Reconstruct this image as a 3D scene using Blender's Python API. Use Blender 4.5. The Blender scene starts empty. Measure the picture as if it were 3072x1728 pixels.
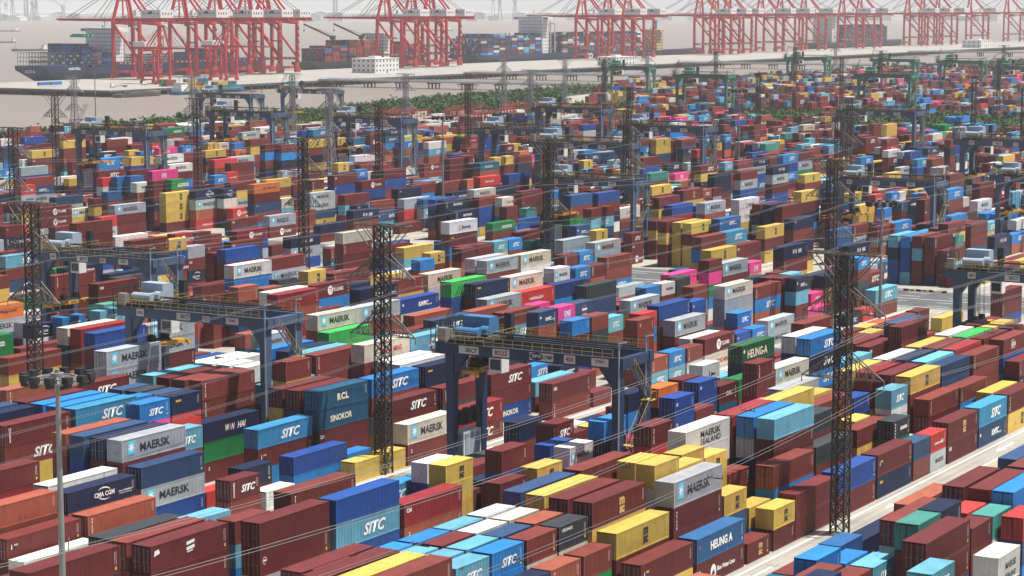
import bpy, math, random
import numpy as np
from mathutils import Vector, Matrix
PI = math.pi
R = math.radians
random.seed(7)
sc = bpy.context.scene
col = sc.collection

# ------------------------------------------------------------------ camera
CAM_H = 64.5
cam_data = bpy.data.cameras.new('camera')
cam_data.sensor_width = 36.0
cam_data.lens = 77.58
cam_data.clip_start = 1.0
cam_data.clip_end = 40000.0
cam = bpy.data.objects.new('camera', cam_data)
cam.location = (0, 0, CAM_H)
cam.rotation_euler = (R(90 - 7.283), 0, R(31.25 - 90))
col.objects.link(cam)
sc.camera = cam

# ------------------------------------------------------------------ sky, sun, exposure
SUN_EL, SUN_ROT = 69.0, 150.0
world = bpy.data.worlds.new('World')
sc.world = world
world.use_nodes = True
wn = world.node_tree
sky = wn.nodes.new('ShaderNodeTexSky')
sky.sky_type = 'NISHITA'
sky.sun_disc = False
sky.sun_elevation = R(SUN_EL)
sky.sun_rotation = R(SUN_ROT)
sky.air_density = 1.0
sky.dust_density = 2.5
sky.ozone_density = 1.0
wn.nodes['Background'].inputs['Strength'].default_value = 0.055
wn.links.new(sky.outputs['Color'], wn.nodes['Background'].inputs['Color'])

sun_data = bpy.data.lights.new('sun', 'SUN')
sun_data.energy = 5.0
sun_data.angle = R(0.6)
sun_data.color = (1.0, 0.955, 0.89)
sun = bpy.data.objects.new('sun', sun_data)
sdir = Vector((math.sin(R(SUN_ROT)) * math.cos(R(SUN_EL)), math.cos(R(SUN_ROT)) * math.cos(R(SUN_EL)), math.sin(R(SUN_EL))))
sun.rotation_euler = sdir.to_track_quat('Z', 'Y').to_euler()
sun.location = (0, 0, 400)
col.objects.link(sun)

sc.view_settings.view_transform = 'Standard'
sc.view_settings.look = 'None'
sc.view_settings.exposure = 0.62
sc.view_settings.gamma = 1.0
sc.cycles.use_denoising = True
sc.cycles.max_bounces = 6
sc.cycles.diffuse_bounces = 2
sc.cycles.glossy_bounces = 2
sc.cycles.volume_bounces = 1
sc.cycles.transparent_max_bounces = 8

# ------------------------------------------------------------------ materials
def new_mat(name):
    m = bpy.data.materials.new(name)
    m.use_nodes = True
    nt = m.node_tree
    return m, nt, nt.nodes['Principled BSDF']

def N(nt, kind, **kw):
    n = nt.nodes.new(kind)
    for k, v in kw.items():
        if k in n.inputs:
            n.inputs[k].default_value = v
        else:
            setattr(n, k, v)
    return n

MATS = {}
def plain(name, rgb, rough=0.6, metal=0.0, var=0.12, scale=0.6):
    """A painted or bare surface with a little uneven fading."""
    if name in MATS:
        return MATS[name]
    m, nt, b = new_mat(name)
    tc = N(nt, 'ShaderNodeTexCoord')
    no = N(nt, 'ShaderNodeTexNoise', Scale=scale, Detail=4.0)
    nt.links.new(tc.outputs['Object'], no.inputs['Vector'])
    mx = N(nt, 'ShaderNodeMix', data_type='RGBA')
    mx.inputs['A'].default_value = (*[c * (1 - var) for c in rgb], 1)
    mx.inputs['B'].default_value = (*[min(1, c * (1 + var)) for c in rgb], 1)
    nt.links.new(no.outputs['Fac'], mx.inputs['Factor'])
    nt.links.new(mx.outputs['Result'], b.inputs['Base Color'])
    b.inputs['Roughness'].default_value = rough
    b.inputs['Metallic'].default_value = metal
    MATS[name] = m
    return m

def container_paint(name, source, bump):
    """Painted corrugated steel: colour from the object (or face attribute), faded, stained and rusted in patches."""
    m, nt, b = new_mat(name)
    L = nt.links.new
    geo = N(nt, 'ShaderNodeNewGeometry')
    oi = N(nt, 'ShaderNodeObjectInfo')
    if source == 'object':
        colr = oi.outputs['Color']
    else:
        at = N(nt, 'ShaderNodeAttribute', attribute_name='Col')
        colr = at.outputs['Color']
    pos = geo.outputs['Position']
    n1 = N(nt, 'ShaderNodeTexNoise', Scale=0.55, Detail=5.0, Roughness=0.65)
    L(pos, n1.inputs['Vector'])
    # fade
    hs = N(nt, 'ShaderNodeHueSaturation')
    mr = N(nt, 'ShaderNodeMapRange')
    mr.inputs['From Min'].default_value = 0.3; mr.inputs['From Max'].default_value = 0.7
    mr.inputs['To Min'].default_value = 0.86; mr.inputs['To Max'].default_value = 1.16
    L(n1.outputs['Fac'], mr.inputs['Value'])
    L(mr.outputs['Result'], hs.inputs['Value'])
    hs.inputs['Saturation'].default_value = 0.97
    L(colr, hs.inputs['Color'])
    # vertical streaks of dirt
    mp = N(nt, 'ShaderNodeMapping')
    mp.inputs['Scale'].default_value = (2.6, 2.6, 0.12)
    L(pos, mp.inputs['Vector'])
    n2 = N(nt, 'ShaderNodeTexNoise', Scale=1.0, Detail=4.0, Roughness=0.7)
    L(mp.outputs['Vector'], n2.inputs['Vector'])
    r2 = N(nt, 'ShaderNodeValToRGB')
    r2.color_ramp.elements[0].position = 0.58; r2.color_ramp.elements[0].color = (0, 0, 0, 1)
    r2.color_ramp.elements[1].position = 0.80; r2.color_ramp.elements[1].color = (0.40, 0.40, 0.40, 1)
    L(n2.outputs['Fac'], r2.inputs['Fac'])
    mx = N(nt, 'ShaderNodeMix', data_type='RGBA')
    L(r2.outputs['Color'], mx.inputs['Factor'])
    L(hs.outputs['Color'], mx.inputs['A'])
    mx.inputs['B'].default_value = (0.10, 0.075, 0.06, 1)
    # rust and scuffs
    n3 = N(nt, 'ShaderNodeTexNoise', Scale=1.7, Detail=8.0, Roughness=0.72)
    L(pos, n3.inputs['Vector'])
    r3 = N(nt, 'ShaderNodeValToRGB')
    r3.color_ramp.elements[0].position = 0.655; r3.color_ramp.elements[0].color = (0, 0, 0, 1)
    r3.color_ramp.elements[1].position = 0.70; r3.color_ramp.elements[1].color = (0.75, 0.75, 0.75, 1)
    L(n3.outputs['Fac'], r3.inputs['Fac'])
    mx2 = N(nt, 'ShaderNodeMix', data_type='RGBA')
    L(r3.outputs['Color'], mx2.inputs['Factor'])
    L(mx.outputs['Result'], mx2.inputs['A'])
    mx2.inputs['B'].default_value = (0.13, 0.055, 0.03, 1)
    # dark scuffs, mostly on the roofs
    n4 = N(nt, 'ShaderNodeTexNoise', Scale=0.8, Detail=6.0, Roughness=0.7)
    mp4 = N(nt, 'ShaderNodeMapping'); mp4.inputs['Scale'].default_value = (0.6, 1.6, 1.0); mp4.inputs['Location'].default_value = (37, 11, 5)
    L(pos, mp4.inputs['Vector']); L(mp4.outputs['Vector'], n4.inputs['Vector'])
    r4 = N(nt, 'ShaderNodeValToRGB')
    r4.color_ramp.elements[0].position = 0.62; r4.color_ramp.elements[0].color = (0, 0, 0, 1)
    r4.color_ramp.elements[1].position = 0.68; r4.color_ramp.elements[1].color = (0.5, 0.5, 0.5, 1)
    L(n4.outputs['Fac'], r4.inputs['Fac'])
    mx5 = N(nt, 'ShaderNodeMix', data_type='RGBA'); L(r4.outputs['Color'], mx5.inputs['Factor']); L(mx2.outputs['Result'], mx5.inputs['A'])
    mx5.inputs['B'].default_value = (0.055, 0.05, 0.05, 1)
    L(mx5.outputs['Result'], b.inputs['Base Color'])
    b.inputs['Roughness'].default_value = 0.55
    b.inputs['Specular IOR Level'].default_value = 0.3
    if bump:
        sx = N(nt, 'ShaderNodeSeparateXYZ'); L(pos, sx.inputs['Vector'])
        sn = N(nt, 'ShaderNodeSeparateXYZ'); L(geo.outputs['Normal'], sn.inputs['Vector'])
        def wave(comp):
            a = N(nt, 'ShaderNodeMath', operation='MULTIPLY'); L(sx.outputs[comp], a.inputs[0]); a.inputs[1].default_value = 2 * PI / 0.278
            s = N(nt, 'ShaderNodeMath', operation='SINE'); L(a.outputs[0], s.inputs[0])
            return s.outputs[0]
        ax = N(nt, 'ShaderNodeMath', operation='ABSOLUTE'); L(sn.outputs['X'], ax.inputs[0])
        az = N(nt, 'ShaderNodeMath', operation='ABSOLUTE'); L(sn.outputs['Z'], az.inputs[0])
        ay = N(nt, 'ShaderNodeMath', operation='ABSOLUTE'); L(sn.outputs['Y'], ay.inputs[0])
        p = N(nt, 'ShaderNodeMath', operation='MULTIPLY'); L(wave('X'), p.inputs[0]); L(ay.outputs[0], p.inputs[1])
        q = N(nt, 'ShaderNodeMath', operation='MULTIPLY'); L(wave('Y'), q.inputs[0]); L(ax.outputs[0], q.inputs[1])
        sm = N(nt, 'ShaderNodeMath', operation='ADD'); L(p.outputs[0], sm.inputs[0]); L(q.outputs[0], sm.inputs[1])
        bp = N(nt, 'ShaderNodeBump', Strength=0.55, Distance=0.03)
        L(sm.outputs[0], bp.inputs['Height'])
        L(bp.outputs['Normal'], b.inputs['Normal'])
    MATS[name] = m
    return m

M_BOX = container_paint('container_paint', 'object', False)
M_MASS = container_paint('container_paint_mass', 'attr', True)
def attr_print():
    m, nt, b = new_mat('print_mass')
    at = N(nt, 'ShaderNodeAttribute', attribute_name='Col')
    nt.links.new(at.outputs['Color'], b.inputs['Base Color'])
    b.inputs['Roughness'].default_value = 0.6
    return m
M_PRINT = attr_print()

# ------------------------------------------------------------------ helpers
class MB:
    """Collects boxes, bars and tubes; build() links them as one mesh object."""
    def __init__(s): s.v = []; s.f = []
    def box(s, x0, y0, z0, x1, y1, z1):
        k = len(s.v)
        s.v += [(x, y, z) for z in (z0, z1) for y in (y0, y1) for x in (x0, x1)]
        s.f += [tuple(k + i for i in q) for q in ((0, 2, 3, 1), (4, 5, 7, 6), (0, 1, 5, 4), (2, 6, 7, 3), (0, 4, 6, 2), (1, 3, 7, 5))]
        return s
    def bar(s, a, b, w, h=None):
        """rectangular bar from a to b, w by h across"""
        h = w if h is None else h
        a = Vector(a); b = Vector(b); d = (b - a).normalized()
        up = Vector((0, 0, 1)) if abs(d.z) < 0.95 else Vector((1, 0, 0))
        sd = d.cross(up).normalized(); up = sd.cross(d)
        k = len(s.v)
        for p in (a, b):
            for i, j in ((-1, -1), (1, -1), (1, 1), (-1, 1)):
                s.v.append(tuple(p + sd * (w / 2 * i) + up * (h / 2 * j)))
        s.f += [(k, k + 3, k + 2, k + 1), (k + 4, k + 5, k + 6, k + 7)] + [(k + i, k + (i + 1) % 4, k + 4 + (i + 1) % 4, k + 4 + i) for i in range(4)]
        return s
    def taper(s, a, b, wa, wb, ha=None, hb=None):
        ha = wa if ha is None else ha; hb = wb if hb is None else hb
        k = len(s.v)
        for p, w, h in ((a, wa, ha), (b, wb, hb)):
            for i, j in ((-1, -1), (1, -1), (1, 1), (-1, 1)):
                s.v.append((p[0] + w / 2 * i, p[1] + h / 2 * j, p[2]))
        s.f += [(k, k + 3, k + 2, k + 1), (k + 4, k + 5, k + 6, k + 7)] + [(k + i, k + (i + 1) % 4, k + 4 + (i + 1) % 4, k + 4 + i) for i in range(4)]
        return s
    def tube(s, a, b, r, n=8, r2=None):
        r2 = r if r2 is None else r2
        a = Vector(a); b = Vector(b); d = (b - a).normalized()
        up = Vector((0, 0, 1)) if abs(d.z) < 0.95 else Vector((1, 0, 0))
        sd = d.cross(up).normalized(); up = sd.cross(d)
        k = len(s.v)
        for p, q in ((a, r), (b, r2)):
            for i in range(n):
                t = 2 * PI * i / n
                s.v.append(tuple(p + sd * (q * math.cos(t)) + up * (q * math.sin(t))))
        s.f += [(k + i, k + (i + 1) % n, k + n + (i + 1) % n, k + n + i) for i in range(n)]
        s.f += [tuple(k + i for i in range(n - 1, -1, -1)), tuple(k + n + i for i in range(n))]
        return s
    def prism(s, pts, axis, a, b):
        """polygon given in the two other axes, extruded along axis from a to b"""
        k = len(s.v); n = len(pts)
        for t in (a, b):
            for p, q in pts:
                s.v.append({'x': (t, p, q), 'y': (p, t, q), 'z': (p, q, t)}[axis])
        s.f += [tuple(k + i for i in range(n)), tuple(k + n + i for i in range(n - 1, -1, -1))]
        s.f += [(k + i, k + n + i, k + n + (i + 1) % n, k + (i + 1) % n) for i in range(n)]
        return s
    def mesh(s, name, mat):
        me = bpy.data.meshes.new(name)
        me.from_pydata(s.v, [], s.f)
        me.materials.append(mat)
        bm_fix(me)
        return me
    def build(s, name, mat, parent=None, loc=(0, 0, 0)):
        return link(name, s.mesh(name, mat), parent, loc)

import bmesh
def bm_fix(me):
    bm = bmesh.new(); bm.from_mesh(me)
    bmesh.ops.recalc_face_normals(bm, faces=bm.faces)
    bm.to_mesh(me); bm.free()

def link(name, data, parent=None, loc=(0, 0, 0)):
    o = bpy.data.objects.new(name, data)
    col.objects.link(o)
    o.location = loc
    if parent is not None:
        o.parent = parent
    return o

def thing(name, label, cat, loc=(0, 0, 0), rotz=0.0, group=None, scale=1.0):
    o = bpy.data.objects.new(name, None)
    o.empty_display_size = 1.0
    col.objects.link(o)
    o.location = loc; o.rotation_euler = (0, 0, rotz); o.scale = (scale,) * 3
    return tag(o, label, cat, group)

def tag(o, label, cat, group=None):
    o['label'] = label; o['category'] = cat
    if group: o['group'] = group
    return o

def struct(name, me, mat=None):
    o = link(name, me)
    o['kind'] = 'structure'
    return o

def dup(root, loc, rotz=0.0, label=None, group=None, scale=None):
    def rec(o, parent):
        c = o.copy(); col.objects.link(c); c.parent = parent
        for ch in kids.get(o, ()):
            rec(ch, c)
        return c
    kids = {}
    def scan(o):
        kids[o] = list(o.children)
        for c in kids[o]: scan(c)
    scan(root)
    r = rec(root, None)
    r.location = loc; r.rotation_euler = (0, 0, rotz)
    if scale: r.scale = (scale,) * 3
    if label: r['label'] = label
    if group: r['group'] = group
    return r

def sheet(name, pts, z, mat, kind='structure'):
    me = bpy.data.meshes.new(name)
    me.from_pydata([(x, y, z) for x, y in pts], [], [tuple(range(len(pts)))])
    me.materials.append(mat)
    bm_fix(me)
    if me.polygons[0].normal.z < 0:
        me.flip_normals()
    o = link(name, me)
    if kind: o['kind'] = kind
    return o

# flat lettering -------------------------------------------------------
_tx = {}
def text_mesh(s, w, h, shear=0.0, bold=0.012, vertical=False, space=1.0):
    """Lettering in the local XZ plane facing -Y, fitted to w by h, lower left corner at the origin."""
    key = (s, round(w, 3), round(h, 3), shear, bold, vertical, space)
    if key in _tx: return _tx[key]
    cu = bpy.data.curves.new('lettering', 'FONT')
    cu.body = '\n'.join(s) if vertical else s
    if vertical: cu.align_x = 'CENTER'; cu.space_line = 0.82
    cu.shear = shear; cu.offset = bold; cu.resolution_u = 2; cu.space_character = space
    ob = bpy.data.objects.new('lettering', cu); col.objects.link(ob)
    dg = bpy.context.evaluated_depsgraph_get()
    me = bpy.data.meshes.new_from_object(ob.evaluated_get(dg))
    bpy.data.objects.remove(ob); bpy.data.curves.remove(cu)
    n = len(me.vertices)
    co = np.zeros(n * 3); me.vertices.foreach_get('co', co); co = co.reshape(-1, 3)
    lo = co.min(0); hi = co.max(0)
    p = np.zeros((n, 3))
    p[:, 0] = (co[:, 0] - lo[0]) / max(hi[0] - lo[0], 1e-6) * w
    p[:, 2] = (co[:, 1] - lo[1]) / max(hi[1] - lo[1], 1e-6) * h
    me.vertices.foreach_set('co', p.ravel())
    me.update()
    me.name = 'lettering'
    _tx[key] = me
    return me
def with_mat(me, mat):
    key = (me.name, mat.name)
    if key not in _tx:
        c = me.copy(); c.materials.clear(); c.materials.append(mat); _tx[key] = c
    return _tx[key]

# ================================================================== SETTING
def concrete_mat(name, base, dark, scale=0.08):
    m, nt, b = new_mat(name)
    L = nt.links.new
    geo = N(nt, 'ShaderNodeNewGeometry')
    n1 = N(nt, 'ShaderNodeTexNoise', Scale=scale, Detail=8.0, Roughness=0.65)
    L(geo.outputs['Position'], n1.inputs['Vector'])
    mp = N(nt, 'ShaderNodeMapping'); mp.inputs['Scale'].default_value = (0.03, 0.9, 1)
    L(geo.outputs['Position'], mp.inputs['Vector'])
    n2 = N(nt, 'ShaderNodeTexNoise', Scale=1.0, Detail=5.0, Roughness=0.6)     # tyre marks along the lanes
    L(mp.outputs['Vector'], n2.inputs['Vector'])
    r2 = N(nt, 'ShaderNodeMapRange'); r2.inputs['From Min'].default_value = 0.48; r2.inputs['From Max'].default_value = 0.68
    L(n2.outputs['Fac'], r2.inputs['Value'])
    mx = N(nt, 'ShaderNodeMix', data_type='RGBA')
    mx.inputs['A'].default_value = (*base, 1); mx.inputs['B'].default_value = (*dark, 1)
    r1 = N(nt, 'ShaderNodeMapRange'); r1.inputs['From Min'].default_value = 0.35; r1.inputs['From Max'].default_value = 0.75
    L(n1.outputs['Fac'], r1.inputs['Value'])
    L(r1.outputs['Result'], mx.inputs['Factor'])
    mx2 = N(nt, 'ShaderNodeMix', data_type='RGBA')
    ml = N(nt, 'ShaderNodeMath', operation='MULTIPLY'); L(r2.outputs['Result'], ml.inputs[0]); ml.inputs[1].default_value = 0.55
    L(ml.outputs[0], mx2.inputs['Factor']); L(mx.outputs['Result'], mx2.inputs['A'])
    mx2.inputs['B'].default_value = (*[c * 0.55 for c in dark], 1)
    # slab joints every five metres
    sx = N(nt, 'ShaderNodeSeparateXYZ'); L(geo.outputs['Position'], sx.inputs['Vector'])
    def joint(c):
        a = N(nt, 'ShaderNodeMath', operation='MODULO'); L(sx.outputs[c], a.inputs[0]); a.inputs[1].default_value = 5.0
        g = N(nt, 'ShaderNodeMath', operation='LESS_THAN'); L(a.outputs[0], g.inputs[0]); g.inputs[1].default_value = 0.06
        return g.outputs[0]
    jm = N(nt, 'ShaderNodeMath', operation='MAXIMUM'); L(joint('X'), jm.inputs[0]); L(joint('Y'), jm.inputs[1])
    jf = N(nt, 'ShaderNodeMath', operation='MULTIPLY'); L(jm.outputs[0], jf.inputs[0]); jf.inputs[1].default_value = 0.5
    mx3 = N(nt, 'ShaderNodeMix', data_type='RGBA'); L(jf.outputs[0], mx3.inputs['Factor']); L(mx2.outputs['Result'], mx3.inputs['A'])
    mx3.inputs['B'].default_value = (*[c * 0.45 for c in dark], 1)
    L(mx3.outputs['Result'], b.inputs['Base Color'])
    b.inputs['Roughness'].default_value = 0.9
    MATS[name] = m
    return m
M_CONC = concrete_mat('yard_concrete', (0.36, 0.335, 0.29), (0.25, 0.235, 0.205))
M_ASPH = plain('asphalt', (0.085, 0.088, 0.09), 0.9, 0, 0.25, 0.2)
M_LINEW = plain('road_paint_white', (0.72, 0.72, 0.70), 0.8, 0, 0.2, 1.0)
M_LINEY = plain('road_paint_yellow', (0.55, 0.36, 0.08), 0.8, 0, 0.25, 1.0)

def land_mat():
    m, nt, b = new_mat('shore_soil')
    geo = N(nt, 'ShaderNodeNewGeometry')
    n1 = N(nt, 'ShaderNodeTexNoise', Scale=0.02, Detail=8.0, Roughness=0.7)
    nt.links.new(geo.outputs['Position'], n1.inputs['Vector'])
    r = N(nt, 'ShaderNodeValToRGB')
    r.color_ramp.elements[0].position = 0.35; r.color_ramp.elements[0].color = (0.035, 0.06, 0.02, 1)
    r.color_ramp.elements[1].position = 0.7; r.color_ramp.elements[1].color = (0.10, 0.105, 0.05, 1)
    nt.links.new(n1.outputs['Fac'], r.inputs['Fac'])
    nt.links.new(r.outputs['Color'], b.inputs['Base Color'])
    b.inputs['Roughness'].default_value = 0.95
    return m
M_LAND = land_mat()

# land: one sheet with a bank down into the river
SHORE = 832.0
me = bpy.data.meshes.new('terrain')
me.from_pydata([(-1500, -3000, -0.3), (6000, -3000, -0.3), (6000, SHORE - 8, -0.3), (-1500, SHORE - 8, -0.3), (6000, SHORE, -5.0), (-1500, SHORE, -5.0)], [], [(0, 1, 2, 3), (3, 2, 4, 5)])
me.materials.append(M_LAND); struct('terrain', me)

# river water out to the horizon
def water_mat():
    m, nt, b = new_mat('river_water')
    geo = N(nt, 'ShaderNodeNewGeometry')
    n0 = N(nt, 'ShaderNodeTexNoise', Scale=0.0035, Detail=4.0)
    nt.links.new(geo.outputs['Position'], n0.inputs['Vector'])
    mx = N(nt, 'ShaderNodeMix', data_type='RGBA')
    mx.inputs['A'].default_value = (0.20, 0.168, 0.140, 1); mx.inputs['B'].default_value = (0.245, 0.208, 0.176, 1)
    nt.links.new(n0.outputs['Fac'], mx.inputs['Factor'])
    nt.links.new(mx.outputs['Result'], b.inputs['Base Color'])
    n1 = N(nt, 'ShaderNodeTexNoise', Scale=0.35, Detail=6.0, Roughness=0.6)
    nt.links.new(geo.outputs['Position'], n1.inputs['Vector'])
    bp = N(nt, 'ShaderNodeBump', Strength=0.5, Distance=0.5)
    nt.links.new(n1.outputs['Fac'], bp.inputs['Height'])
    nt.links.new(bp.outputs['Normal'], b.inputs['Normal'])
    b.inputs['Roughness'].default_value = 0.38
    b.inputs['Specular IOR Level'].default_value = 0.4
    return m
sheet('river', [(-3000, 600), (26000, 600), (26000, 26000), (-3000, 26000)], -4.0, water_mat())

# concrete yard, its cross road and lanes
sheet('container_yard', [(-200, -600), (1014, -600), (1014, 340), (988, 398), (1032, 451), (1060, 500), (1084, 541), (1082, 600), (1080, 640), (1040, 690), (960, 705), (870, 700), (790, 712), (600, 720), (-200, 720)], 0.0, M_CONC)
sheet('rear_container_yard', [(1192, -600), (2000, -600), (2000, 660), (1960, 735), (1800, 790), (1500, 812), (1375, 790), (1205, 690)], 0.0, M_CONC)
sheet('cross_road', [(448, -600), (477, -600), (477, 180), (486, 330), (482, 715), (448, 715)], 0.004, M_ASPH)
mk = 0.008
w = MB(); yl = MB()
def hline(mb, x0, x1, y, t):
    mb.box(x0, y - t / 2, mk - 0.003, x1, y + t / 2, mk)
for y0 in (106.6, 171.3, 232.6, 289.3, 346.0):
    for (a, b_) in ((-60, 446), (490, 960)):
        hline(w, a, b_, y0 - 1.15, 0.28)
        hline(w, a, b_, y0 - 4.7, 0.22)
        hline(yl, a, b_, y0 - 5.3, 0.2)
        hline(yl, a, b_, y0 - 6.3, 0.2)
        x = a
        while x < b_:
            hline(w, x, min(x + 4, b_), y0 - 8.4, 0.18); x += 10
        hline(w, a, b_, y0 - 10.7, 0.22)
    for x in range(-40, 446, 43):
        hline(w, x + 6 - 0.1, x + 11, y0 - 2.85, 0.35)
        k = len(w.v)
        w.v += [(x + 6, y0 - 3.5, mk), (x + 6, y0 - 2.2, mk), (x + 3, y0 - 2.85, mk)]; w.f += [(k, k + 1, k + 2)]
for X in (452, 458, 466, 472):                     # lane dashes on the cross road
    y = -100
    while y < 700:
        w.box(X - 0.12, y, mk - 0.003, X + 0.12, y + 5, mk); y += 12
for X in (449.5, 462, 475.5):
    w.box(X - 0.15, -200, mk - 0.003, X + 0.15, 700, mk)
o = w.build('road_marking_white', M_LINEW); o['kind'] = 'structure'
o = yl.build('road_marking_yellow', M_LINEY); o['kind'] = 'structure'

# ------------------------------------------------------------------ far bank
M_FAR = plain('far_bank_land', (0.10, 0.13, 0.09), 0.9)
me = bpy.data.meshes.new('far_bank')
pts = [(1500, 12500), (4500, 9200), (6500, 8100), (9500, 6300), (13500, 4200), (18000, 9000), (9000, 17000)]
me.from_pydata([(x, y, -4.5) for x, y in pts] + [(x * 1.004, y * 1.004, 3.0) for x, y in pts], [], [tuple(7 + i for i in range(7))] + [(i, (i + 1) % 7, 7 + (i + 1) % 7, 7 + i) for i in range(7)])
me.materials.append(M_FAR); bm_fix(me); struct('far_bank', me)

# ================================================================== CONTAINERS
COL = dict(m=(.135, .022, .022), mr=(.185, .036, .027), rm=(.26, .020, .024), o=(.33, .085, .048), rd=(.50, .030, .028), pk=(.66, .035, .22),
           y=(.56, .375, .070), b=(.008, .185, .50), lb=(.115, .36, .47), lc=(.030, .235, .42), cb=(.010, .060, .27), db=(.011, .020, .060), sb=(.026, .066, .150),
           sn=(.016, .042, .105), sp=(.014, .092, .180), b2=(.018, .105, .27), g=(.36, .385, .415), g2=(.26, .32, .34), w=(.62, .62, .60), cr=(.56, .52, .42),
           gn=(.010, .190, .050), gd=(.012, .098, .038), ge=(.030, .40, .075), tl=(.055, .255, .215), dg=(.042, .050, .058), cn=(.014, .040, .155), br=(.20, .10, .07))
COL['or'] = (.62, .15, .018)
CNAME = dict(m='maroon', mr='brick red', rm='crimson', o='terracotta', rd='bright red', pk='magenta', y='mustard yellow', b='bright blue', lb='pale sky blue', lc='azure blue',
             cb='royal blue', db='navy', sb='slate blue', sn='dark steel blue', sp='petrol blue', b2='mid blue', g='light grey', g2='silver grey', w='white', cr='cream',
             gn='green', gd='dark green', ge='vivid green', tl='mint green', dg='charcoal grey', cn='indigo', br='brown')
CNAME['or'] = 'orange'
LOOK = dict(SI='with big slanted white letters', MA='with black block lettering and star badge', ML='with plain black block lettering', SL='with two lines of black lettering',
            MS='with stacked three-letter mark', TR='with a column of small white letters', UE='with three white letters in a column', SU='with slanted white letters and a column of letters',
            CA='with a small white corner mark', TE='with one small white sign', TS='with a white disc and white lettering', KM='with bold white four-letter name', ON='with three square white letters',
            WH='with outlined two-word name', SK='with wide cream lettering', RC='with three serif letters', CM='with white arcs round its name', HB='with bold white two-word name', HE='with tall cream serif lettering',
            EV='with a white lettered band', HL='with dark blue lettering', HS='with white lettering and a swallow mark', YM='with red lettering', SE='with a small yellow corner name', MD='with two small white letters',
            BX='with a white bracketed name', OS='with three spaced letters', AC='with white lettering and red dash', KK='with a black scrawled name', BE='with a small lighthouse badge', UB='with small white panels',
            GE='with a small pale ring mark', BW='with a round white crest and name', CR='with a small white maker name', BT='with spaced white marks', RL='with a ringed coloured emblem', IN='with red swirl and dark name', SN='with white capitals and a column mark')
PW = plain('print_white', (0.78, 0.78, 0.76), 0.6, 0, 0.06)
PK = plain('print_black', (0.022, 0.024, 0.03), 0.6)
PY = plain('print_yellow', (0.62, 0.40, 0.05), 0.6)
PR = plain('print_red', (0.45, 0.03, 0.03), 0.6)
PC = plain('print_cream', (0.72, 0.68, 0.52), 0.6)
PG = plain('print_gold', (0.55, 0.36, 0.14), 0.6)
PB = plain('print_sky', (0.10, 0.48, 0.66), 0.6)
PD = plain('print_navy', (0.015, 0.02, 0.12), 0.6)
PN = plain('print_green', (0.05, 0.30, 0.12), 0.6)
PP = plain('print_pink', (0.60, 0.12, 0.25), 0.6)
M_ROD = plain('galvanised_rod', (0.30, 0.31, 0.32), 0.45, 0.5)
M_FRAME_DARK = plain('door_gasket', (0.02, 0.02, 0.022), 0.7)
CH = 2.6                                            # modelled height; objects are scaled to their own

def flat_mesh(name, polys):
    v = []; f = []
    for p in polys:
        k = len(v); v += [(x, 0.0, z) for x, z in p]; f.append(tuple(range(k, k + len(p))))
    me = bpy.data.meshes.new(name); me.from_pydata(v, [], f)
    for pl in me.polygons:
        pass
    bm_flat(me)
    return me
def bm_flat(me):
    bm = bmesh.new(); bm.from_mesh(me); bm.normal_update()
    for fc in bm.faces:
        if fc.normal.y > 0: fc.normal_flip()
    bm.to_mesh(me); bm.free()
def ring(cx, cz, r, n=20, rx=None):
    rx = rx or r
    return [(cx + rx * math.cos(2 * PI * i / n), cz + r * math.sin(2 * PI * i / n)) for i in range(n)]
def band(cx, cz, r0, r1, a0, a1, n=10, taper=True):
    """curved stroke between two angles"""
    out = []; inn = []
    for i in range(n + 1):
        t = i / n; a = R(a0 + (a1 - a0) * t)
        w_ = (r1 - r0) * (math.sin(PI * min(1, 0.15 + 0.85 * t)) if taper else 1)
        out.append((cx + (r0 + w_) * math.cos(a), cz + (r0 + w_) * math.sin(a))); inn.append((cx + r0 * math.cos(a), cz + r0 * math.sin(a)))
    return out + inn[::-1]
def star(cx, cz, r, n=7, q=0.42):
    return [(cx + (r if i % 2 == 0 else r * q) * math.sin(PI * i / n), cz + (r if i % 2 == 0 else r * q) * math.cos(PI * i / n)) for i in range(2 * n)]
_fm = {}
def flat(key, polys):
    if key not in _fm: _fm[key] = flat_mesh(key, polys)
    return _fm[key]

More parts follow.
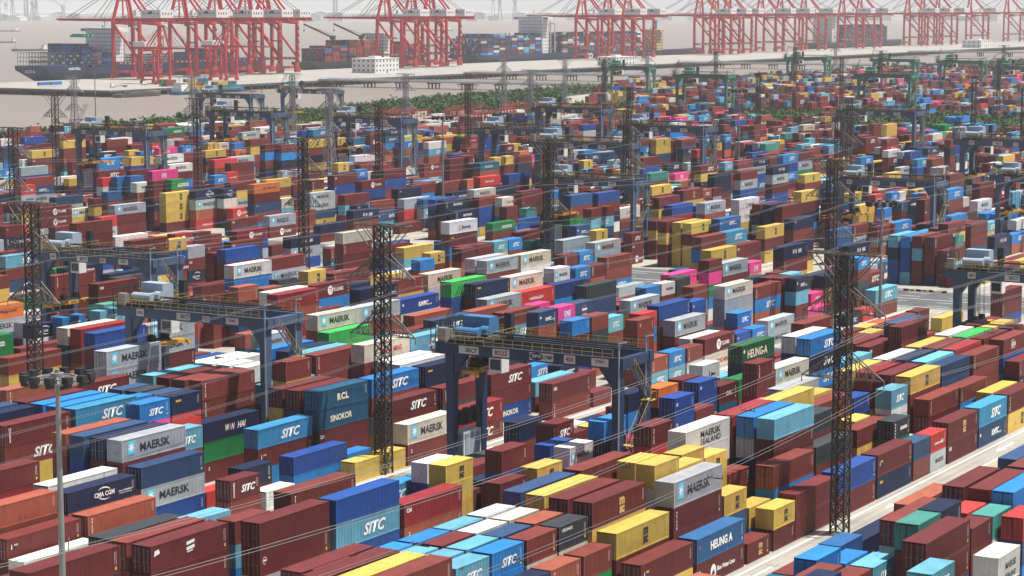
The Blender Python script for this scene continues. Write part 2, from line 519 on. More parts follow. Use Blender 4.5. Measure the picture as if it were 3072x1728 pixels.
def logo(code, L, colr):
    """-> list of (part name, mesh, material, x, z, lift)"""
    big = L > 8
    W = L
    T = lambda s, w, h, m, x, z, lift=0.004, part='lettering', **k: (part, text_mesh(s, w, h, **k), m, x, z, lift)
    o = []
    if code == 'SI':
        o.append(T('SITC', 4.3 if big else 2.9, 1.25 if big else .95, PW, W * (.42 if big else .30), .62 if big else .75, shear=.32, bold=.035))
    elif code == 'SU':
        o.append(T('SITC', 2.9, .95, PW, W * .36, .75, shear=.32, bold=.035)); o.append(T('UES', .34, 1.9, PW, .55, .35, vertical=True, bold=.03))
    elif code in ('MA', 'ML', 'SL'):
        if code == 'MA':
            x0 = .085 * W if big else .06 * W; s = 1.42 if big else .95
            o.append(('emblem', flat('badge%d' % big, [ring(s / 2, s * .58, s * .60, 4, s * .0) if False else [(0.06, 0), (s - .06, 0), (s, .06), (s, s * 1.1), (s - .06, s * 1.16), (.06, s * 1.16), (0, s * 1.1), (0, .06)]]), PB, x0, .72 if big else .85, .003))
            o.append(('star', flat('star%d' % big, [star(s / 2, s * .58, s * .47)]), PW, x0, .72 if big else .85, .007))
        if code == 'SL':
            o.append(T('MAERSK', 5.6 if big else 3.0, .82 if big else .55, PK, W * .33, 1.25, bold=.02)); o.append(T('SEALAND', 5.6 if big else 3.0, .72 if big else .48, PK, W * .33, .38, bold=.015))
        else:
            o.append(T('MAERSK', 5.7 if big else 3.2, 1.0 if big else .62, PK, W * (.28 if big else .33), .85 if big else 1.0, bold=.022))
    elif code == 'MS':
        c = PK if colr == 'y' else PG
        h = .75 if big else .68; x = W * .50
        o.append(T('m', 1.15 if big else 1.0, h, c, x, 1.35, bold=.05)); o.append(T('sc', 1.15 if big else 1.0, h, c, x, .50, bold=.05))
    elif code == 'TR': o.append(T('TRITON', .30, 1.85, PW, .60, .35, vertical=True, bold=.02))
    elif code == 'UE': o.append(T('UES', .38, 1.75, PW, .75, .45, vertical=True, bold=.03))
    elif code == 'CA': o.append(T('CAI', 1.0, .50, PW, .45, 1.55, bold=.04))
    elif code == 'TE': o.append(T('Z', .32, .42, PW, .85, 1.55, bold=.05))
    elif code == 'TS':
        o.append(('emblem', flat('disc', [ring(0, 0, .85, 24)]), PW, W * .46, 1.25, .003)); o.append(T('TS', .85, .7, PR, W * .46 - .35, .95, lift=.007, shear=.2, bold=.05))
        o.append(T('T.S.LINES', 3.3, .62, PW, W * .54, .95, bold=.03))
    elif code == 'KM':
        o.append(T('KMTC', 3.2 if big else 2.1, .85 if big else .62, PW, W * (.46 if big else .38), .85, shear=.05, bold=.04)); o.append(T('LINE', .8, .25, PW, W * (.74 if big else .76), .85, bold=.03))
        o.append(('emblem', flat('kbadge', [ring(0, 0, .28, 4), ]), PW, .7, 1.6, .003))
    elif code == 'ON': o.append(T('ONE', 2.2, 1.05, PW, W * .36, .75, bold=.03)); o.append(('strapline', flat('strap', [[(0, 0), (2.2, 0), (2.2, .09), (0, .09)]]), PW, W * .36, .5, .004))
    elif code == 'WH':
        o.append(T('WAN', 2.0, .85, PW, W * .38, .95, shear=.25, bold=.02)); o.append(T('HAI', 1.8, .85, PW, W * .60, .95, shear=.25, bold=.02)); o.append(T('A', .62, .85, PR, W * .435, .96, lift=.007, shear=.25, bold=.01))
    elif code == 'SK': o.append(T('SINOKOR', 5.2, .85, PC, W * .24, .85, bold=.03))
    elif code == 'RC': o.append(T('RCL', 2.7, .95, PC, W * .38, .85, bold=.05, space=1.2))
    elif code == 'CM':
        o.append(T('CMA CGM', 3.6 if big else 2.4, .62 if big else .45, PW, W * (.38 if big else .25), 1.0, bold=.03))
        o.append(('emblem', flat('arcs', [band(1.2, -1.6, 2.6, 2.78, 62, 112), band(1.8, 2.2, 2.6, 2.75, 232, 285)]), PW, W * .41 if big else W * .3, 1.05, .003))
        if big: o.append(T('eco container', 2.4, .26, PW, W * .74, 1.0, bold=.02)); o.append(T('bamboo flooring', 2.2, .22, PW, W * .75, .68, bold=.01))
    elif code == 'HB': o.append(T('HEUNG A', 5.6, .95, PW, W * .28, .85, bold=.04)); o.append(('emblem', flat('hb', [ring(0, 0, .22, 12)]), PR, .7, 1.6, .003))
    elif code == 'HE': o.append(T('HEUNG-A', 7.4, 1.25, PC, W * .17, .55, bold=.03)); o.append(('emblem', flat('he', [ring(0, 0, .35, 4)]), PW, .85, 1.7, .003))
    elif code == 'EV': o.append(('panel', flat('evband', [[(0, 0), (5.0, 0), (5.0, .75), (0, .75)]]), PW, W * .42, .75, .003)); o.append(T('EVERGREEN', 4.7, .5, PN, W * .43, .88, lift=.007, bold=.03))
    elif code == 'HL': o.append(T('Hapag-Lloyd', 4.6, .75, PD, W * .46, .9, bold=.02)); o.append(('emblem', flat('hl', [[(0, 0), (.4, 0), (.75, .8), (.35, .8)], [(.5, 0), (.9, 0), (1.25, .8), (.85, .8)]]), PD, W * .34, .9, .003))
    elif code == 'HS':
        k = 1 if big else .72
        o.append(T('HAMBURG', 3.0 * k, .5 * k, PW, W * .24, .95, bold=.02)); o.append(T('SUD', 1.1 * k, .5 * k, PW, W * .24 + 4.0 * k, .98, bold=.02))
        o.append(('emblem', flat('swallow', [[(0, .3), (.5, .45), (.85, .95), (.75, .45), (1.1, .05), (.55, .25)]]), PW, W * .24 + 2.95 * k, .75, .003))
    elif code == 'YM': o.append(T('YANG MING', 5.4, .8, PR, W * .38, .8, bold=.03))
    elif code == 'SE': o.append(T('seaco', 1.15, .32, PY, .8, 1.7, bold=.05))
    elif code == 'MD': o.append(T('UD', .55, .42, PW, .5, 1.5, bold=.04))
    elif code == 'BX': o.append(T('BOXA', 1.9, .8, PW, W * .34, 1.0, bold=.04)); o.append(('bracket', flat('bx', [[(0, 0), (1.9, 0), (1.9, .1), (.1, .1), (.1, 1.25), (1.3, 1.25), (1.3, 1.35), (0, 1.35)]]), PW, W * .34 - .25, .75, .004))
    elif code == 'OS': o.append(T('OSL', 1.9, .62, PW, W * .38, 1.0, bold=.03, space=1.3))
    elif code == 'AC': o.append(T('seaco', 1.9, .42, PW, W * .35, 1.2, bold=.05)); o.append(('dash', flat('dash', [[(0, 0), (.5, 0), (.5, .14), (0, .14)]]), PR, W * .24, 1.25, .004))
    elif code == 'KK': o.append(T('K', .55, .95, PK, W * .36, .6, shear=.3, bold=.02)); o.append(('stroke', flat('scr', [[(0, 0), (1.6, .1), (1.6, .22), (.1, .5), (.1, .35)]]), PK, W * .47, .75, .004))
    elif code == 'BE':
        o.append(('badge', flat('be', [[(0, 0), (.95, 0), (.95, .32), (0, .32)]]), PD, .85, 1.25, .003)); o.append(('badge', flat('be2', [[(0, 0), (.6, 0), (.6, .22), (0, .22)]]), PY, 1.15, 1.58, .003)); o.append(('badge', flat('be3', [[(0, 0), (.2, 0), (.13, .6), (.07, .6)]]), PW, .65, 1.25, .004))
    elif code == 'UB':
        o.append(('panel', flat('ub', [[(0, 0), (1.25, .12), (1.25, .42), (0, .3)], [(0, .5), (1.25, .62), (1.25, .92), (0, .8)], [(.1, -.2), (1.0, -.12), (1.0, .0), (.1, -.08)]]), PW, W * .45, 1.2, .004)); o.append(('mark', flat('ub2', [[(0, 0), (.9, .2), (.7, .6), (.1, .5)]]), PW, .5, 1.55, .004))
    elif code == 'GE': o.append(('ring', flat('ge', [band(0, 0, .3, .37, 0, 300, 16, False)]), PC, .8, 1.5, .004)); o.append(('mark', flat('ge2', [[(0, 0), (.5, 0), (.5, .18), (0, .18)]]), PW, .55, 1.42, .005))
    elif code == 'BW':
        o.append(('crest', flat('bw', [ring(0, 0, .85, 20, .72)]), PW, W * .34, 1.05, .003)); o.append(('crest', flat('bw2', [ring(0, -.1, .42, 4)]), PD, W * .34, 1.05, .007)); o.append(T('Blue Water Lines', 4.6, .5, PW, W * .42, 1.0, bold=.03)); o.append(('badge', flat('bw3', [ring(0, 0, .3, 4)]), PB, .7, 1.6, .003))
    elif code == 'CR': o.append(T('CRONOS', 2.2, .35, PW, .6, 1.9, bold=.02))
    elif code == 'BT': o.append(('marks', flat('bt', [[(i * .42, 0), (i * .42 + .3, 0), (i * .42 + .3, .45), (i * .42, .45)] for i in range(6)]), PW, W * .42, 1.1, .004)); o.append(('marks', flat('bt2', [[(0, i * .42), (.22, i * .42), (.22, i * .42 + .25), (0, i * .42 + .25)] for i in range(5)]), PW, .55, .3, .004))
    elif code == 'RL':
        o.append(('emblem', flat('rl', [band(0, 0, .62, .76, 10, 175, 14, False)]), PP, W * .52, 1.25, .003)); o.append(('emblem', flat('rl2', [band(0, 0, .62, .76, 185, 350, 14, False)]), PN, W * .52, 1.25, .003)); o.append(('strapline', flat('rl3', [[(-.9, -.15), (.9, -.15), (.9, .22), (-.9, .22)], [(-.8, -1.0), (.8, -1.0), (.8, -.8), (-.8, -.8)]]), PW, W * .52, 1.2, .005))
    elif code == 'IN': o.append(T('Interasia', 3.8, .8, PD, W * .44, .85, bold=.02)); o.append(('emblem', flat('in', [band(0, 0, .38, .62, 60, 400, 16)]), PR, W * .38, 1.2, .003))
    elif code == 'SN': o.append(T('SINOTRANS', 4.6, .65, PW, W * .34, .95, bold=.03)); o.append(T('UES', .3, 1.6, PW, .8, .5, vertical=True, bold=.03))
    return o

def corr(u0, u1, pitch, d):
    """corrugation profile: list of (u, depth)"""
    n = max(2, int(round((u1 - u0) / pitch))); p = (u1 - u0) / n; out = []
    for i in range(n):
        a = u0 + i * p
        out += [(a, 0), (a + p * .34, 0), (a + p * .5, d), (a + p * .84, d)]
    return out + [(u1, 0)]

def container_mesh(L, doors):
    mb = MB(); W, H = 2.438, CH; t = .11
    for x in (0, L - .16):                          # corner posts
        for y in (0, W - .16): mb.box(x, y, .12, x + .16, y + .16, H - .12)
    for y in (0, W - t):                            # rails along the length
        mb.box(.17, y, 0.04, L - .17, y + t, .17); mb.box(.17, y, H - .11, L - .17, y + t, H - .02)
    for x in (0, L - t):
        mb.box(x, .17, .04, x + t, W - .17, .17); mb.box(x, .17, H - .12, x + t, W - .17, H - .02)
    for x in (0, L - .178):                         # corner castings
        for y in (-.004, W - .158):
            for z in (0, H - .118): mb.box(x - .004, y, z, x + .178, y + .162, z + .118)
    def panel(prof, fn):
        k = len(mb.v)
        for u, d in prof:
            mb.v.append(fn(u, d, .16)); mb.v.append(fn(u, d, H - .10))
        for i in range(len(prof) - 1):
            mb.f.append((k + 2 * i, k + 2 * i + 2, k + 2 * i + 3, k + 2 * i + 1))
    ps = corr(.16, L - .16, .278, .045)
    panel(ps, lambda u, d, z: (u, .012 + d, z))
    panel(ps, lambda u, d, z: (u, W - .012 - d, z))
    pe = corr(.16, W - .16, .25, .045)
    if not doors: panel(pe, lambda u, d, z: (.012 + d, u, z))
    panel(pe, lambda u, d, z: (L - .012 - d, u, z))
    k = len(mb.v)                                   # roof, pressed across
    pr = corr(.11, L - .11, .40 if L > 8 else .40, .02)
    for u, d in pr:
        mb.v.append((u, .05, H - .022 - d)); mb.v.append((u, W - .05, H - .022 - d))
    for i in range(len(pr) - 1): mb.f.append((k + 2 * i, k + 2 * i + 2, k + 2 * i + 3, k + 2 * i + 1))
    mb.box(.1, .1, .10, L - .1, W - .1, .15)
    return mb.mesh('container_shell', M_BOX)
BODY = {(L, d): container_mesh(L, d) for L in (12.192, 6.058) for d in (False, True)}
_d = MB(); _d.box(.02, 0, 0, .07, 1.05, 2.22)
DOOR = _d.mesh('door', M_BOX)
_r = MB()
for y in (.22, .72):
    _r.tube((-.02, y, -.02), (-.02, y, 2.24), .03, 6); _r.box(-.06, y - .02, .9, -.02, y + .24, .96)
RODS = _r.mesh('locking_bar', M_ROD)
_g = MB()
for i in range(7): _g.box(0, -.002, 1.05 + i * .155, .05, .002, 1.05 + i * .155 + .10)
_g.box(.22, -.002, .95, .245, .002, 2.15)
CODE = _g.mesh('code_marking', PW)
_p = MB(); _p.box(0, -.002, 0, .26, .002, .30)
PLATE = _p.mesh('placard', PY)

WEIGHT = [('m', 30, ['', '', 'TR', '', 'CA', 'SI', 'TE', 'TS', 'UE']), ('mr', 21, ['', '', 'TR', '', 'CA']), ('rm', 4, ['', 'HS', 'TS']), ('o', 5, ['', 'TR']), ('rd', 3, ['HS', 'TS']), ('pk', 1.5, ['ON']),
          ('y', 9, ['MS', 'MS', '']), ('b', 7, ['SI', 'SI', '']), ('lb', 4, ['SI', '']), ('lc', 3, ['SI']), ('cb', 4, ['', 'KM', 'MD']), ('db', 8, ['SE', 'CM', 'WH', '', 'SI', 'SN']), ('sb', 4, ['KM', '']),
          ('sp', 2, ['SK', 'RC', '']), ('g', 8, ['MA', 'MA', 'MA', '']), ('w', 4, ['ML', '', 'IN']), ('cr', 3, ['ML', 'YM', '']), ('gn', 2, ['EV']), ('tl', 1, ['']), ('dg', 2, ['']), ('or', 1, ['HL'])]
WC = [w_[0] for w_ in WEIGHT]; WW = [w_[1] for w_ in WEIGHT]; WL = {w_[0]: w_[2] for w_ in WEIGHT}

STACKS = []
for ln in """180.13 182.82 10.57 40 m/rm/m/g:ML 1000
176.81 177.06 8.20 40 o/mr/sb 100
143.29 137.88 13.81 40 m/dg/y/db/db:SE 10000
190.98 174.18 5.07 40 o:TR/g:ML 10
190.76 177.06 7.52 40 db:CM/o/lb 100
190.64 179.94 8.09 40 w/lb:SI/db:SE 100
214.08 171.30 5.29 20 m:SU/mr 11
165.30 123.88 10.87 40 m/mr/mr/db 1000
157.18 115.24 13.31 40 m/dg/dg/y/y 10000
157.31 112.36 13.26 40 y/mr:TR/m:CA/b/cb 10000
157.43 109.48 13.30 40 mr/db/db/cb:MD/lb 10000
231.12 174.18 5.02 40 cb/b 11
220.33 174.18 5.35 20 db/mr 10
221.42 171.30 2.53 20 w 1
181.17 115.24 10.79 20 lb/w/db:SE/gn 1000
181.10 118.12 10.83 20 m/lb/y/mr 1000
181.02 121.00 10.79 20 b/g:ML/mr/db 1000
187.80 115.24 10.71 20 sb/gn/y/b:SI 1000
187.58 118.12 10.79 20 w/dg/m/m:TE 1000
187.49 121.00 10.80 20 lb/m/y:MS/g:MA 1000
194.38 115.24 10.76 20 o/g:MA/o/m 1000
194.17 118.12 10.82 20 cr/m/m/rm 1000
194.13 121.00 10.84 20 w/m/mr/y:MS 0000
174.76 112.36 10.66 20 lb:SI/b:SI/mr/y:MS 1000
174.70 115.24 10.73 20 lb/m/m:TE/cb 0000
174.39 118.12 10.79 20 lb/mr:TR/m:CA/db:SE 0000
174.22 121.00 10.80 20 b/lb/g:MA/db:SE 0000
206.48 118.12 10.67 40 m/m/mr/m:TR 1000
206.32 121.00 10.76 40 y/db/db/m 1000
219.76 123.88 10.85 40 mr/mr/rm/b:SI 1000
225.82 149.40 7.81 20 w/cb:MD/m:TR 100
219.85 135.00 7.99 20 m/m:CA/cb 100
223.20 143.64 4.78 20 m/dg 00
228.51 106.60 2.46 20 m:MS 1
235.72 106.60 5.11 20 y:MS/m 11
234.97 109.48 5.11 20 y/b:SI 00
241.33 115.24 7.42 20 mr/mr/mr 100
255.41 106.60 5.90 40 cb/m 11
230.31 81.40 11.76 40 m/b/b/db:SE 1000
230.70 78.50 11.71 40 m/m:CA/mr/db:SE 1000
230.02 75.60 11.89 40 b/mr/m:TR/m 1000
207.40 75.60 14.27 20 db/db/o/m:TR/b 10000
223.60 78.50 10.47 20 rd/o/sb/lb:SI 0000
223.40 75.60 10.54 20 tl/w/mr/rm 1000
224.71 72.70 10.43 20 rd/sb:KM/b/mr 1000
197.00 78.50 10.40 20 lb:SI/o/mr/g:ML 1000
204.01 84.30 8.47 20 b/m/db:SE 000
196.68 84.30 10.44 20 b/lb:SI/m/mr 1000
209.52 87.20 8.75 20 b2/m:CA/m:TE 100
190.48 78.50 10.38 20 mr/mr/o/mr 0000
190.31 81.40 10.39 20 mr/mr/m/cb 0000
182.99 78.50 11.76 20 db/b:SI/sb:KM/y 0000
223.62 188.58 12.99 20 db:SE/rd/mr:TR/m/mr 10000
229.24 201.88 10.39 20 b/g:ML/gn/mr 0000
235.87 201.88 10.19 20 sb/db/db:SE/sb 0000
235.60 204.76 10.34 20 dg/m:TR/dg/y:MS 0000
205.77 207.64 10.87 40 db/y:MS/m/mr 1000
205.48 210.52 11.01 40 sb/cb:MD/o/m:TE 0000
221.43 216.28 11.68 40 o:TR/dg/m:TE/mr 1000
244.13 232.60 8.10 40 mr/mr/o 000
245.60 210.52 10.74 40 lb/mr:TR/y:MS/db:SE 1000
245.73 207.64 10.63 40 m/y/lb:SI/mr 1000
242.31 201.88 11.29 40 mr/db/mr/gn 0000
242.02 216.28 14.31 40 g:MA/g:MA/mr/mr/w 11000
283.75 244.12 10.91 40 g:MA/g:MA/m/y:MS 1110
298.45 268.64 10.81 20 tl/db:SE/mr/mr 0000
290.87 277.28 7.54 20 db:CM/w/o 100
298.04 297.94 8.23 40 or:HL/g:MA/cb 000
255.92 260.00 10.39 40 gn:EV/gn/m:TR/b 0000
308.47 277.28 13.12 40 m:CA/m/lb:SI/mr/y:MS 11000
363.99 354.64 8.40 40 lb:SI/mr/sb:KM 111
314.01 317.00 10.49 40 mr/y:MS/m/o 0000
354.95 328.52 8.17 40 db:SI/db:SE/db:SE 000
334.90 297.94 10.89 40 db/rm/mr:TR/db:SE 0000
334.01 295.06 10.41 40 dg/y/w/o 0000
244.50 179.94 11.26 40 sp:RC/sp:SK/m:CA/m 1110
244.07 182.82 11.22 40 m/sb:KM/m:CA/mr 1000
243.96 185.70 11.27 40 m/y:MS/m:CA/mr:TR 1000
241.15 171.30 2.84 40 y 1
241.00 177.06 2.25 40 b 0
242.64 199.00 11.42 40 mr:TR/mr:TR/cb/m:TE 1100
259.19 210.52 10.58 20 w/db:SE/mr/g:ML 0000
259.66 207.64 10.52 20 w/m/mr/m 0000
260.02 204.76 10.39 20 w/db/m/mr 0000
290.08 232.60 5.60 20 w/rm 00
266.07 210.52 10.47 20 w/cb:MD/db:SE/db:SE 0000
257.60 179.94 11.17 40 b:SI/mr/g:MA/y:MS 1000
258.17 177.06 8.06 40 m:SI/mr/rm 110
271.60 179.94 11.00 40 db:SE/db:SE/rm/cb:MD 1000
269.10 182.82 11.44 40 w/g:MA/mr/mr:TR 1000
270.00 185.70 11.46 40 w/m:CA/g:ML/lb 0000
253.94 171.30 5.96 40 cr:MA/mr:TE 11
271.88 177.06 7.97 40 m:UE/dg/w 100
267.52 171.30 5.87 40 rm:SI/mr:SI 11
318.04 179.94 3.14 20 m 0
307.63 171.30 2.41 20 m 0
241.55 137.88 8.27 20 w:MA/m:TR/db 100
250.62 137.88 10.19 20 b/db/m:TR/y:MS 1100
260.49 149.40 5.46 20 m/mr 00
224.88 137.88 10.75 20 m/cb:MD/y/mr 1000
265.29 135.00 11.33 20 cb:MD/cb:MD/w/b 1000
271.61 140.76 11.26 20 or/db:SE/mr:TR/db 1000
327.94 171.30 5.19 20 o:TR/lb:SI 10
295.96 149.40 8.11 20 m/rm/o 000
291.18 140.76 8.70 20 m:OS/sp:AC/lb:SI 100
297.60 140.76 8.70 20 gn/mr:TR/m 000
298.40 135.00 10.81 40 cr:MA/m:TR/mr/y 1000
271.67 135.00 8.64 20 m/m/mr 000
248.27 118.12 13.38 40 rm/mr:TR/db:SE/mr/w 10000
274.48 118.12 10.54 40 mr/rm/mr/o 1000
228.35 115.24 12.14 20 y/m:TR/mr/b:SI 1000
222.13 112.36 12.00 20 y/mr:TR/cb/g:MA 0000
216.02 112.36 13.37 20 y/g:ML/o/m:TE/sb 10000
227.55 121.00 10.69 20 y/mr/sb:KM/mr 1000
301.86 118.12 10.81 40 m/mr:TR/db/db:SE 1000
315.25 115.24 10.53 40 sn/sb:KM/dg/m:CA 1000
342.89 112.36 7.56 40 m:TR/db:SE/lb 000
287.47 112.36 11.18 20 lb:SI/w/dg/m 1000
320.77 106.60 6.09 40 m:TR/y:MS 10
294.83 121.00 8.16 20 cb/db:SE/m 100
281.22 115.24 7.52 20 y/o/mr 000
268.38 106.60 5.95 40 m:BE/db:SE 11
281.37 106.60 5.37 20 sb/mr 10
287.83 106.60 5.35 20 rd:HS/g:ML 10
294.76 106.60 5.97 40 m:MS/m:CA 11
307.76 106.60 6.05 40 lc:SI/sb:KM 11
329.11 115.24 10.24 40 mr:TR/mr/mr/m:CA 1000
316.09 118.12 10.73 40 lb/cb/mr/o 0000
315.26 121.00 10.89 40 db/mr:TR/m/m:TE 0000
314.65 123.88 10.85 40 w/db:SE/m/g:ML 0000
343.43 115.24 10.85 40 mr:BX/cb/b:SI/m:CA 1000
328.78 118.12 10.92 40 rm/m:TE/m/db:SE 0000
328.22 121.00 11.04 40 m/sb:KM/mr/g:MA 0000
328.37 123.88 10.95 40 y/db:SE/cb/m:TR 0000
342.17 118.12 10.95 40 m/mr:TR/m:TR/mr:TR 0000
342.00 121.00 11.01 40 ge/y:MS/db/db 0000
341.42 123.88 11.15 40 w/dg/o/b:SI 0000
355.75 123.88 11.08 20 m/m:TE/y:MS/m:TE 0000
402.53 137.88 5.12 20 m/m:TR 00
355.22 121.00 10.98 20 y/cb:MD/b/db:SE 0000
361.33 121.00 11.08 20 y/g:ML/m:TR/dg 0000
355.98 118.12 10.98 20 m/cb/y:MS/dg 0000
426.44 143.64 7.59 40 m/m:TR/cb 100
415.92 152.28 2.89 40 y 1
428.04 171.30 5.84 40 lb:SI/mr:TR 10
421.23 171.30 2.61 20 rd:HS 0
413.38 171.30 2.25 20 db:SI 0
341.47 149.40 11.13 40 mr/m/b/g:MA 1000
367.59 174.18 8.01 20 b:SI/o/cb 100
381.06 174.18 4.99 40 g:MA/g:MA 10
387.46 179.94 10.32 40 mr:TR/b:SI/o/cb:MD 1000
360.15 179.94 10.61 20 cb:MD/rm/m/mr 0000
429.27 232.60 2.23 40 g2 0
363.00 199.00 5.91 20 lb:SI/mr 00
340.26 179.94 10.70 20 rd/b:SI/o/b 0000
328.14 174.18 11.49 20 mr:TE/mr/g:ML/mr 1100
389.18 204.76 8.38 20 b/mr/sb:KM 000
401.66 207.64 7.65 20 w:ML/m/m:CA 000
411.35 210.52 8.30 40 pk/g:ML/mr 000
412.51 199.00 11.38 40 g:MA/m/mr/g:MA 1000
425.53 199.00 10.16 20 pk:ON/y:MS/b/g:ML 0000
400.38 177.06 10.86 20 db:KM/lb/m/m 0000
399.58 185.70 10.56 20 db/m/m:TE/mr 0000
400.14 182.82 10.64 20 m/cb:MD/m:CA/g:MA 0000
400.14 179.94 10.71 20 m/mr/m:TR/m:CA 0000
409.71 185.70 10.41 20 m/b/w/db:SE 0000
410.02 182.82 10.34 20 lb/m/g:MA/m 0000
334.39 171.30 5.34 20 b:SI/lb:SI 00
341.26 171.30 5.24 20 mr:TR/w 00
311.21 135.00 13.59 40 b:SI/db:SI/b:SI/sb:KM/db:SE 11000
311.95 137.88 13.64 40 w/cb/mr/m:TE/b 10000
373.61 232.60 13.73 40 g:MA/m/m:CA/mr:TR/rm 10000
373.66 235.48 13.89 40 g/m:TR/m:TE/y:MS/sb 00000
386.91 232.60 13.62 40 cr:MA/w/m/o/db:SE 10000
350.98 213.40 13.99 40 cr:MA/mr:TR/db/sb:KM/b:SI 10000
367.53 213.40 13.92 20 w:MA/mr/db:SE/cb/mr 00000
375.82 213.40 13.22 20 b:SI/m:TR/cb/cb/cb 00000
381.92 213.40 13.12 20 m:UE/o/m:TE/cb:MD/m:TE 00000
416.43 235.48 11.23 20 b:SI/mr:TR/b:SI/sb 0000
409.57 235.48 11.21 20 m:UE/sb:KM/mr/mr:TR 0000
433.72 241.24 11.36 40 g:MA/lb:SI/m/o 1000
433.89 238.36 8.15 40 mr:TR/mr/b:SI 100
362.63 210.52 11.49 40 cn/b/o/y:MS 1000
369.89 207.64 10.61 40 dg/sb/sb:KM/cb:MD 1000
350.39 210.52 11.39 40 rd:HS/m/rm/mr:TR 1000
338.74 213.40 13.99 40 db:SE/m:TE/w/mr/m 10000
326.03 188.58 12.92 20 pk:ON/mr/g:MA/m:TE/dg 00000
319.49 188.58 12.88 20 sb:KM/o/m:TR/o/m:TE 11100
332.18 188.58 12.97 20 sb:RL/m:CA/rm/m:TE/dg 00000
326.01 185.70 10.85 20 b/m/b:SI/cb:MD 1100
332.85 185.70 10.80 20 mr/dg/o/o 0000
318.78 213.40 10.54 40 o/mr/rm/sb 1000
386.72 247.00 14.02 20 m/o/rm/sb:KM/mr 00000
306.33 216.28 13.35 40 g:MA/o/lb:SI/db:SE/o 11000
324.67 249.88 11.53 40 w/o/b/m:TE 0000
329.57 232.60 12.70 40 db:CM/o/m/rm/o 10000
318.75 216.28 13.18 40 cb:KM/w/m:TR/cb/mr:TR 10000
354.37 262.88 11.64 20 y:MS/b:SI/mr:TR/sb:KM 0000
344.71 262.88 10.92 20 dg/mr/y/cb 0000
336.17 260.00 10.40 20 o/mr/m/m 0000
369.14 262.88 10.37 20 mr/mr:TR/b:SI/b 0000
351.50 241.24 11.20 40 mr/y/mr/o 1000
324.27 262.88 5.16 20 mr/mr 00
313.67 247.00 5.37 20 o/sb:KM 00
275.47 213.40 12.68 20 g:MA/m:CA/m/m/mr 10000
272.92 210.52 10.90 40 b/lb:SI/lb:SI/m:TE 1000
274.44 207.64 10.61 40 db/mr:TR/mr:TR/db 0000
274.46 204.76 10.57 40 lb/o/m:TR/sb 0000
618.98 572.00 14.35 40 y:MS/mr/mr:TR/dg/lb:SI 00000
602.17 572.00 11.56 40 y:MS/m:CA/mr:TR/sb 0000
600.21 574.88 8.26 40 w/m:CA/b:SI 000
560.94 489.38 14.44 40 y:MS/cb/g:MA/y:MS/w 00000
580.43 492.26 13.91 40 w:ML/m/o/b/mr 00000
594.21 495.14 13.77 40 mr/m/mr/mr:TR/m:CA 00000
530.41 461.88 13.13 40 m/m:CA/w/mr:TR/db 00000
488.30 417.00 14.44 20 m/mr/db:SE/m:TR/m 00000
492.93 414.12 14.59 20 gn:EV/o/g:ML/o/m:TR 00000
566.60 560.28 2.84 40 cr:ML 0
492.55 459.00 7.50 40 sn/g:ML/cb 000
435.53 411.24 11.08 40 m:TS/m:TS/g:MA/y:MS 1000
435.34 385.02 13.02 40 g:MA/m/m/mr:TR/y:MS 10000
486.83 411.24 11.31 40 y:MS/y:MS/y:MS/m 0000
496.58 408.36 11.55 40 db:CM/g:MA/o:TR/rd:HS 0000
501.42 390.78 13.66 40 or:HL/m/sb:SE/mr:TR/b:SI 00000
522.51 402.60 13.01 40 y/mr/y/cb/g:MA 00000
505.83 405.48 11.41 20 db:CM/w/m/db 0000
506.48 402.60 5.78 20 rd:TS/cb:MD 00
489.71 376.38 6.21 40 g:MA/m:TS 00
432.05 325.64 8.09 40 db:WH/g:MA/cb:MD 100
487.92 357.52 4.94 40 db/m 00
427.41 306.58 10.66 40 cr/mr:TR/m/m 1110
517.96 351.76 2.77 40 m 0
519.72 360.40 5.64 40 sb:KM/lb 00
507.55 363.28 11.33 40 m/lb:SI/rm/m:TR 0000
516.80 382.14 10.39 40 g:MA/g:MA/sb/y:MS 0000
514.21 390.78 8.61 20 cr:ML/lb/m 000
503.15 379.26 6.09 40 mr/mr 00
532.50 385.02 14.46 40 m:CA/cb:MD/o/cb:MD/w 00000
574.97 414.12 14.47 20 y:MS/cb/m:CA/m/m 00000
568.90 402.60 13.12 20 b:SI/sb/m:TE/b:SI/m:TE 00000
530.51 373.50 13.31 40 m:TS/cb/db/m:TR/mr:TR 00000
558.59 385.02 14.43 40 m/cb:MD/m:TR/m/mr 00000
534.33 363.28 11.15 40 db:SE/m/mr/mr 0000
520.38 363.28 8.48 40 mr/m:TR/rm 000
546.32 441.52 11.26 20 b:SI/mr/cb:MD/o 0000
552.50 441.52 11.84 20 rd:HS/o/g:MA/o 0000
512.96 408.36 12.67 40 m/y/g:MA/m/y:MS 00000
641.17 486.50 4.96 40 g:MA/rm 00
667.92 495.14 14.43 40 y:MS/mr:TR/db/y/m:CA 00000
722.74 524.14 11.39 40 y:MS/mr/o/sb:KM 0000
643.63 524.14 10.95 40 y:MS/db:SE/mr:TR/lb 0000
644.33 489.38 14.10 40 m/b/db/m:TR/mr 00000
761.19 524.14 2.53 20 o 0
428.96 277.28 14.63 40 w:IN/m:SE/b:SI/o/db:SE 11000
516.78 319.88 4.80 40 gn:EV/m 00
545.21 328.52 3.01 40 cb 0
499.48 300.82 4.84 40 m/g:ML 00
523.58 328.52 11.03 40 mr/cb/cb/y:MS 0000
531.25 325.64 10.57 20 w:YM/y:MS/b:SI/m:TE 0000
556.32 334.28 10.16 40 m/m:TE/m:CA/db 0000
554.23 331.40 5.45 20 tl/mr 00
529.03 322.76 8.24 20 m/m/b:SI 000
491.24 274.40 12.93 40 m/lb:SI/sb/db/db 00000
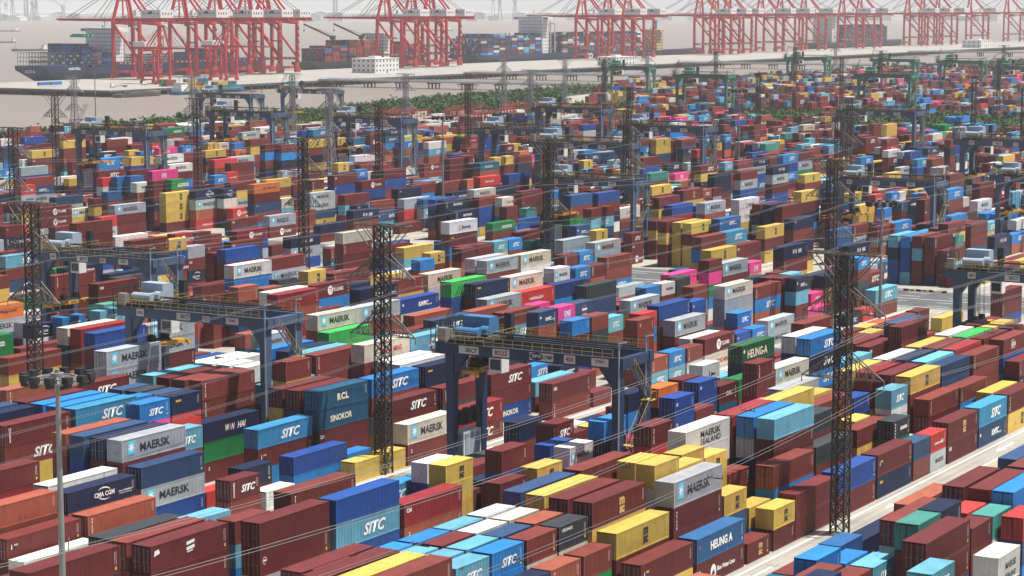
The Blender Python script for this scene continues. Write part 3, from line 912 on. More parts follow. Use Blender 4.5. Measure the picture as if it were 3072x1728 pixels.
561.03 346.00 10.56 40 db/m/sb:KM/db:SE 0000
573.05 348.88 13.53 40 cb/m:CA/m/gn/db:SE 00000
614.22 385.02 13.13 40 sp:SK/o/mr/o/m 00000
628.00 387.90 14.15 40 y:MS/m/m:CA/b/m 00000
640.24 387.90 13.96 40 mr/dg/cb/y:MS/o 00000
692.67 459.00 5.29 40 m:TS/rm 00
623.18 402.60 13.41 40 m/m/m/cb:MD/o 00000
592.59 385.02 8.36 40 mr/m/m 000
574.60 385.02 8.53 40 m/b:SI/m 000
668.92 402.60 13.39 20 or/mr/cb/w/m 00000
700.16 461.88 13.13 40 w/lb:SI/o/m:TR/lb 00000
705.31 476.28 14.60 40 y/db:SE/sb/mr/m 00000
698.10 473.40 12.99 40 b:SI/mr/sb/m/sb 00000
725.00 447.28 10.96 20 b:SI/mr/m/m:TR 0000
727.53 444.40 11.23 20 m:SI/sb/dg/db:SE 0000
440.47 249.88 14.16 20 sb:KM/m:CA/mr/mr/mr:TR 00000
488.80 271.52 7.74 20 y:MS/mr:TR/dg 000
430.01 265.76 10.53 20 lb:SI/y:MS/dg/sb:KM 0000
436.57 265.76 10.54 20 b:SI/mr/o/lb:SI 0000
500.54 297.94 2.55 20 tl 0
391.18 249.88 13.92 20 m/rm/cb/w/m 00000
397.60 249.88 13.67 20 m/sb:KM/m:CA/m/db:SE 00000
429.30 247.00 12.00 40 g/o/m/mr 1000
521.82 289.30 14.11 40 cb/mr:TR/db/w/m:TR 00000
506.37 289.30 14.53 40 b2/mr:TR/gn/m/m 00000
497.96 241.24 11.44 40 b2:KM/mr:TR/db/cb 0000
489.68 235.48 9.17 40 lc:SI/y:MS/m:TR 000
425.07 201.88 13.72 40 m:CA/m/g:MA/lb/db 00000
506.20 232.60 9.19 40 y:MS/m/y:MS 000
419.88 188.58 14.66 40 db:WH/m:TR/y/m:TE/m 10000
513.94 262.88 12.62 40 cb/rm/cb:MD/db:SE/g:MA 00000
512.08 265.76 14.63 40 m/y/cb/lb/y:MS 00000
558.66 292.18 13.25 40 y:MS/m:TR/m/g:MA/mr 00000
604.92 317.00 13.06 40 tl/m/mr/dg/g:ML 00000
737.63 379.26 5.64 40 db:SI/m:CA 00
654.82 346.00 13.89 40 m/cb:MD/b:SI/o/o 00000
639.89 317.00 13.30 40 m:SI/y/db:SE/y/mr:TR 00000
657.79 317.00 13.22 20 lb:SI/mr/rm/dg/lb:SI 00000
667.62 317.00 13.14 40 mr/g:MA/mr/m:CA/sb 00000
679.83 317.00 13.06 40 db:WH/g:ML/cb/b:SI/m:TR 00000
693.24 306.58 14.63 40 m/g:MA/gn:EV/m/mr 00000
634.74 289.30 14.58 40 db:WH/g:MA/m/cb:MD/dg 00000
611.33 289.30 14.40 40 m/g:MA/cb/m/mr 00000
628.62 306.58 11.55 40 db/db/m/m:TR 0000
732.54 373.50 2.58 40 pk:ON 0
537.48 271.52 14.47 40 m:MS/y/gn/b/o 00000
614.86 303.70 7.88 20 o:SI/m:CA/g:MA 000
621.81 303.70 7.78 20 m/g:MA/o 000
522.40 238.36 13.30 40 db/db/sb/b:SI/db:SE 00000
625.78 274.40 12.93 40 y:MS/mr/sb:KM/cb:MD/mr 00000
744.72 387.90 14.27 40 y:MS/y/sb/m:TR/m 00000
737.13 390.78 14.62 40 m/b:SI/lb:SI/g:MA/m 00000
548.07 241.24 14.72 40 y/m/db:SE/b/m:TR 00000
695.33 346.00 14.42 20 rd/db:SE/m/mr/w 00000
771.91 376.38 14.65 20 db:CM/y:MS/m/o/mr 00000
780.51 376.38 14.45 20 b:SI/sb/o/sb/b:SI 00000
545.82 213.40 7.92 40 b:SI/mr:TR/o 000
524.46 216.28 8.79 40 mr:UE/g:ML/o 000
511.43 216.28 8.66 40 b2:MD/b2/mr 000
434.04 179.94 14.07 40 db:WH/dg/m/lb/mr:TR 10000
577.09 210.52 14.51 40 b:SI/mr/m/cb:MD/m 00000
609.55 213.40 8.87 40 w:ML/g:ML/mr 000
569.59 188.58 7.80 40 w/db/mr:TR 000
543.94 185.70 5.88 40 db:WH/db 00
557.53 185.70 5.26 40 b:SI/o 00
572.22 207.64 7.85 40 b/m/dg 000
608.89 210.52 5.46 40 b/m:CA 00
610.71 207.64 5.31 40 b/db:SE 00
610.06 249.88 5.82 40 y:MS/y:MS 00
654.35 271.52 5.08 40 y:MS/b 00
797.77 325.64 7.58 40 y:MS/y/o 000
784.47 317.00 5.34 40 y:MS/w 00
817.41 325.64 8.44 40 m/m:CA/g:ML 000
801.04 328.52 14.44 40 m/cb/sb/m/mr 00000
740.16 292.18 5.31 40 y:MS/mr 00
766.10 297.94 5.60 40 g:ML/cb:MD 00
768.05 292.18 5.48 40 cb/mr 00
656.77 241.24 14.55 20 cr/g:ML/y/sb:KM/mr:TR 00000
629.10 244.12 5.48 20 sb:UE/m 00
690.71 271.52 2.93 20 b:SI 0
698.15 271.52 2.54 20 w 0
741.71 262.88 5.58 40 m/m 00
638.74 232.60 13.68 40 m/m/y:MS/y/lb:SI 00000
619.51 216.28 13.09 40 m/m/mr/m/m:TR 00000
498.64 179.94 10.34 20 tl/dg/cb:MD/g:ML 0000
203.66 137.88 8.32 40 rm:CA/o:TE/m:CA 110
216.76 140.76 10.10 20 y:MS/y/y/rm 1000
215.31 106.60 5.75 40 b2:HB/m:BW 11
228.13 109.48 7.90 20 y:MS/sb/mr 100
189.56 69.80 12.57 20 lb:SI/mr/w/o/cb 10000
230.91 179.94 8.16 40 lc:SI/m:BE/b 110
230.17 188.58 8.28 40 db:WH/gn/m:TE 111
237.14 123.88 13.15 20 m:TR/rd:HS/mr:TR/mr/w 10000
348.17 171.30 5.89 40 m:TS/cr:YM 10
572.63 527.02 5.10 40 y:MS/m 00
568.63 529.90 5.61 40 w/db 00
426.79 382.14 10.73 20 rd/g:MA/mr/m:TR 0000
515.28 244.12 14.86 40 w:IN/w:IN/y:MS/m/db 00000
522.04 241.24 13.26 40 m/db:SE/g:MA/m:TE/db 00000
533.58 213.40 7.81 40 mr:TR/g:MA/o 000
190.44 137.88 11.35 40 cb/lb:SI/cb/mr 1100
219.45 204.76 10.73 40 b/o/lb/m:TR 1000
219.06 210.52 10.89 40 m/sb:KM/mr/lb 0000
235.45 207.64 10.38 20 sb/cb/m/b:SI 0000
295.91 265.76 10.32 20 lb:SI/sb:KM/mr/y:MS 0000
284.23 140.76 10.21 20 cb:MD/cb/y/sb 1000
308.88 152.28 8.31 20 w:KK/cb/m:TE 100
315.53 112.36 7.40 40 mr:TR/b/m:TE 100
321.18 109.48 6.01 40 y/m 00
347.11 179.94 11.37 40 cb/m/mr:TR/m:TE 1000
371.95 199.00 8.15 40 g:MA/y/mr 100
405.98 199.00 12.57 20 m/pk/gn/b/w 00000
280.57 188.58 13.54 40 lb:SI/mr/m:TR/mr/o 10000
420.88 277.28 8.12 20 y:MS/m/m 000
412.15 274.40 7.53 20 b/o/m:CA 000
581.52 489.38 10.83 40 w:ML/m:TE/b/cb 0000
516.55 441.52 14.58 40 pk:ON/m:TE/m/m/b 00000
503.77 444.40 13.52 20 b2/b2/y:MS/o/db:SE 00000
500.60 447.28 13.26 20 rd:HS/w:ML/m:TE/m:TE/mr 00000
571.66 461.88 14.03 40 rd/mr:TR/b/m/cb:MD 00000
509.89 334.28 11.22 40 cb/db/dg/mr 0000
412.83 201.88 13.86 40 y:MS/m:TR/gn/sb/b 10000
166.49 149.40 10.65 40 dg/gn/m:CA/db:SE 1000
256.45 249.88 8.59 40 mr/y:MS/dg 110
261.02 235.48 13.09 40 cb/mr/sb:KM/sb:KM/sb:KM 10000
295.57 274.40 8.55 20 b:SI/o/w 000
300.98 289.30 5.75 40 g/m 00
345.10 331.40 2.50 40 gd 0
328.29 306.58 10.69 40 mr:TR/mr/m:TR/m 1110
269.72 260.00 7.53 40 m/o/db 000
257.54 199.00 8.46 40 lb/m:CA/m 000
274.54 121.00 10.79 40 y/m:CA/sb/y 0000
276.45 123.88 11.88 40 g/y:MS/m:TR/m:TR 1000
301.37 121.00 10.91 40 rm/m/y/m 1000
330.05 201.88 10.54 40 mr/lb:SI/mr/db 1110
345.02 204.76 10.04 20 pk/mr/mr/mr 0000
310.81 210.52 8.99 40 m/dg/db 000
294.09 216.28 13.42 40 cr:MA/mr:TR/db:SE/m:TE/mr:TR 10000
324.10 241.24 8.39 40 m/m:TE/m:CA 000
293.28 213.40 10.80 40 ge/m:CA/mr/db:SE 1000
308.44 235.48 13.92 40 rm/o/rm/m:CA/o 11000
359.73 260.00 7.99 40 db/sb:KM/o 000
360.96 277.28 12.66 40 mr/g:MA/m:TE/mr:TR/mr 10000
367.18 300.82 4.99 40 m/m:CA 10
266.69 201.88 10.45 20 mr/b/m/m:TR 0000
577.39 518.38 11.80 40 b:SI/b/mr/g:MA 0000
673.49 572.00 8.63 40 pk:ON/m:TE/m 000
620.03 515.50 14.13 20 b:SI/m:TR/m/sb/mr 00000
563.98 518.38 2.56 40 m 0
611.55 599.50 2.86 40 b:SI 0
489.75 435.76 10.36 20 b2/mr/o/y:MS 0000
501.60 182.82 12.90 40 m/y:MS/mr:TR/b/m:TE 00000
517.20 185.70 11.49 40 m/o/mr:TR/w 0000
794.08 289.30 14.60 20 mr/db/m/m/db:SE 00000
807.11 292.18 12.65 40 cb/cb:MD/mr:TR/db:SE/cb:MD 00000
177.64 174.18 5.08 40 m:BE/m 10
203.75 179.94 11.31 40 g:MA/m/b:SI/mr:TR 1000
181.38 112.36 10.72 20 b:SI/b/m/g:MA 1000
188.09 112.36 10.68 20 mr/cr/mr/m:TE 1000
194.64 112.36 10.69 20 dg:CR/cr/cb:MD/mr:TR 1000
188.02 109.48 7.93 20 o:TR/mr/mr:TR 100
194.77 109.48 7.92 20 mr/gn/m 100
181.83 109.48 7.82 20 db/g:ML/m 000
201.70 112.36 11.90 40 m:MS/y/m:CA/db 1000
202.07 106.60 5.76 40 m:BE/y 10
242.13 106.60 5.74 40 m/m 11
241.80 109.48 8.92 40 mr/b/gn 100
201.29 75.60 14.15 20 tl/m/g:ML/b:SI/lb:SI 10000
216.86 75.60 10.54 20 m/m/m:CA/b:SI 1000
191.07 64.00 14.54 20 w:SL/mr/db:SE/cb/y 10000
220.32 185.70 9.06 20 lb:SI/mr/sb 100
252.81 152.28 8.25 20 db/mr/m 100
235.17 118.12 13.37 40 w:SL/w/m:CA/m/db:SE 10000
291.85 135.00 12.43 20 m:TR/mr/m/mr:TR/sb 11000
248.33 115.24 13.41 40 b/g/db/mr/y:MS 11000
302.28 115.24 10.72 40 y:MS/m/mr/rm 1000
302.41 112.36 7.57 40 mr:TR/m/mr 110
261.38 112.36 7.59 40 dg/m/mr 100
348.18 174.18 5.75 40 w/sb 00
347.78 177.06 8.84 40 g:MA/m/o 100
408.68 207.64 8.20 20 dg/dg/m:TE 000
372.18 185.70 11.63 20 mr/y/mr:TR/mr 0000
421.27 182.82 5.06 20 pk:ON/m 00
413.17 179.94 2.85 40 pk 0
506.57 441.52 13.70 20 b2/b2/mr/mr/b 00000
484.36 419.88 14.08 20 w:ML/mr:TR/cb:MD/db/lb 00000
487.14 387.90 4.81 40 m:CA/sb 00
421.99 334.28 10.05 40 rm:TS/cb/g:MA/mr:TR 1000
659.68 515.50 14.55 40 mr/y/mr:TR/m:TE/dg 00000
638.42 492.26 14.56 40 m/b/mr/db/mr 00000
511.10 328.52 8.18 40 db:SN/db:SE/lb 000
431.43 213.40 14.34 40 mr/b:SI/y/cb:MD/m:CA 10000
522.97 235.48 13.01 40 m/m/g:ML/b/mr:TR 00000
486.90 216.28 13.55 40 db:SE/mr/db/mr/y 00000
484.25 174.18 5.47 40 lb/m 10
251.67 146.52 8.69 20 m:SU/b:SI/m:CA 100
241.52 140.76 8.27 20 cb/dg/mr:TR 100
190.07 143.64 11.51 40 mr:TR/m/g:ML/y 1000
206.11 123.88 10.84 40 sb/o/m/mr 1000
228.50 135.00 8.29 20 y:MS/mr/b 100
219.37 207.64 10.80 40 b/m/b/b 1000
294.45 171.30 5.82 40 m:CA/mr:TR 11
299.02 177.06 4.91 40 lb/m:TE 00
361.15 171.30 5.23 20 cb:MD/m:TE 00
367.99 171.30 5.24 20 b:SI/db 00
338.15 210.52 11.46 40 g:MA/g:MA/m:CA/db:SE 1000
328.75 207.64 10.55 40 o/w/lb/mr:TR 1000
363.03 262.88 10.30 20 m:TR/mr/cb:MD/m 0000
410.74 363.28 8.17 40 w:YM/cb/m 000
363.69 317.00 13.94 40 m/o/sb/y/o 11000
416.04 331.40 8.09 40 m:CA/sb:KM/mr 000
491.34 348.88 8.84 40 db:WH/mr/m 000
509.10 360.40 8.66 20 db:SE/db:SE/m:TE 000
558.23 444.40 14.38 40 m/m/mr/o/b:SI 00000
203.17 199.00 11.37 40 m:UE/mr:SI/y/o 1100
275.22 112.36 7.57 40 mr/y/y:MS 100
281.11 109.48 8.07 20 dg:BT/gn/db:SE 100
285.59 177.06 8.04 40 m:SI/m/cb:SK 111
434.83 177.06 7.93 40 m:SI/db:SE/b:SI 000
425.26 174.18 12.71 20 b:SI/mr/dg/m:TE/m 00000
316.46 207.64 10.42 40 sb:KM/o/g:ML/m:TE 1000
273.95 201.88 10.60 40 mr:TR/mr:TR/db:SE/rm 1000
268.11 188.58 14.05 40 cr:YM/m:TR/b/y:MS/g:MA 10000
548.70 346.00 10.68 40 cr:MA/mr:TR/mr/rm 0000
582.39 201.88 5.18 40 lb:SI/y 00
517.83 182.82 11.51 40 m/m/sb:KM/m:CA 0000
195.77 72.70 13.79 40 m/m/cb/g:ML/mr 11000
499.56 260.00 9.87 40 m/y/m/m 0000
217.18 188.58 12.92 20 b:SI/pk/mr/lb/m 10000
365.34 241.24 11.33 40 cr:ML/g:MA/mr/lb:SI 1000
335.12 216.28 14.61 40 ge/cb/m/m:TR/db:SE 10000
510.51 331.40 11.06 40 db:SN/db/mr:TR/m:CA 0000
203.28 185.70 11.35 40 sb/cb/g:ML/mr:TR 1000
270.37 247.00 11.71 40 rm/m/mr:TR/o 1000
248.65 188.58 14.10 20 mr/y:MS/y/y/y 10000
261.50 118.12 13.24 40 y/dg/m/db/m 10000
307.45 232.60 5.85 40 m/m:TR 00
620.06 574.88 5.29 40 m/db:SE 00
381.37 348.88 14.68 40 m/m/m/cb:MD/g:MA 11100
434.91 405.48 6.31 40 m/db 00
692.99 317.00 13.00 40 mr/rm/g:MA/lb/db 00000
681.00 306.58 14.73 40 b:SI/cb:MD/b:SI/m:CA/o 00000
528.97 357.52 8.87 40 g:MA/rd:HS/mr 000
534.81 354.64 8.65 40 b2/g:MA/sb:KM 000
177.38 171.30 2.90 40 w 1
203.81 182.82 11.26 40 db/mr:TR/m:TE/m:TE 1000
248.23 112.36 13.42 40 lb/m/mr/gn/m 11000
261.51 115.24 10.71 40 dg/m/mr/w 1000
584.53 464.76 14.04 40 g:ML/b/y:MS/mr:TR/m:CA 00000
203.89 177.06 8.19 40 sn/g:MA/cb 111
201.85 109.48 8.87 40 y:MS/m/cb:MD 100
484.26 188.58 11.41 40 lb/db/cb/cb 0000
485.55 177.06 8.30 40 m:TE/m/m 000
309.06 185.70 4.77 40 b:SI/dg 00
338.40 249.88 11.41 40 m:TS/b/y/mr:TR 1000
511.96 459.00 14.13 40 m:SI/cb:MD/mr/db/dg 00000
484.41 464.76 11.40 20 rd:HS/g:ML/rm/y:MS 0000
203.26 188.58 11.36 40 o/mr:TR/db:SE/mr 1000
379.13 303.70 11.31 40 cb/m:TS/m:TE/b:SI 1000
163.03 143.64 11.70 40 mr/o/m:TR/mr:TR 1000
216.42 199.00 11.45 40 lc:SI/sb/cb:MD/mr 1000
270.28 249.88 11.69 40 cr/sb:KM/m:CA/mr 1000
486.77 447.28 4.99 40 cr:MA/y 00
300.57 123.88 11.02 40 y/mr:TR/g:ML/cb 1000
368.00 177.06 12.85 40 cr:MA/g/g/w/y 11000
380.56 179.94 8.25 20 b/y:MS/g:MA 000
328.33 260.00 11.49 20 o/m/sb/mr:TR 1110
337.69 268.64 9.04 20 mr/mr:TR/o 000
580.85 532.78 10.31 40 m/m:TE/m:TR/db:SE 0000
533.42 521.26 2.70 40 db 0
507.03 249.88 14.38 40 g:MA/o/m:TE/g:MA/b 00000
527.88 262.88 11.36 40 cb/mr/o/m 0000
487.88 244.12 11.08 40 y:MS/m/y/y 0000
487.72 247.00 11.13 40 y/y/y/y 0000
485.59 249.88 11.40 40 m/y/m/m 0000
484.66 185.70 11.39 40 b/cb/cb/lb 0000
484.68 182.82 11.47 40 m/lb/m/m 0000
485.04 179.94 11.32 40 m:UE/m/m/db 1000
163.25 140.76 11.62 40 m:UB/m/y:MS/mr:TR 1100
176.98 137.88 11.54 40 m/m:GE/g:MA/b 1100
588.16 379.26 5.61 40 db:SN/w 00
493.36 444.40 7.74 20 m/y/db:SE 000
215.18 109.48 11.88 40 g:MA/m:TR/m/y 1100
231.40 213.40 10.92 40 m:SI/sb:KM/lb/m 1000
311.93 179.94 5.44 20 db:SI/o 00
329.58 137.88 2.44 40 mr 0
376.85 295.06 5.54 20 b/y:MS 00
234.66 115.24 10.64 20 y:MS/y/g:MA/db:SE 0000
310.96 146.52 11.61 40 gd:HE/db/db:SE/mr:TR 1000
180.20 143.64 10.36 20 mr/lb/b:SI/m 1000
579.63 363.28 11.69 40 rd:HS/m:TR/w/b 0000
601.79 382.14 8.65 40 o:TR/b:SI/lb:SI 000
341.55 271.52 13.61 40 w:MA/b/m/b/sb 11000
177.02 146.52 10.78 20 lb/mr:TR/sb/rm 0000
489.41 467.64 13.12 40 mr/sb:KM/g:MA/mr/y:MS 00000
285.67 268.64 2.84 40 db 0
516.24 495.14 13.69 40 g2/cb:MD/m/y:MS/mr 00000
212.39 201.88 2.27 40 m 0
578.84 560.28 3.01 40 y:MS 0
183.76 152.28 5.10 40 pk:ON/o 00
204.53 78.50 13.40 40 mr:TR/w/mr:TR/m:TR/g:MA 10000
223.22 84.30 10.72 40 o/cb:MD/mr/m 1000
215.60 87.20 8.04 40 db/m:CA/m 100
349.25 135.00 10.72 40 m/m:TR/m/db 1000
341.98 137.88 8.04 40 m:CA/mr:TR/m:CA 100
267.95 143.64 10.72 20 db/b/db:SE/m:TR 1000
427.86 289.30 8.04 40 y/lb:SI/mr:TR 100""".split('\n'):
    t = ln.split()
    if t: STACKS.append((float(t[0]), float(t[1]), float(t[2]), 12.192 if t[3] == '40' else 6.058, t[4].split('/'), t[5]))

mass = []                                           # (x, y, z, L, h, colour code, logo code or '')
singles = []
for (X, Y, Z, L, codes, flags) in STACKS:
    n = len(codes); h = Z / n
    for k, c in enumerate(codes):                   # from the top down
        cc, lg = (c.split(':') + [''])[:2]
        z0 = Z - (k + 1) * h
        if flags[k] == '1': singles.append(dict(x=X, y=Y, z=z0, L=L, h=h, c=cc, lg=lg, tier=n - k, n=n, below=codes[k + 1].split(':')[0] if k + 1 < n else None, above=codes[k - 1].split(':')[0] if k else None))
        else: mass.append((X, Y, z0, L, h, cc, lg))

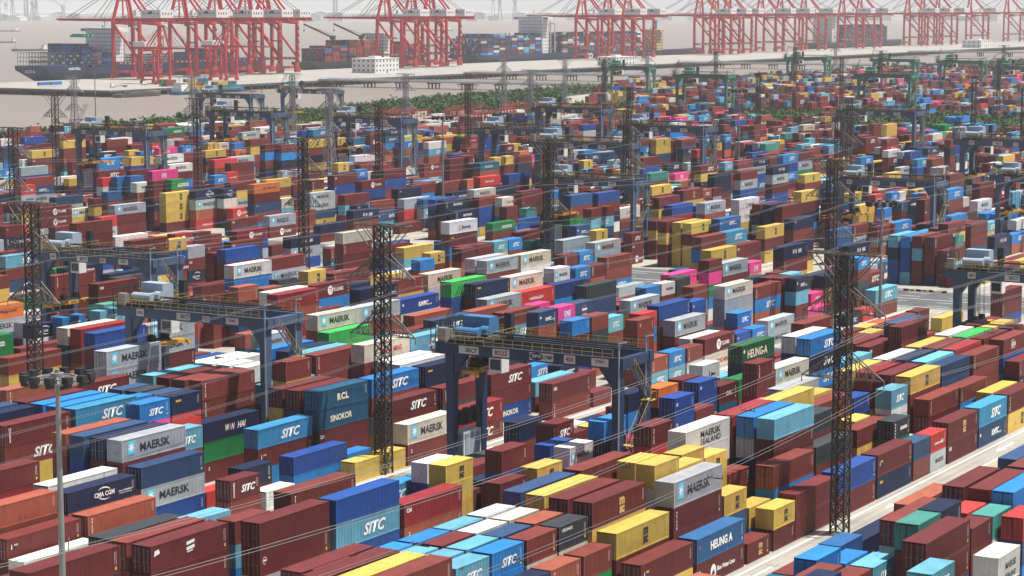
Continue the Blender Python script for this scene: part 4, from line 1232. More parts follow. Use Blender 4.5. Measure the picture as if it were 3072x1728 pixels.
rng = random.Random(17)                           # stacks read row by row: far edge of each row, then position and height (s = short boxes)
for ln in """66.90 199.8:4s
69.80 203.1:3s
72.70 209.3:2 231.5:3
78.50 217.1:3s 244.4:1
81.40 196.7:3s 203.2:3s 209.6:3 222.2:3s 243.1:1 255.7:3
84.30 163.0:5 175.6:4 210.6:2 235.8:2 248.4:3 261.1:3
87.20 185.3:3 197.9:3s 228.2:3 240.8:2 253.4:2 266.1:3
106.60 334.1:2
109.48 254.2:1 266.8:1 287.4:1 300.0:1s 306.5:1 333.5:1
112.36 228.7:1 241.3:1s 294.2:1s 327.9:1
115.24 201.3:3s 207.7:3s 214.2:3s 220.7:3s 275.2:2s 288.1:1 356.7:3
118.12 218.8:2 287.4:1 362.4:3
121.00 166.3:4s 219.1:1s 233.6:2 246.2:3 258.8:4 287.4:2s 367.5:2
123.88 180.5:3s 186.9:2s 193.4:3s 199.9:3s 243.2:2 255.8:4 268.4:4s 289.3:2s 362.9:3 375.6:3s 382.0:2
135.00 169.1:2 181.7:2s 188.2:2s 194.7:1s 201.2:1s 207.6:1 234.6:2 247.3:2 279.1:2s 285.6:2s 324.0:3 336.6:1 361.9:2s 368.3:2 380.9:2
137.88 217.1:1s 231.6:2s 257.2:2s 263.7:2s 270.2:2s 276.7:2s 283.1:1 295.8:1 354.6:4 367.2:2s 373.7:1 386.3:1s
140.76 149.9:4s 177.2:1 189.8:3s 196.2:3s 202.7:1s 209.2:2s 228.5:2 249.1:2 261.7:2s 277.8:2s 305.1:3s 311.5:3s 318.0:3 330.6:1 343.2:3 355.9:3s 362.3:2s 368.8:2 381.4:1
143.64 151.4:4s 202.7:2s 209.2:2 229.8:2 242.4:1 255.0:2s 261.5:2s 274.4:3s 280.9:2 293.5:2 306.1:2s 312.6:3s 319.1:3 331.7:2 344.3:3 356.9:3s 363.4:3s 369.9:3 382.5:1
146.52 156.1:3 168.8:2s 183.2:3s 189.7:3s 196.2:2s 202.7:3s 209.1:1 221.8:1 234.4:1 258.2:1s 264.7:1s 271.1:3s 277.6:3s 284.1:2 296.7:2 323.7:3 336.3:1 348.9:3 361.6:3s 368.0:3s 374.5:3 387.1:3s
149.40 179.9:3s 186.4:3s 192.9:2s 199.3:2s 205.8:2 218.4:1s 232.9:2 245.5:1s 268.0:2s 274.5:2s 280.9:3 303.2:1 315.8:2s 322.2:3 334.9:2s 354.1:2 366.8:2s 373.2:2 385.9:2s
152.28 155.8:3 168.4:2 197.0:1s 203.5:2 216.1:2 228.7:2 241.3:2s 259.0:2s 265.5:2s 272.0:2s 278.4:2s 284.9:2 297.5:2s 315.2:2s 321.7:2 334.3:2 346.9:3 359.5:2s 366.0:2s 372.5:2 385.1:2s
171.30 191.0:1 495.7:1s 502.1:1s 508.6:1 521.2:1
174.18 258.2:1 270.8:1 299.4:1 334.5:1 361.5:1s 374.4:1s 432.0:1 512.0:1 524.6:1 537.2:1s
177.06 216.4:1 328.3:1 340.9:1s 360.2:1s 381.0:1 393.6:1s
179.94 181.1:2s 285.2:2 297.8:1 332.8:2s 366.5:1 406.3:3s 505.4:1s
182.82 193.8:2s 216.3:2s 235.6:2s 256.4:3 281.9:1 294.5:2 307.1:1s 313.6:1s 320.0:1s 339.3:1 351.9:3s 358.4:1 371.0:1 383.6:3 428.2:3 440.9:4s
185.70 181.1:2 193.7:2s 256.2:3 283.2:1 295.8:2 340.4:1 353.0:3s 359.5:2 378.5:1 391.1:3s 416.8:3 429.4:3 497.5:1s 504.0:2s 510.4:3s 529.7:1s 569.8:1
188.58 193.7:2s 256.1:3s 293.0:1 305.6:1s 312.1:1s 339.4:1s 352.3:1s 358.8:2 371.4:3 384.0:1 396.6:3 409.2:3s 433.3:2 497.5:2s 504.0:1s 510.5:4 523.1:2 535.7:3s 542.2:2s 548.7:1s 555.1:1s 561.6:1s 582.5:3s
199.00 196.9:2s 229.0:3 270.4:2s 276.9:2s 283.3:4 296.0:4 308.6:1s 337.4:1 350.1:2 385.1:2 397.7:1s 433.0:2 486.1:1 498.8:1 511.4:1 524.0:3 536.6:3s 543.1:3s 549.5:2 562.2:2s 568.6:2s 599.1:1 611.7:3
201.88 256.0:2s 286.5:3 299.1:3 311.7:1s 342.2:2 354.8:2 367.4:1 380.1:2s 386.5:1 399.1:1s 405.6:2s 437.7:2s 486.3:2 498.9:1 511.5:1 524.1:2 536.7:2s 543.2:3s 549.7:2 562.3:2s 568.8:2s 575.2:2s 608.9:1 621.5:4
204.76 206.2:3 242.8:3s 249.3:3s 267.0:2s 287.9:3 300.5:3 313.1:1s 335.6:2s 351.6:2 364.3:1 376.9:1s 396.1:1s 402.6:1s 409.1:1 421.7:4s 428.2:4s 434.7:1 486.2:1 498.8:1 525.8:2 538.4:2s 544.9:3s 551.4:2 564.0:2s 570.5:2s 577.0:2s 583.4:2s 589.9:1 618.5:1 631.1:4s
207.64 267.2:2s 288.1:3 300.7:3 342.1:1 354.7:1 383.3:2 415.1:2 427.7:4s 434.2:2 500.7:2 532.5:2 545.1:2s 551.6:2 564.2:2s 585.1:1 597.7:1 623.1:4s 629.6:4s 636.0:3s
210.52 231.8:3 286.0:3 298.6:3 324.1:3 375.1:3s 381.5:2 394.1:2s 400.6:2s 424.7:2s 431.2:4s 437.7:2s 506.9:2 540.3:2s 546.8:1 559.4:5s 565.9:2s 590.0:1 602.6:1s 621.9:2 634.5:5s 641.0:2s 647.4:3s
213.40 206.3:4 218.9:1s 244.6:3s 251.1:3s 257.5:3 282.9:3s 307.0:2s 331.1:1s 388.8:1 401.4:1s 407.9:2 420.5:3s 513.5:1 558.1:2 570.7:3s 577.1:2s 583.6:2s 590.1:4 602.7:1s 622.0:2 634.6:3s 641.1:2s 647.6:4s 654.0:3
216.28 235.1:3s 254.4:3 267.0:2s 273.4:3s 279.9:3 348.5:1 361.2:3 373.8:4s 380.2:4s 386.7:1 399.3:1s 405.8:1s 412.3:2 424.9:2s 431.4:2s 437.9:3s 537.3:3s 543.8:2s 550.3:2 562.9:2s 569.4:4s 575.8:5s 582.3:2s 588.8:2 601.4:2 633.2:4s 639.7:2s 646.2:3s 652.6:3 665.3:2s
232.60 231.5:2 256.9:2 269.5:1 282.1:1s 296.6:1s 320.7:3s 343.1:3 355.8:2 400.4:3 413.0:1 486.1:2 519.5:2s 526.0:3s 546.9:3 559.5:1s 566.0:1s 572.5:1 585.1:1 597.7:1 610.3:1 622.9:1s 651.8:2 664.4:2 677.0:4 689.6:4s 696.1:5s 702.6:4s 709.1:5s 715.5:2
235.48 231.6:2 244.2:2 274.4:1 287.1:1 299.7:1s 322.1:3 334.8:2 347.4:3 360.0:2 387.0:4 399.6:3s 423.7:1s 502.1:2s 508.6:2s 515.0:2s 535.9:3s 553.6:3 566.2:1s 572.7:1 585.3:1 618.7:1 645.7:3 658.3:2 671.0:2 683.6:3 696.2:5s 702.6:4s 709.1:4s 715.6:2
238.36 231.5:2 244.1:2 256.8:2 269.4:1 282.0:1 294.6:1 307.2:1s 313.7:3s 320.1:3 332.8:2 345.4:3 358.0:1 370.6:3 383.2:4 395.8:3 408.4:2 421.1:3s 427.5:1s 486.2:3 498.9:3s 505.3:1s 511.8:1s 535.9:2s 542.4:2s 560.0:4s 566.5:3s 573.0:1 585.6:1s 598.5:1s 627.4:2 652.8:3 665.4:2 678.0:2 690.6:5s 697.1:5s 703.6:3s 710.0:4s 716.5:4 729.1:4
241.24 244.1:2 256.7:2 269.3:3 281.9:1 294.5:1 307.1:1s 313.6:2s 337.7:2 379.1:3 391.7:4 404.3:2 416.9:3 487.8:2s 510.3:1s 534.4:3s 540.9:3s 561.8:2s 568.2:5s 574.7:1 608.1:2s 635.4:3 664.0:2 676.6:1 689.2:2s 695.7:2s 702.2:4s 708.7:4s 715.1:3 727.8:3 740.4:3
244.12 244.2:1 256.8:1 269.4:1 296.4:1 315.4:1s 321.9:3 334.5:2 347.1:3 359.7:3 372.4:3 385.0:3 397.6:3 410.2:3 422.8:2s 429.3:3s 435.8:3s 500.6:3s 507.0:3s 527.9:4 540.5:4s 547.0:4 559.6:5s 566.1:2s 572.6:2 585.2:1s 614.1:2s 636.5:2 649.1:3 661.8:4 674.4:1 687.0:1s 693.5:1s 699.9:2s 706.4:4s 712.9:4 725.5:3 738.1:4 750.7:5s
247.00 244.1:1 256.7:1 283.7:3 296.3:1 320.1:1 332.7:1 345.3:2 357.9:3 370.6:3 392.8:4 405.4:3 418.0:3s 500.6:3s 507.1:2s 513.6:2s 520.0:3s 526.5:3 539.1:3s 545.6:3s 552.1:4 564.7:5s 571.2:2s 577.7:2 590.3:2s 622.4:2 635.0:1 647.6:3 660.2:3 672.8:4 685.4:1 698.0:1s 704.5:1s 711.0:2s 717.5:2 730.1:5 742.7:4 755.3:4s
249.88 244.3:1 282.5:3 295.1:1 317.3:1s 351.0:3 363.6:3 376.2:3 404.8:3 417.4:2 430.0:3s 499.1:2s 520.0:2s 526.5:4 539.1:2s 545.6:3s 552.0:4 564.6:4s 571.1:4s 577.6:2 590.2:1 623.6:2 636.2:1 648.9:1 661.5:3 674.1:4 686.7:3s 693.2:3s 699.6:1s 706.1:1s 712.6:1 725.2:3 737.8:4 750.4:4s 756.9:3s
260.00 282.2:3 294.9:1 307.5:2s 342.8:3s 349.2:3s 373.3:2 385.9:2 398.5:2 411.1:3s 417.6:3s 424.1:2 436.7:2s 486.4:3s 512.1:2 524.7:2 537.3:3 549.9:4 562.5:3 575.1:3 587.7:3 600.3:1s 606.8:1s 613.3:1 633.9:1 646.5:1 659.1:1s 680.0:1 692.6:1 705.2:3 717.9:2s 743.5:1 756.1:2
262.88 263.1:3s 269.6:2 282.2:2 294.8:1 307.4:2 331.2:1s 337.7:3s 376.2:3 388.8:2 401.4:2 414.0:3s 420.5:2 433.1:2 486.3:2 498.9:2s 505.4:3s 540.7:3 553.3:3 565.9:3 578.5:3 591.1:3 603.7:3s 610.2:1 622.8:1s 642.1:1 654.7:2s 688.4:1 701.0:2 713.6:1 726.2:2s 755.1:3
265.76 269.2:2 281.8:2 302.4:2 315.0:2 327.7:1s 334.1:1s 340.6:3s 347.1:3 359.7:2s 366.2:3s 372.7:3 385.3:2 397.9:2 410.5:2s 417.0:3s 423.4:3s 486.3:2 498.9:2s 505.4:2s 524.7:1 537.3:2 549.9:3 562.5:3 575.1:3 587.7:2 600.3:3s 606.8:3s 613.3:1 625.9:3s 658.0:1s 664.5:2s 696.5:2 709.2:2 721.8:1 734.4:2 747.0:2 759.6:1
268.64 269.3:2 305.9:2 318.6:3s 325.0:2s 331.5:1s 344.4:3 357.0:1s 363.5:1s 370.0:3 382.6:2 395.2:1 407.8:2s 414.3:2s 420.8:3 433.4:2 486.1:1 498.7:1s 505.2:2s 511.6:1 524.3:3 536.9:3 549.5:2 562.1:2 574.7:2 587.3:2 599.9:2s 606.4:2s 612.9:1 625.5:1 665.3:3s 671.8:2s 703.9:1 716.5:1 729.1:2 741.7:2 754.3:2
271.52 269.3:2 281.9:1 294.6:2 307.2:1 319.8:1s 326.3:2s 332.7:2s 355.2:2 367.8:2s 374.3:3 386.9:2 399.5:1 412.1:1s 418.6:1s 425.1:3 437.7:3s 495.8:1s 502.3:1s 508.7:1 521.4:1 550.0:3 562.6:2 575.2:3 587.8:2 600.4:2s 606.9:2s 613.4:2 626.0:1 638.6:4s 667.5:3s 673.9:2s 704.4:1 717.0:1 729.6:1 742.3:2 754.9:1
274.40 269.4:1 282.1:1 302.7:1 315.3:1 327.9:2s 334.4:1s 340.9:1s 347.3:3 359.9:3s 366.4:2s 372.9:3 385.5:2 398.1:1 418.7:1s 425.2:1 437.8:2s 503.9:1s 510.3:1 522.9:1 535.5:2 548.2:3 560.8:2 573.4:2 586.0:2 598.6:2s 605.1:2s 611.6:2 638.6:4 651.2:3s 657.7:3s 664.1:3s 670.6:3s 677.1:3 689.7:1 702.3:1 714.9:1 727.5:1 740.2:3 752.8:1
277.28 270.9:2 283.5:1s 298.0:2s 322.1:1s 328.6:2s 335.1:1s 341.5:1s 348.0:1 373.4:2 386.0:2 398.6:2 411.2:2s 486.0:2 498.6:4s 505.1:1s 511.6:1 524.2:1 536.8:2 549.4:4 562.0:3 574.7:2 587.3:3 599.9:2s 606.4:2s 612.8:1 625.5:2 638.1:4 650.7:3s 657.1:3s 663.6:5s 670.1:3s 676.6:3 689.2:1 701.8:1 714.4:1 727.0:1 739.6:1 752.3:1
289.30 283.4:1 313.6:1 326.2:2s 342.3:1s 364.8:2 377.4:2 390.0:2 402.6:1 415.2:1 440.5:2s 495.9:1s 534.4:1 556.6:1s 563.1:3s 569.6:3s 576.1:2 588.7:2s 595.1:2s 601.6:1s 624.1:1s 648.2:1s 654.7:1s 661.1:3 673.8:3 686.4:4 699.0:2 711.6:2
292.18 294.7:1s 304.4:1 317.0:1 329.6:2s 345.6:1s 368.1:2 380.7:3 393.4:1 406.0:1 421.8:1 434.4:2s 440.9:2s 502.2:4 514.8:5 527.4:3 540.0:2 571.8:3 584.5:4s 590.9:2s 597.4:2s 603.9:1s 613.6:1s 620.0:4s 626.5:1s 633.0:1s 639.5:1 652.1:1s 660.2:1s 666.6:3 679.2:3 691.9:5 704.5:2 717.1:1
295.06 296.1:1s 307.3:1 320.0:1s 326.4:1s 347.3:1s 384.2:3 396.8:1 409.4:1 426.8:3 439.4:1s 506.8:4 519.4:4 532.1:3 544.7:3 557.3:1s 563.8:2s 570.2:4s 576.7:2 589.3:3s 595.8:2s 602.3:2s 608.8:1s 621.6:1s 628.1:2s 634.6:1s 641.1:1 653.7:4s 668.2:1 680.8:3 693.4:3 706.0:1 718.6:1 731.2:1 743.8:1s 750.3:1s
297.94 310.4:1 323.0:1s 347.1:1 374.1:1 386.7:3 399.3:1 411.9:1 431.0:3 486.1:1s 511.8:4 524.4:2 537.0:2 549.7:3s 556.1:3s 562.6:1s 569.1:3s 575.6:3 588.2:4s 594.7:3s 601.1:1s 607.6:1s 614.1:1s 628.6:1s 635.0:1 647.7:1 660.3:2s 674.8:1 687.4:3 700.0:2 712.6:2 725.2:1 737.8:1s 744.3:1s 750.8:1
300.82 294.7:2 307.3:2 319.9:1s 334.4:2 347.0:1 380.4:3 393.0:2 405.6:1 418.2:1s 435.9:2s 486.4:1 511.8:1 524.4:4 537.0:2 549.6:3s 556.1:2s 562.6:3s 569.0:1s 575.5:3 588.1:4s 594.6:3s 601.1:3s 607.6:1s 614.0:1s 634.9:1s 641.4:1 654.0:1s 660.5:4 682.7:1 695.3:3 707.9:3 720.5:2 733.1:1 745.8:1s 752.2:1
303.70 297.6:3 310.2:1 322.9:1s 337.3:1 349.9:3s 362.8:1 391.4:2 404.0:1 439.1:2s 486.3:1 498.9:1 511.5:1 524.1:2 536.7:2 549.3:3s 555.8:4s 562.3:4s 568.8:3s 575.2:1 587.9:4s 594.3:4s 600.8:3s 607.3:3s 641.0:1 664.8:1 691.8:2 704.4:2 717.0:4 729.6:1 742.2:1s 748.7:1s
306.58 307.2:2 319.8:1s 340.7:2 353.3:3s 366.2:1 378.8:4 391.4:2 404.1:1 416.7:1s 440.7:2s 486.1:1s 508.5:1 521.1:1 533.8:2 546.4:3s 552.9:3s 559.3:4s 565.8:2s 572.3:1 584.9:1s 591.4:4s 597.9:3s 604.3:4s 610.8:3s 617.3:2s 647.8:3s 654.2:2s 671.9:2s 705.6:2 718.2:4 730.8:2 743.4:1s
317.00 339.3:3 351.9:2s 376.0:5s 382.4:4s 388.9:4s 395.4:3 408.0:1 420.6:1s 436.7:2s 486.4:1 542.2:1 554.8:3 567.4:4s 573.9:5 586.5:3s 593.0:2s 618.7:2 631.3:2s 706.5:5 719.2:4 731.8:3 744.4:4 757.0:1
319.88 319.8:1 343.6:2 356.2:2 368.8:5s 375.3:4s 381.7:5s 388.2:5s 394.7:3 407.3:1 419.9:1s 440.8:2s 547.2:1 559.8:5s 566.3:5s 572.8:4 585.4:4s 591.8:2s 598.3:1 610.9:4 623.5:3s 630.0:3s 636.5:2 649.1:2s 655.6:1s 662.1:1 674.7:2 687.3:2s 693.8:2s 700.2:4 712.9:3 725.5:3 738.1:4 750.7:5
322.76 319.7:3 346.8:2 359.4:1 372.0:4s 378.5:5s 384.9:4s 391.4:4s 397.9:3 410.5:1 423.1:1s 553.4:4 566.0:5s 572.5:3 585.1:4s 591.6:4s 598.1:1 610.7:1 623.3:3s 629.8:2s 636.3:2 648.9:1s 655.4:2s 661.8:2 674.4:4 687.0:1s 693.5:2s 700.0:5 712.6:3 725.2:5 737.8:5 750.5:5
325.64 321.4:3 348.4:2 361.0:1 373.6:4s 380.1:4s 386.6:4s 393.1:4s 399.5:2 412.1:1 424.8:1s 558.3:2 570.9:5s 577.4:4 590.0:2s 596.5:3s 603.0:1 615.6:1 628.2:2s 634.7:3s 641.1:1 653.8:1s 660.2:2s 666.7:2 679.3:3 691.9:2s 698.4:1s 704.9:4 717.5:2 730.1:3 742.7:4 755.3:5
328.52 324.4:2 367.4:2 380.1:4s 386.5:4s 393.0:4s 399.5:2 412.1:1 424.7:1 437.3:2s 536.0:3s 563.3:4s 569.8:5s 576.2:4 588.8:4s 595.3:2s 601.8:1 614.4:1 627.0:3s 633.5:2s 640.0:2 652.6:1s 659.1:1s 665.5:1 678.1:2 690.8:3s 697.2:2s 703.7:5 716.3:4 729.0:4 741.6:3 754.2:5
331.40 332.3:5s 358.0:2 370.6:1s 377.1:1s 383.5:4s 390.0:4s 396.5:4 409.1:2s 428.4:1 523.0:2s 529.5:3s 535.9:2 567.8:1s 574.2:4 586.9:3s 593.3:3s 599.8:2 612.4:1 625.0:1s 631.5:1s 638.0:2 650.6:2s 657.1:1s 663.5:1 676.2:3 688.8:1s 695.2:1s 701.7:4 714.3:3 727.0:3 739.6:4 752.2:5
334.28 332.2:1 344.9:1 357.5:2 370.1:1s 376.6:1s 383.0:2s 389.5:4s 396.0:4 408.6:2 435.6:2s 523.1:2s 529.6:2s 536.0:3 548.6:1s 569.5:5s 576.0:4 588.6:3s 595.1:4s 601.6:2 614.2:3 636.4:1 649.0:2s 655.5:1s 662.0:1 674.6:3 687.2:1s 693.7:3s 700.1:3 712.8:4 725.4:3 738.0:3 750.6:5
346.00 348.2:2s 370.7:2s 377.2:1s 393.2:1 405.9:3 418.5:3 431.1:2 486.3:1s 528.0:3 540.6:2s 574.3:3 586.9:3 599.5:4 612.1:3 624.7:2s 631.2:3s 637.7:3s 644.1:2s 668.2:1 680.8:1s 701.7:2 714.3:2 726.9:3 739.5:3s 746.0:3s 752.5:5
348.88 345.0:2 373.6:1s 399.3:1 411.9:3 424.5:2 437.1:2s 532.8:2 545.4:3 558.0:3 586.6:3 599.2:4 611.8:4 624.5:1s 630.9:2s 637.4:3s 643.9:4s 650.4:2 663.0:3 675.6:1s 682.1:1s 688.5:1 701.1:3 713.8:2 726.4:2 739.0:3s 745.5:3s 752.0:5
351.76 348.1:1 376.7:3s 383.2:3 403.8:3 416.4:3 429.0:1 491.1:1s 497.6:3s 536.1:1 548.7:2 561.3:3 574.0:3 586.6:2 599.2:4 611.8:4 624.4:2s 630.9:3s 637.4:3s 643.8:4s 650.3:2 662.9:2 675.5:2s 682.0:1s 688.5:1 701.1:1 713.7:1 726.3:2 738.9:2s 745.4:3s 751.9:5
354.64 351.4:1 376.8:2s 383.3:2 407.1:2 419.7:2 432.3:2 499.0:1 548.4:2 561.0:2 573.6:3 586.2:2 598.9:2 611.5:3 624.1:3s 630.6:2s 637.0:4s 643.5:4s 650.0:5 662.6:2 675.2:3s 681.7:2s 688.2:1 700.8:1 713.4:2 726.0:2 738.6:2s 745.1:2s 751.6:5
357.52 357.7:2 370.3:3s 376.8:2s 383.2:2 395.8:3s 410.3:2 422.9:1 435.6:2s 500.5:1 541.9:2 554.5:2 567.1:3 579.8:3 592.4:2 605.0:2 617.6:3 630.2:3s 636.7:4s 643.1:4s 649.6:3 662.2:2 674.9:2s 681.3:2s 687.8:1 716.4:1 729.0:2 741.6:2s 748.1:2s 754.6:5
360.40 357.6:1 370.2:2s 376.7:2s 383.2:2 395.8:3s 413.5:2 426.1:1 438.7:2s 486.1:1s 492.6:1s 499.1:1s 532.8:2 545.4:2 558.0:2 570.6:2 583.2:3 595.8:2 608.4:2 621.0:3 633.6:1s 640.1:5s 646.6:3s 653.1:4 665.7:2 678.3:2s 684.8:2s 691.3:1 723.1:1 735.7:2 748.3:2s 754.8:2
363.28 359.1:3 371.7:3s 378.2:2s 384.7:1 397.3:4 424.3:2 436.9:2s 495.6:1s 546.9:2 559.5:2 572.1:2s 593.0:2 605.6:2 618.2:4 630.8:2s 637.3:3s 643.8:3s 650.2:4 662.9:2 675.5:2s 682.0:2s 688.4:2 701.0:2s 728.3:1 740.9:2s 747.4:2s 753.9:2
373.50 370.2:2 382.8:2 395.4:1s 401.9:1s 408.4:4 421.0:2 433.6:2s 440.1:2s 521.4:1s 543.9:2 556.5:2 569.1:1 581.7:1 594.3:2 606.9:2 619.5:1 632.1:4s 638.6:2 651.2:2s 657.7:2s 664.2:5 676.8:5 689.4:1 702.0:1s 708.5:3s 715.0:1 745.2:1 757.8:1
376.38 373.4:2 386.1:1 398.7:1s 405.1:1s 411.6:4 424.2:2 436.9:2s 526.3:3s 532.7:3s 539.2:2 551.8:1 564.4:1 577.0:1 589.7:1 602.3:2 614.9:2 627.5:1s 634.0:1s 640.5:3 653.1:1s 659.5:2s 666.0:4 678.6:5 691.2:3 703.9:1s 710.3:1s 716.8:1 748.6:2
379.26 376.6:2 389.2:1 401.8:1s 408.3:1 420.9:2 433.5:2s 440.0:2s 530.8:3s 537.3:3 549.9:2 562.5:1 575.1:1 600.5:2 613.2:2 625.8:3s 632.2:1s 638.7:1 651.3:2s 657.8:3s 664.3:4 676.9:4 689.5:2 702.1:5s 708.6:1s 715.1:1 727.7:1s 750.2:4
382.14 379.6:3 392.2:1 404.9:1s 411.3:1 433.6:2s 440.0:1s 500.7:2s 507.1:2s 534.4:3 547.0:2 559.6:2 572.3:1 584.9:1 615.1:2 627.7:3s 634.2:3s 640.7:1 653.3:1s 659.8:2s 666.2:4 678.8:5 691.5:3 704.1:5s 710.5:3s 717.0:1 729.6:1 742.2:1 754.9:5
385.02 382.6:2 395.2:4s 401.7:1s 408.2:1 420.8:3 502.3:1s 508.8:1 521.4:5s 545.5:4 606.1:3s 627.0:2s 633.5:3s 639.9:2s 651.2:1s 657.7:2s 664.2:3 676.8:5 689.4:3 702.0:5s 708.5:5s 715.0:1 727.6:2 740.2:1s 746.7:1 759.3:5
387.90 384.3:1 397.0:4s 403.4:1s 409.9:1s 422.8:1 435.4:3s 505.3:1s 511.8:1 524.4:5s 530.8:4s 537.3:4 549.9:2 562.5:1 575.1:2 587.8:3 600.4:2 613.0:2 652.8:2s 659.3:1s 665.8:4 678.4:4 691.0:3 703.6:5s 710.1:4s 716.5:1 729.2:1 757.8:5
390.78 387.5:1 400.1:3s 406.6:1s 427.5:3 440.1:2s 521.2:3s 527.7:4s 534.2:4 546.8:1 559.4:3 572.0:2 584.6:3 597.3:2 609.9:2 622.5:3s 629.0:4s 635.4:2 648.0:3s 654.5:1s 661.0:3 673.6:4 686.2:3 698.9:5s 705.3:5s 711.8:2 724.4:1 749.8:4
402.60 406.6:3 440.0:2s 513.2:1s 535.7:4 548.3:3 560.9:2s 575.4:2s 581.9:1s 588.4:4s 594.8:3s 601.3:2 613.9:2s 636.4:4s 642.9:5s 649.4:4 662.0:2s 676.5:3 689.1:5 701.7:5 714.3:4s 720.8:5s 727.2:5s 733.7:4s 740.2:2 752.8:4
405.48 406.5:3 419.1:3s 513.3:1 525.9:3 538.5:3 551.1:3 563.7:2 576.3:3s 582.8:1s 589.3:4s 595.8:3s 602.2:2 614.9:2s 621.3:2s 627.8:4 640.4:4s 646.9:5s 653.4:3 666.0:3 678.6:4 691.2:5 703.8:4 716.4:5s 722.9:5s 729.4:4s 735.9:4s 742.4:1 755.0:5
408.36 406.5:5 419.1:2s 438.4:2s 526.2:4 538.8:3 551.5:3 564.1:2 576.7:1s 583.2:2s 589.6:5s 596.1:4s 602.6:2 615.2:2s 621.7:2s 628.2:2 640.8:5s 647.2:4s 653.7:4 666.3:2 679.0:3 691.6:5 704.2:5 716.8:5s 723.3:5s 729.7:5s 736.2:5s 742.7:2 755.3:4
411.24 409.6:3 422.2:2s 499.0:2 511.6:2 524.2:4 536.9:3 549.5:2 562.1:1 574.7:2s 581.2:2s 587.6:4s 594.1:4s 600.6:2 613.2:2s 619.7:2s 626.2:2 638.8:5s 645.3:4s 651.7:4 664.4:2 677.0:3 689.6:4 702.2:4 714.8:5s 721.3:4s 727.8:4s 734.2:4s 740.7:2 753.3:3
414.12 412.6:4 425.2:2 437.8:2s 500.5:3 513.1:2 525.7:4 538.3:3 550.9:2 563.5:1s 581.2:1s 587.7:5s 594.2:4s 600.6:2 613.2:2s 619.7:2s 626.2:2 638.8:2s 645.3:5s 651.8:4 664.4:2 677.0:2 689.6:4 702.2:5 714.8:4s 721.3:4s 727.8:5s 734.3:5s 740.7:1 753.4:3
417.00 414.3:4 426.9:2 439.5:2s 495.8:3 508.4:1 521.1:3 533.7:4 546.3:3 558.9:1 571.5:2s 578.0:1s 584.5:5s 590.9:4s 597.4:2 610.0:3s 616.5:2s 623.0:2 635.6:2s 642.1:2s 648.5:3 661.2:3 673.8:3 686.4:3 699.0:5 711.6:4s 718.1:4s 724.6:5s 731.0:4s 737.5:1 750.1:4
419.88 417.6:3 430.2:2 490.9:5 503.6:3 516.2:3 528.8:3 541.4:4 554.0:3 566.6:1 579.2:2s 585.7:5s 592.2:5s 598.7:3 611.3:3s 617.8:2s 624.2:2 636.9:1s 643.3:1s 649.8:3 662.4:2 675.0:3 687.6:3 700.2:5 712.9:5s 719.3:4s 725.8:5s 732.3:5s 738.8:1 751.4:3
430.00 428.6:3 486.1:1s 492.6:2s 499.1:1s 505.5:2s 512.0:2s 518.5:2s 525.0:2 537.6:3 550.2:3s 556.7:3s 563.1:2 575.8:2 588.4:1 601.0:3s 607.5:2s 613.9:4 626.5:2 639.2:1 651.8:1 664.4:1 677.0:5 689.6:3 702.2:2s 708.7:3s 715.2:3 727.8:5 740.4:5 753.0:4
432.88 431.7:3 486.4:1s 492.9:2s 499.3:1s 505.8:3s 512.3:2s 518.8:2s 525.2:2 537.9:3 550.5:3s 557.0:3s 563.4:2 576.0:2 588.6:2 601.3:2s 607.7:2s 614.2:3 626.8:3 639.4:1 652.1:1 664.7:1 677.3:4 689.9:3 702.5:2s 709.0:3s 715.5:3 728.1:4 740.7:4 753.3:4
435.76 495.8:1s 502.3:2s 508.8:1s 515.3:2s 521.8:2 534.4:2 547.0:3s 553.5:3s 559.9:3 572.5:2 585.1:2 597.8:2s 604.2:2s 610.7:3 623.3:4 635.9:1 648.5:1 661.2:1 673.8:1 686.4:4 699.0:3s 705.5:3s 712.0:2 724.6:3 737.2:5 749.8:3
438.64 489.4:1s 495.9:2s 502.4:1s 508.9:2s 515.4:1s 521.8:2 534.4:2 547.0:2s 553.5:3s 560.0:3 572.6:2 585.2:2 597.8:2s 604.3:2s 610.8:4 623.4:4 636.0:2 648.6:1 661.2:1s 675.7:1 688.3:4 701.0:3s 707.4:2s 713.9:2 726.5:3 739.1:5 751.7:4
441.52 495.7:1s 529.4:2 559.6:3 572.2:2 584.8:2 597.4:2s 603.9:2s 610.4:3 623.0:5 635.6:3 648.2:1 660.8:1s 681.7:1 694.3:4 706.9:3s 713.4:2 726.0:2 738.6:5 751.2:3
444.40 510.4:2s 516.8:1s 523.3:3 535.9:2 548.5:3s 571.0:2 583.6:1 596.2:2 608.9:2s 615.3:3 627.9:5 640.5:2 653.2:1 686.6:1 699.2:4s 705.7:2s 712.1:2 734.4:3 747.0:4 759.6:4
447.28 507.0:2s 513.5:2s 520.0:2s 526.5:2 539.1:2 551.7:3s 558.2:3s 564.6:3 577.2:2 589.9:1 602.5:1s 609.0:2s 615.4:2 628.0:3 640.6:3 653.3:1 665.9:1s 691.5:1 704.2:2s 710.6:2s 717.1:2s 731.6:4 744.2:5 756.8:3
459.00 486.3:1s 505.6:2s 524.9:3 537.5:4 550.1:1 562.7:1 575.3:3 587.9:2s 594.4:2s 600.9:2s 607.4:1s 613.9:1 626.5:1 639.1:3 651.7:1 664.3:1 710.5:2 723.1:3 735.7:5 748.3:5
461.88 489.4:1 502.0:2 514.6:2 543.3:3 555.9:1 584.5:2s 591.0:2s 597.5:2s 603.9:1s 610.4:1 623.0:1 635.6:1 648.2:1 660.9:2 673.5:1s 713.5:2 726.1:5 738.8:4 751.4:3s 757.9:3s
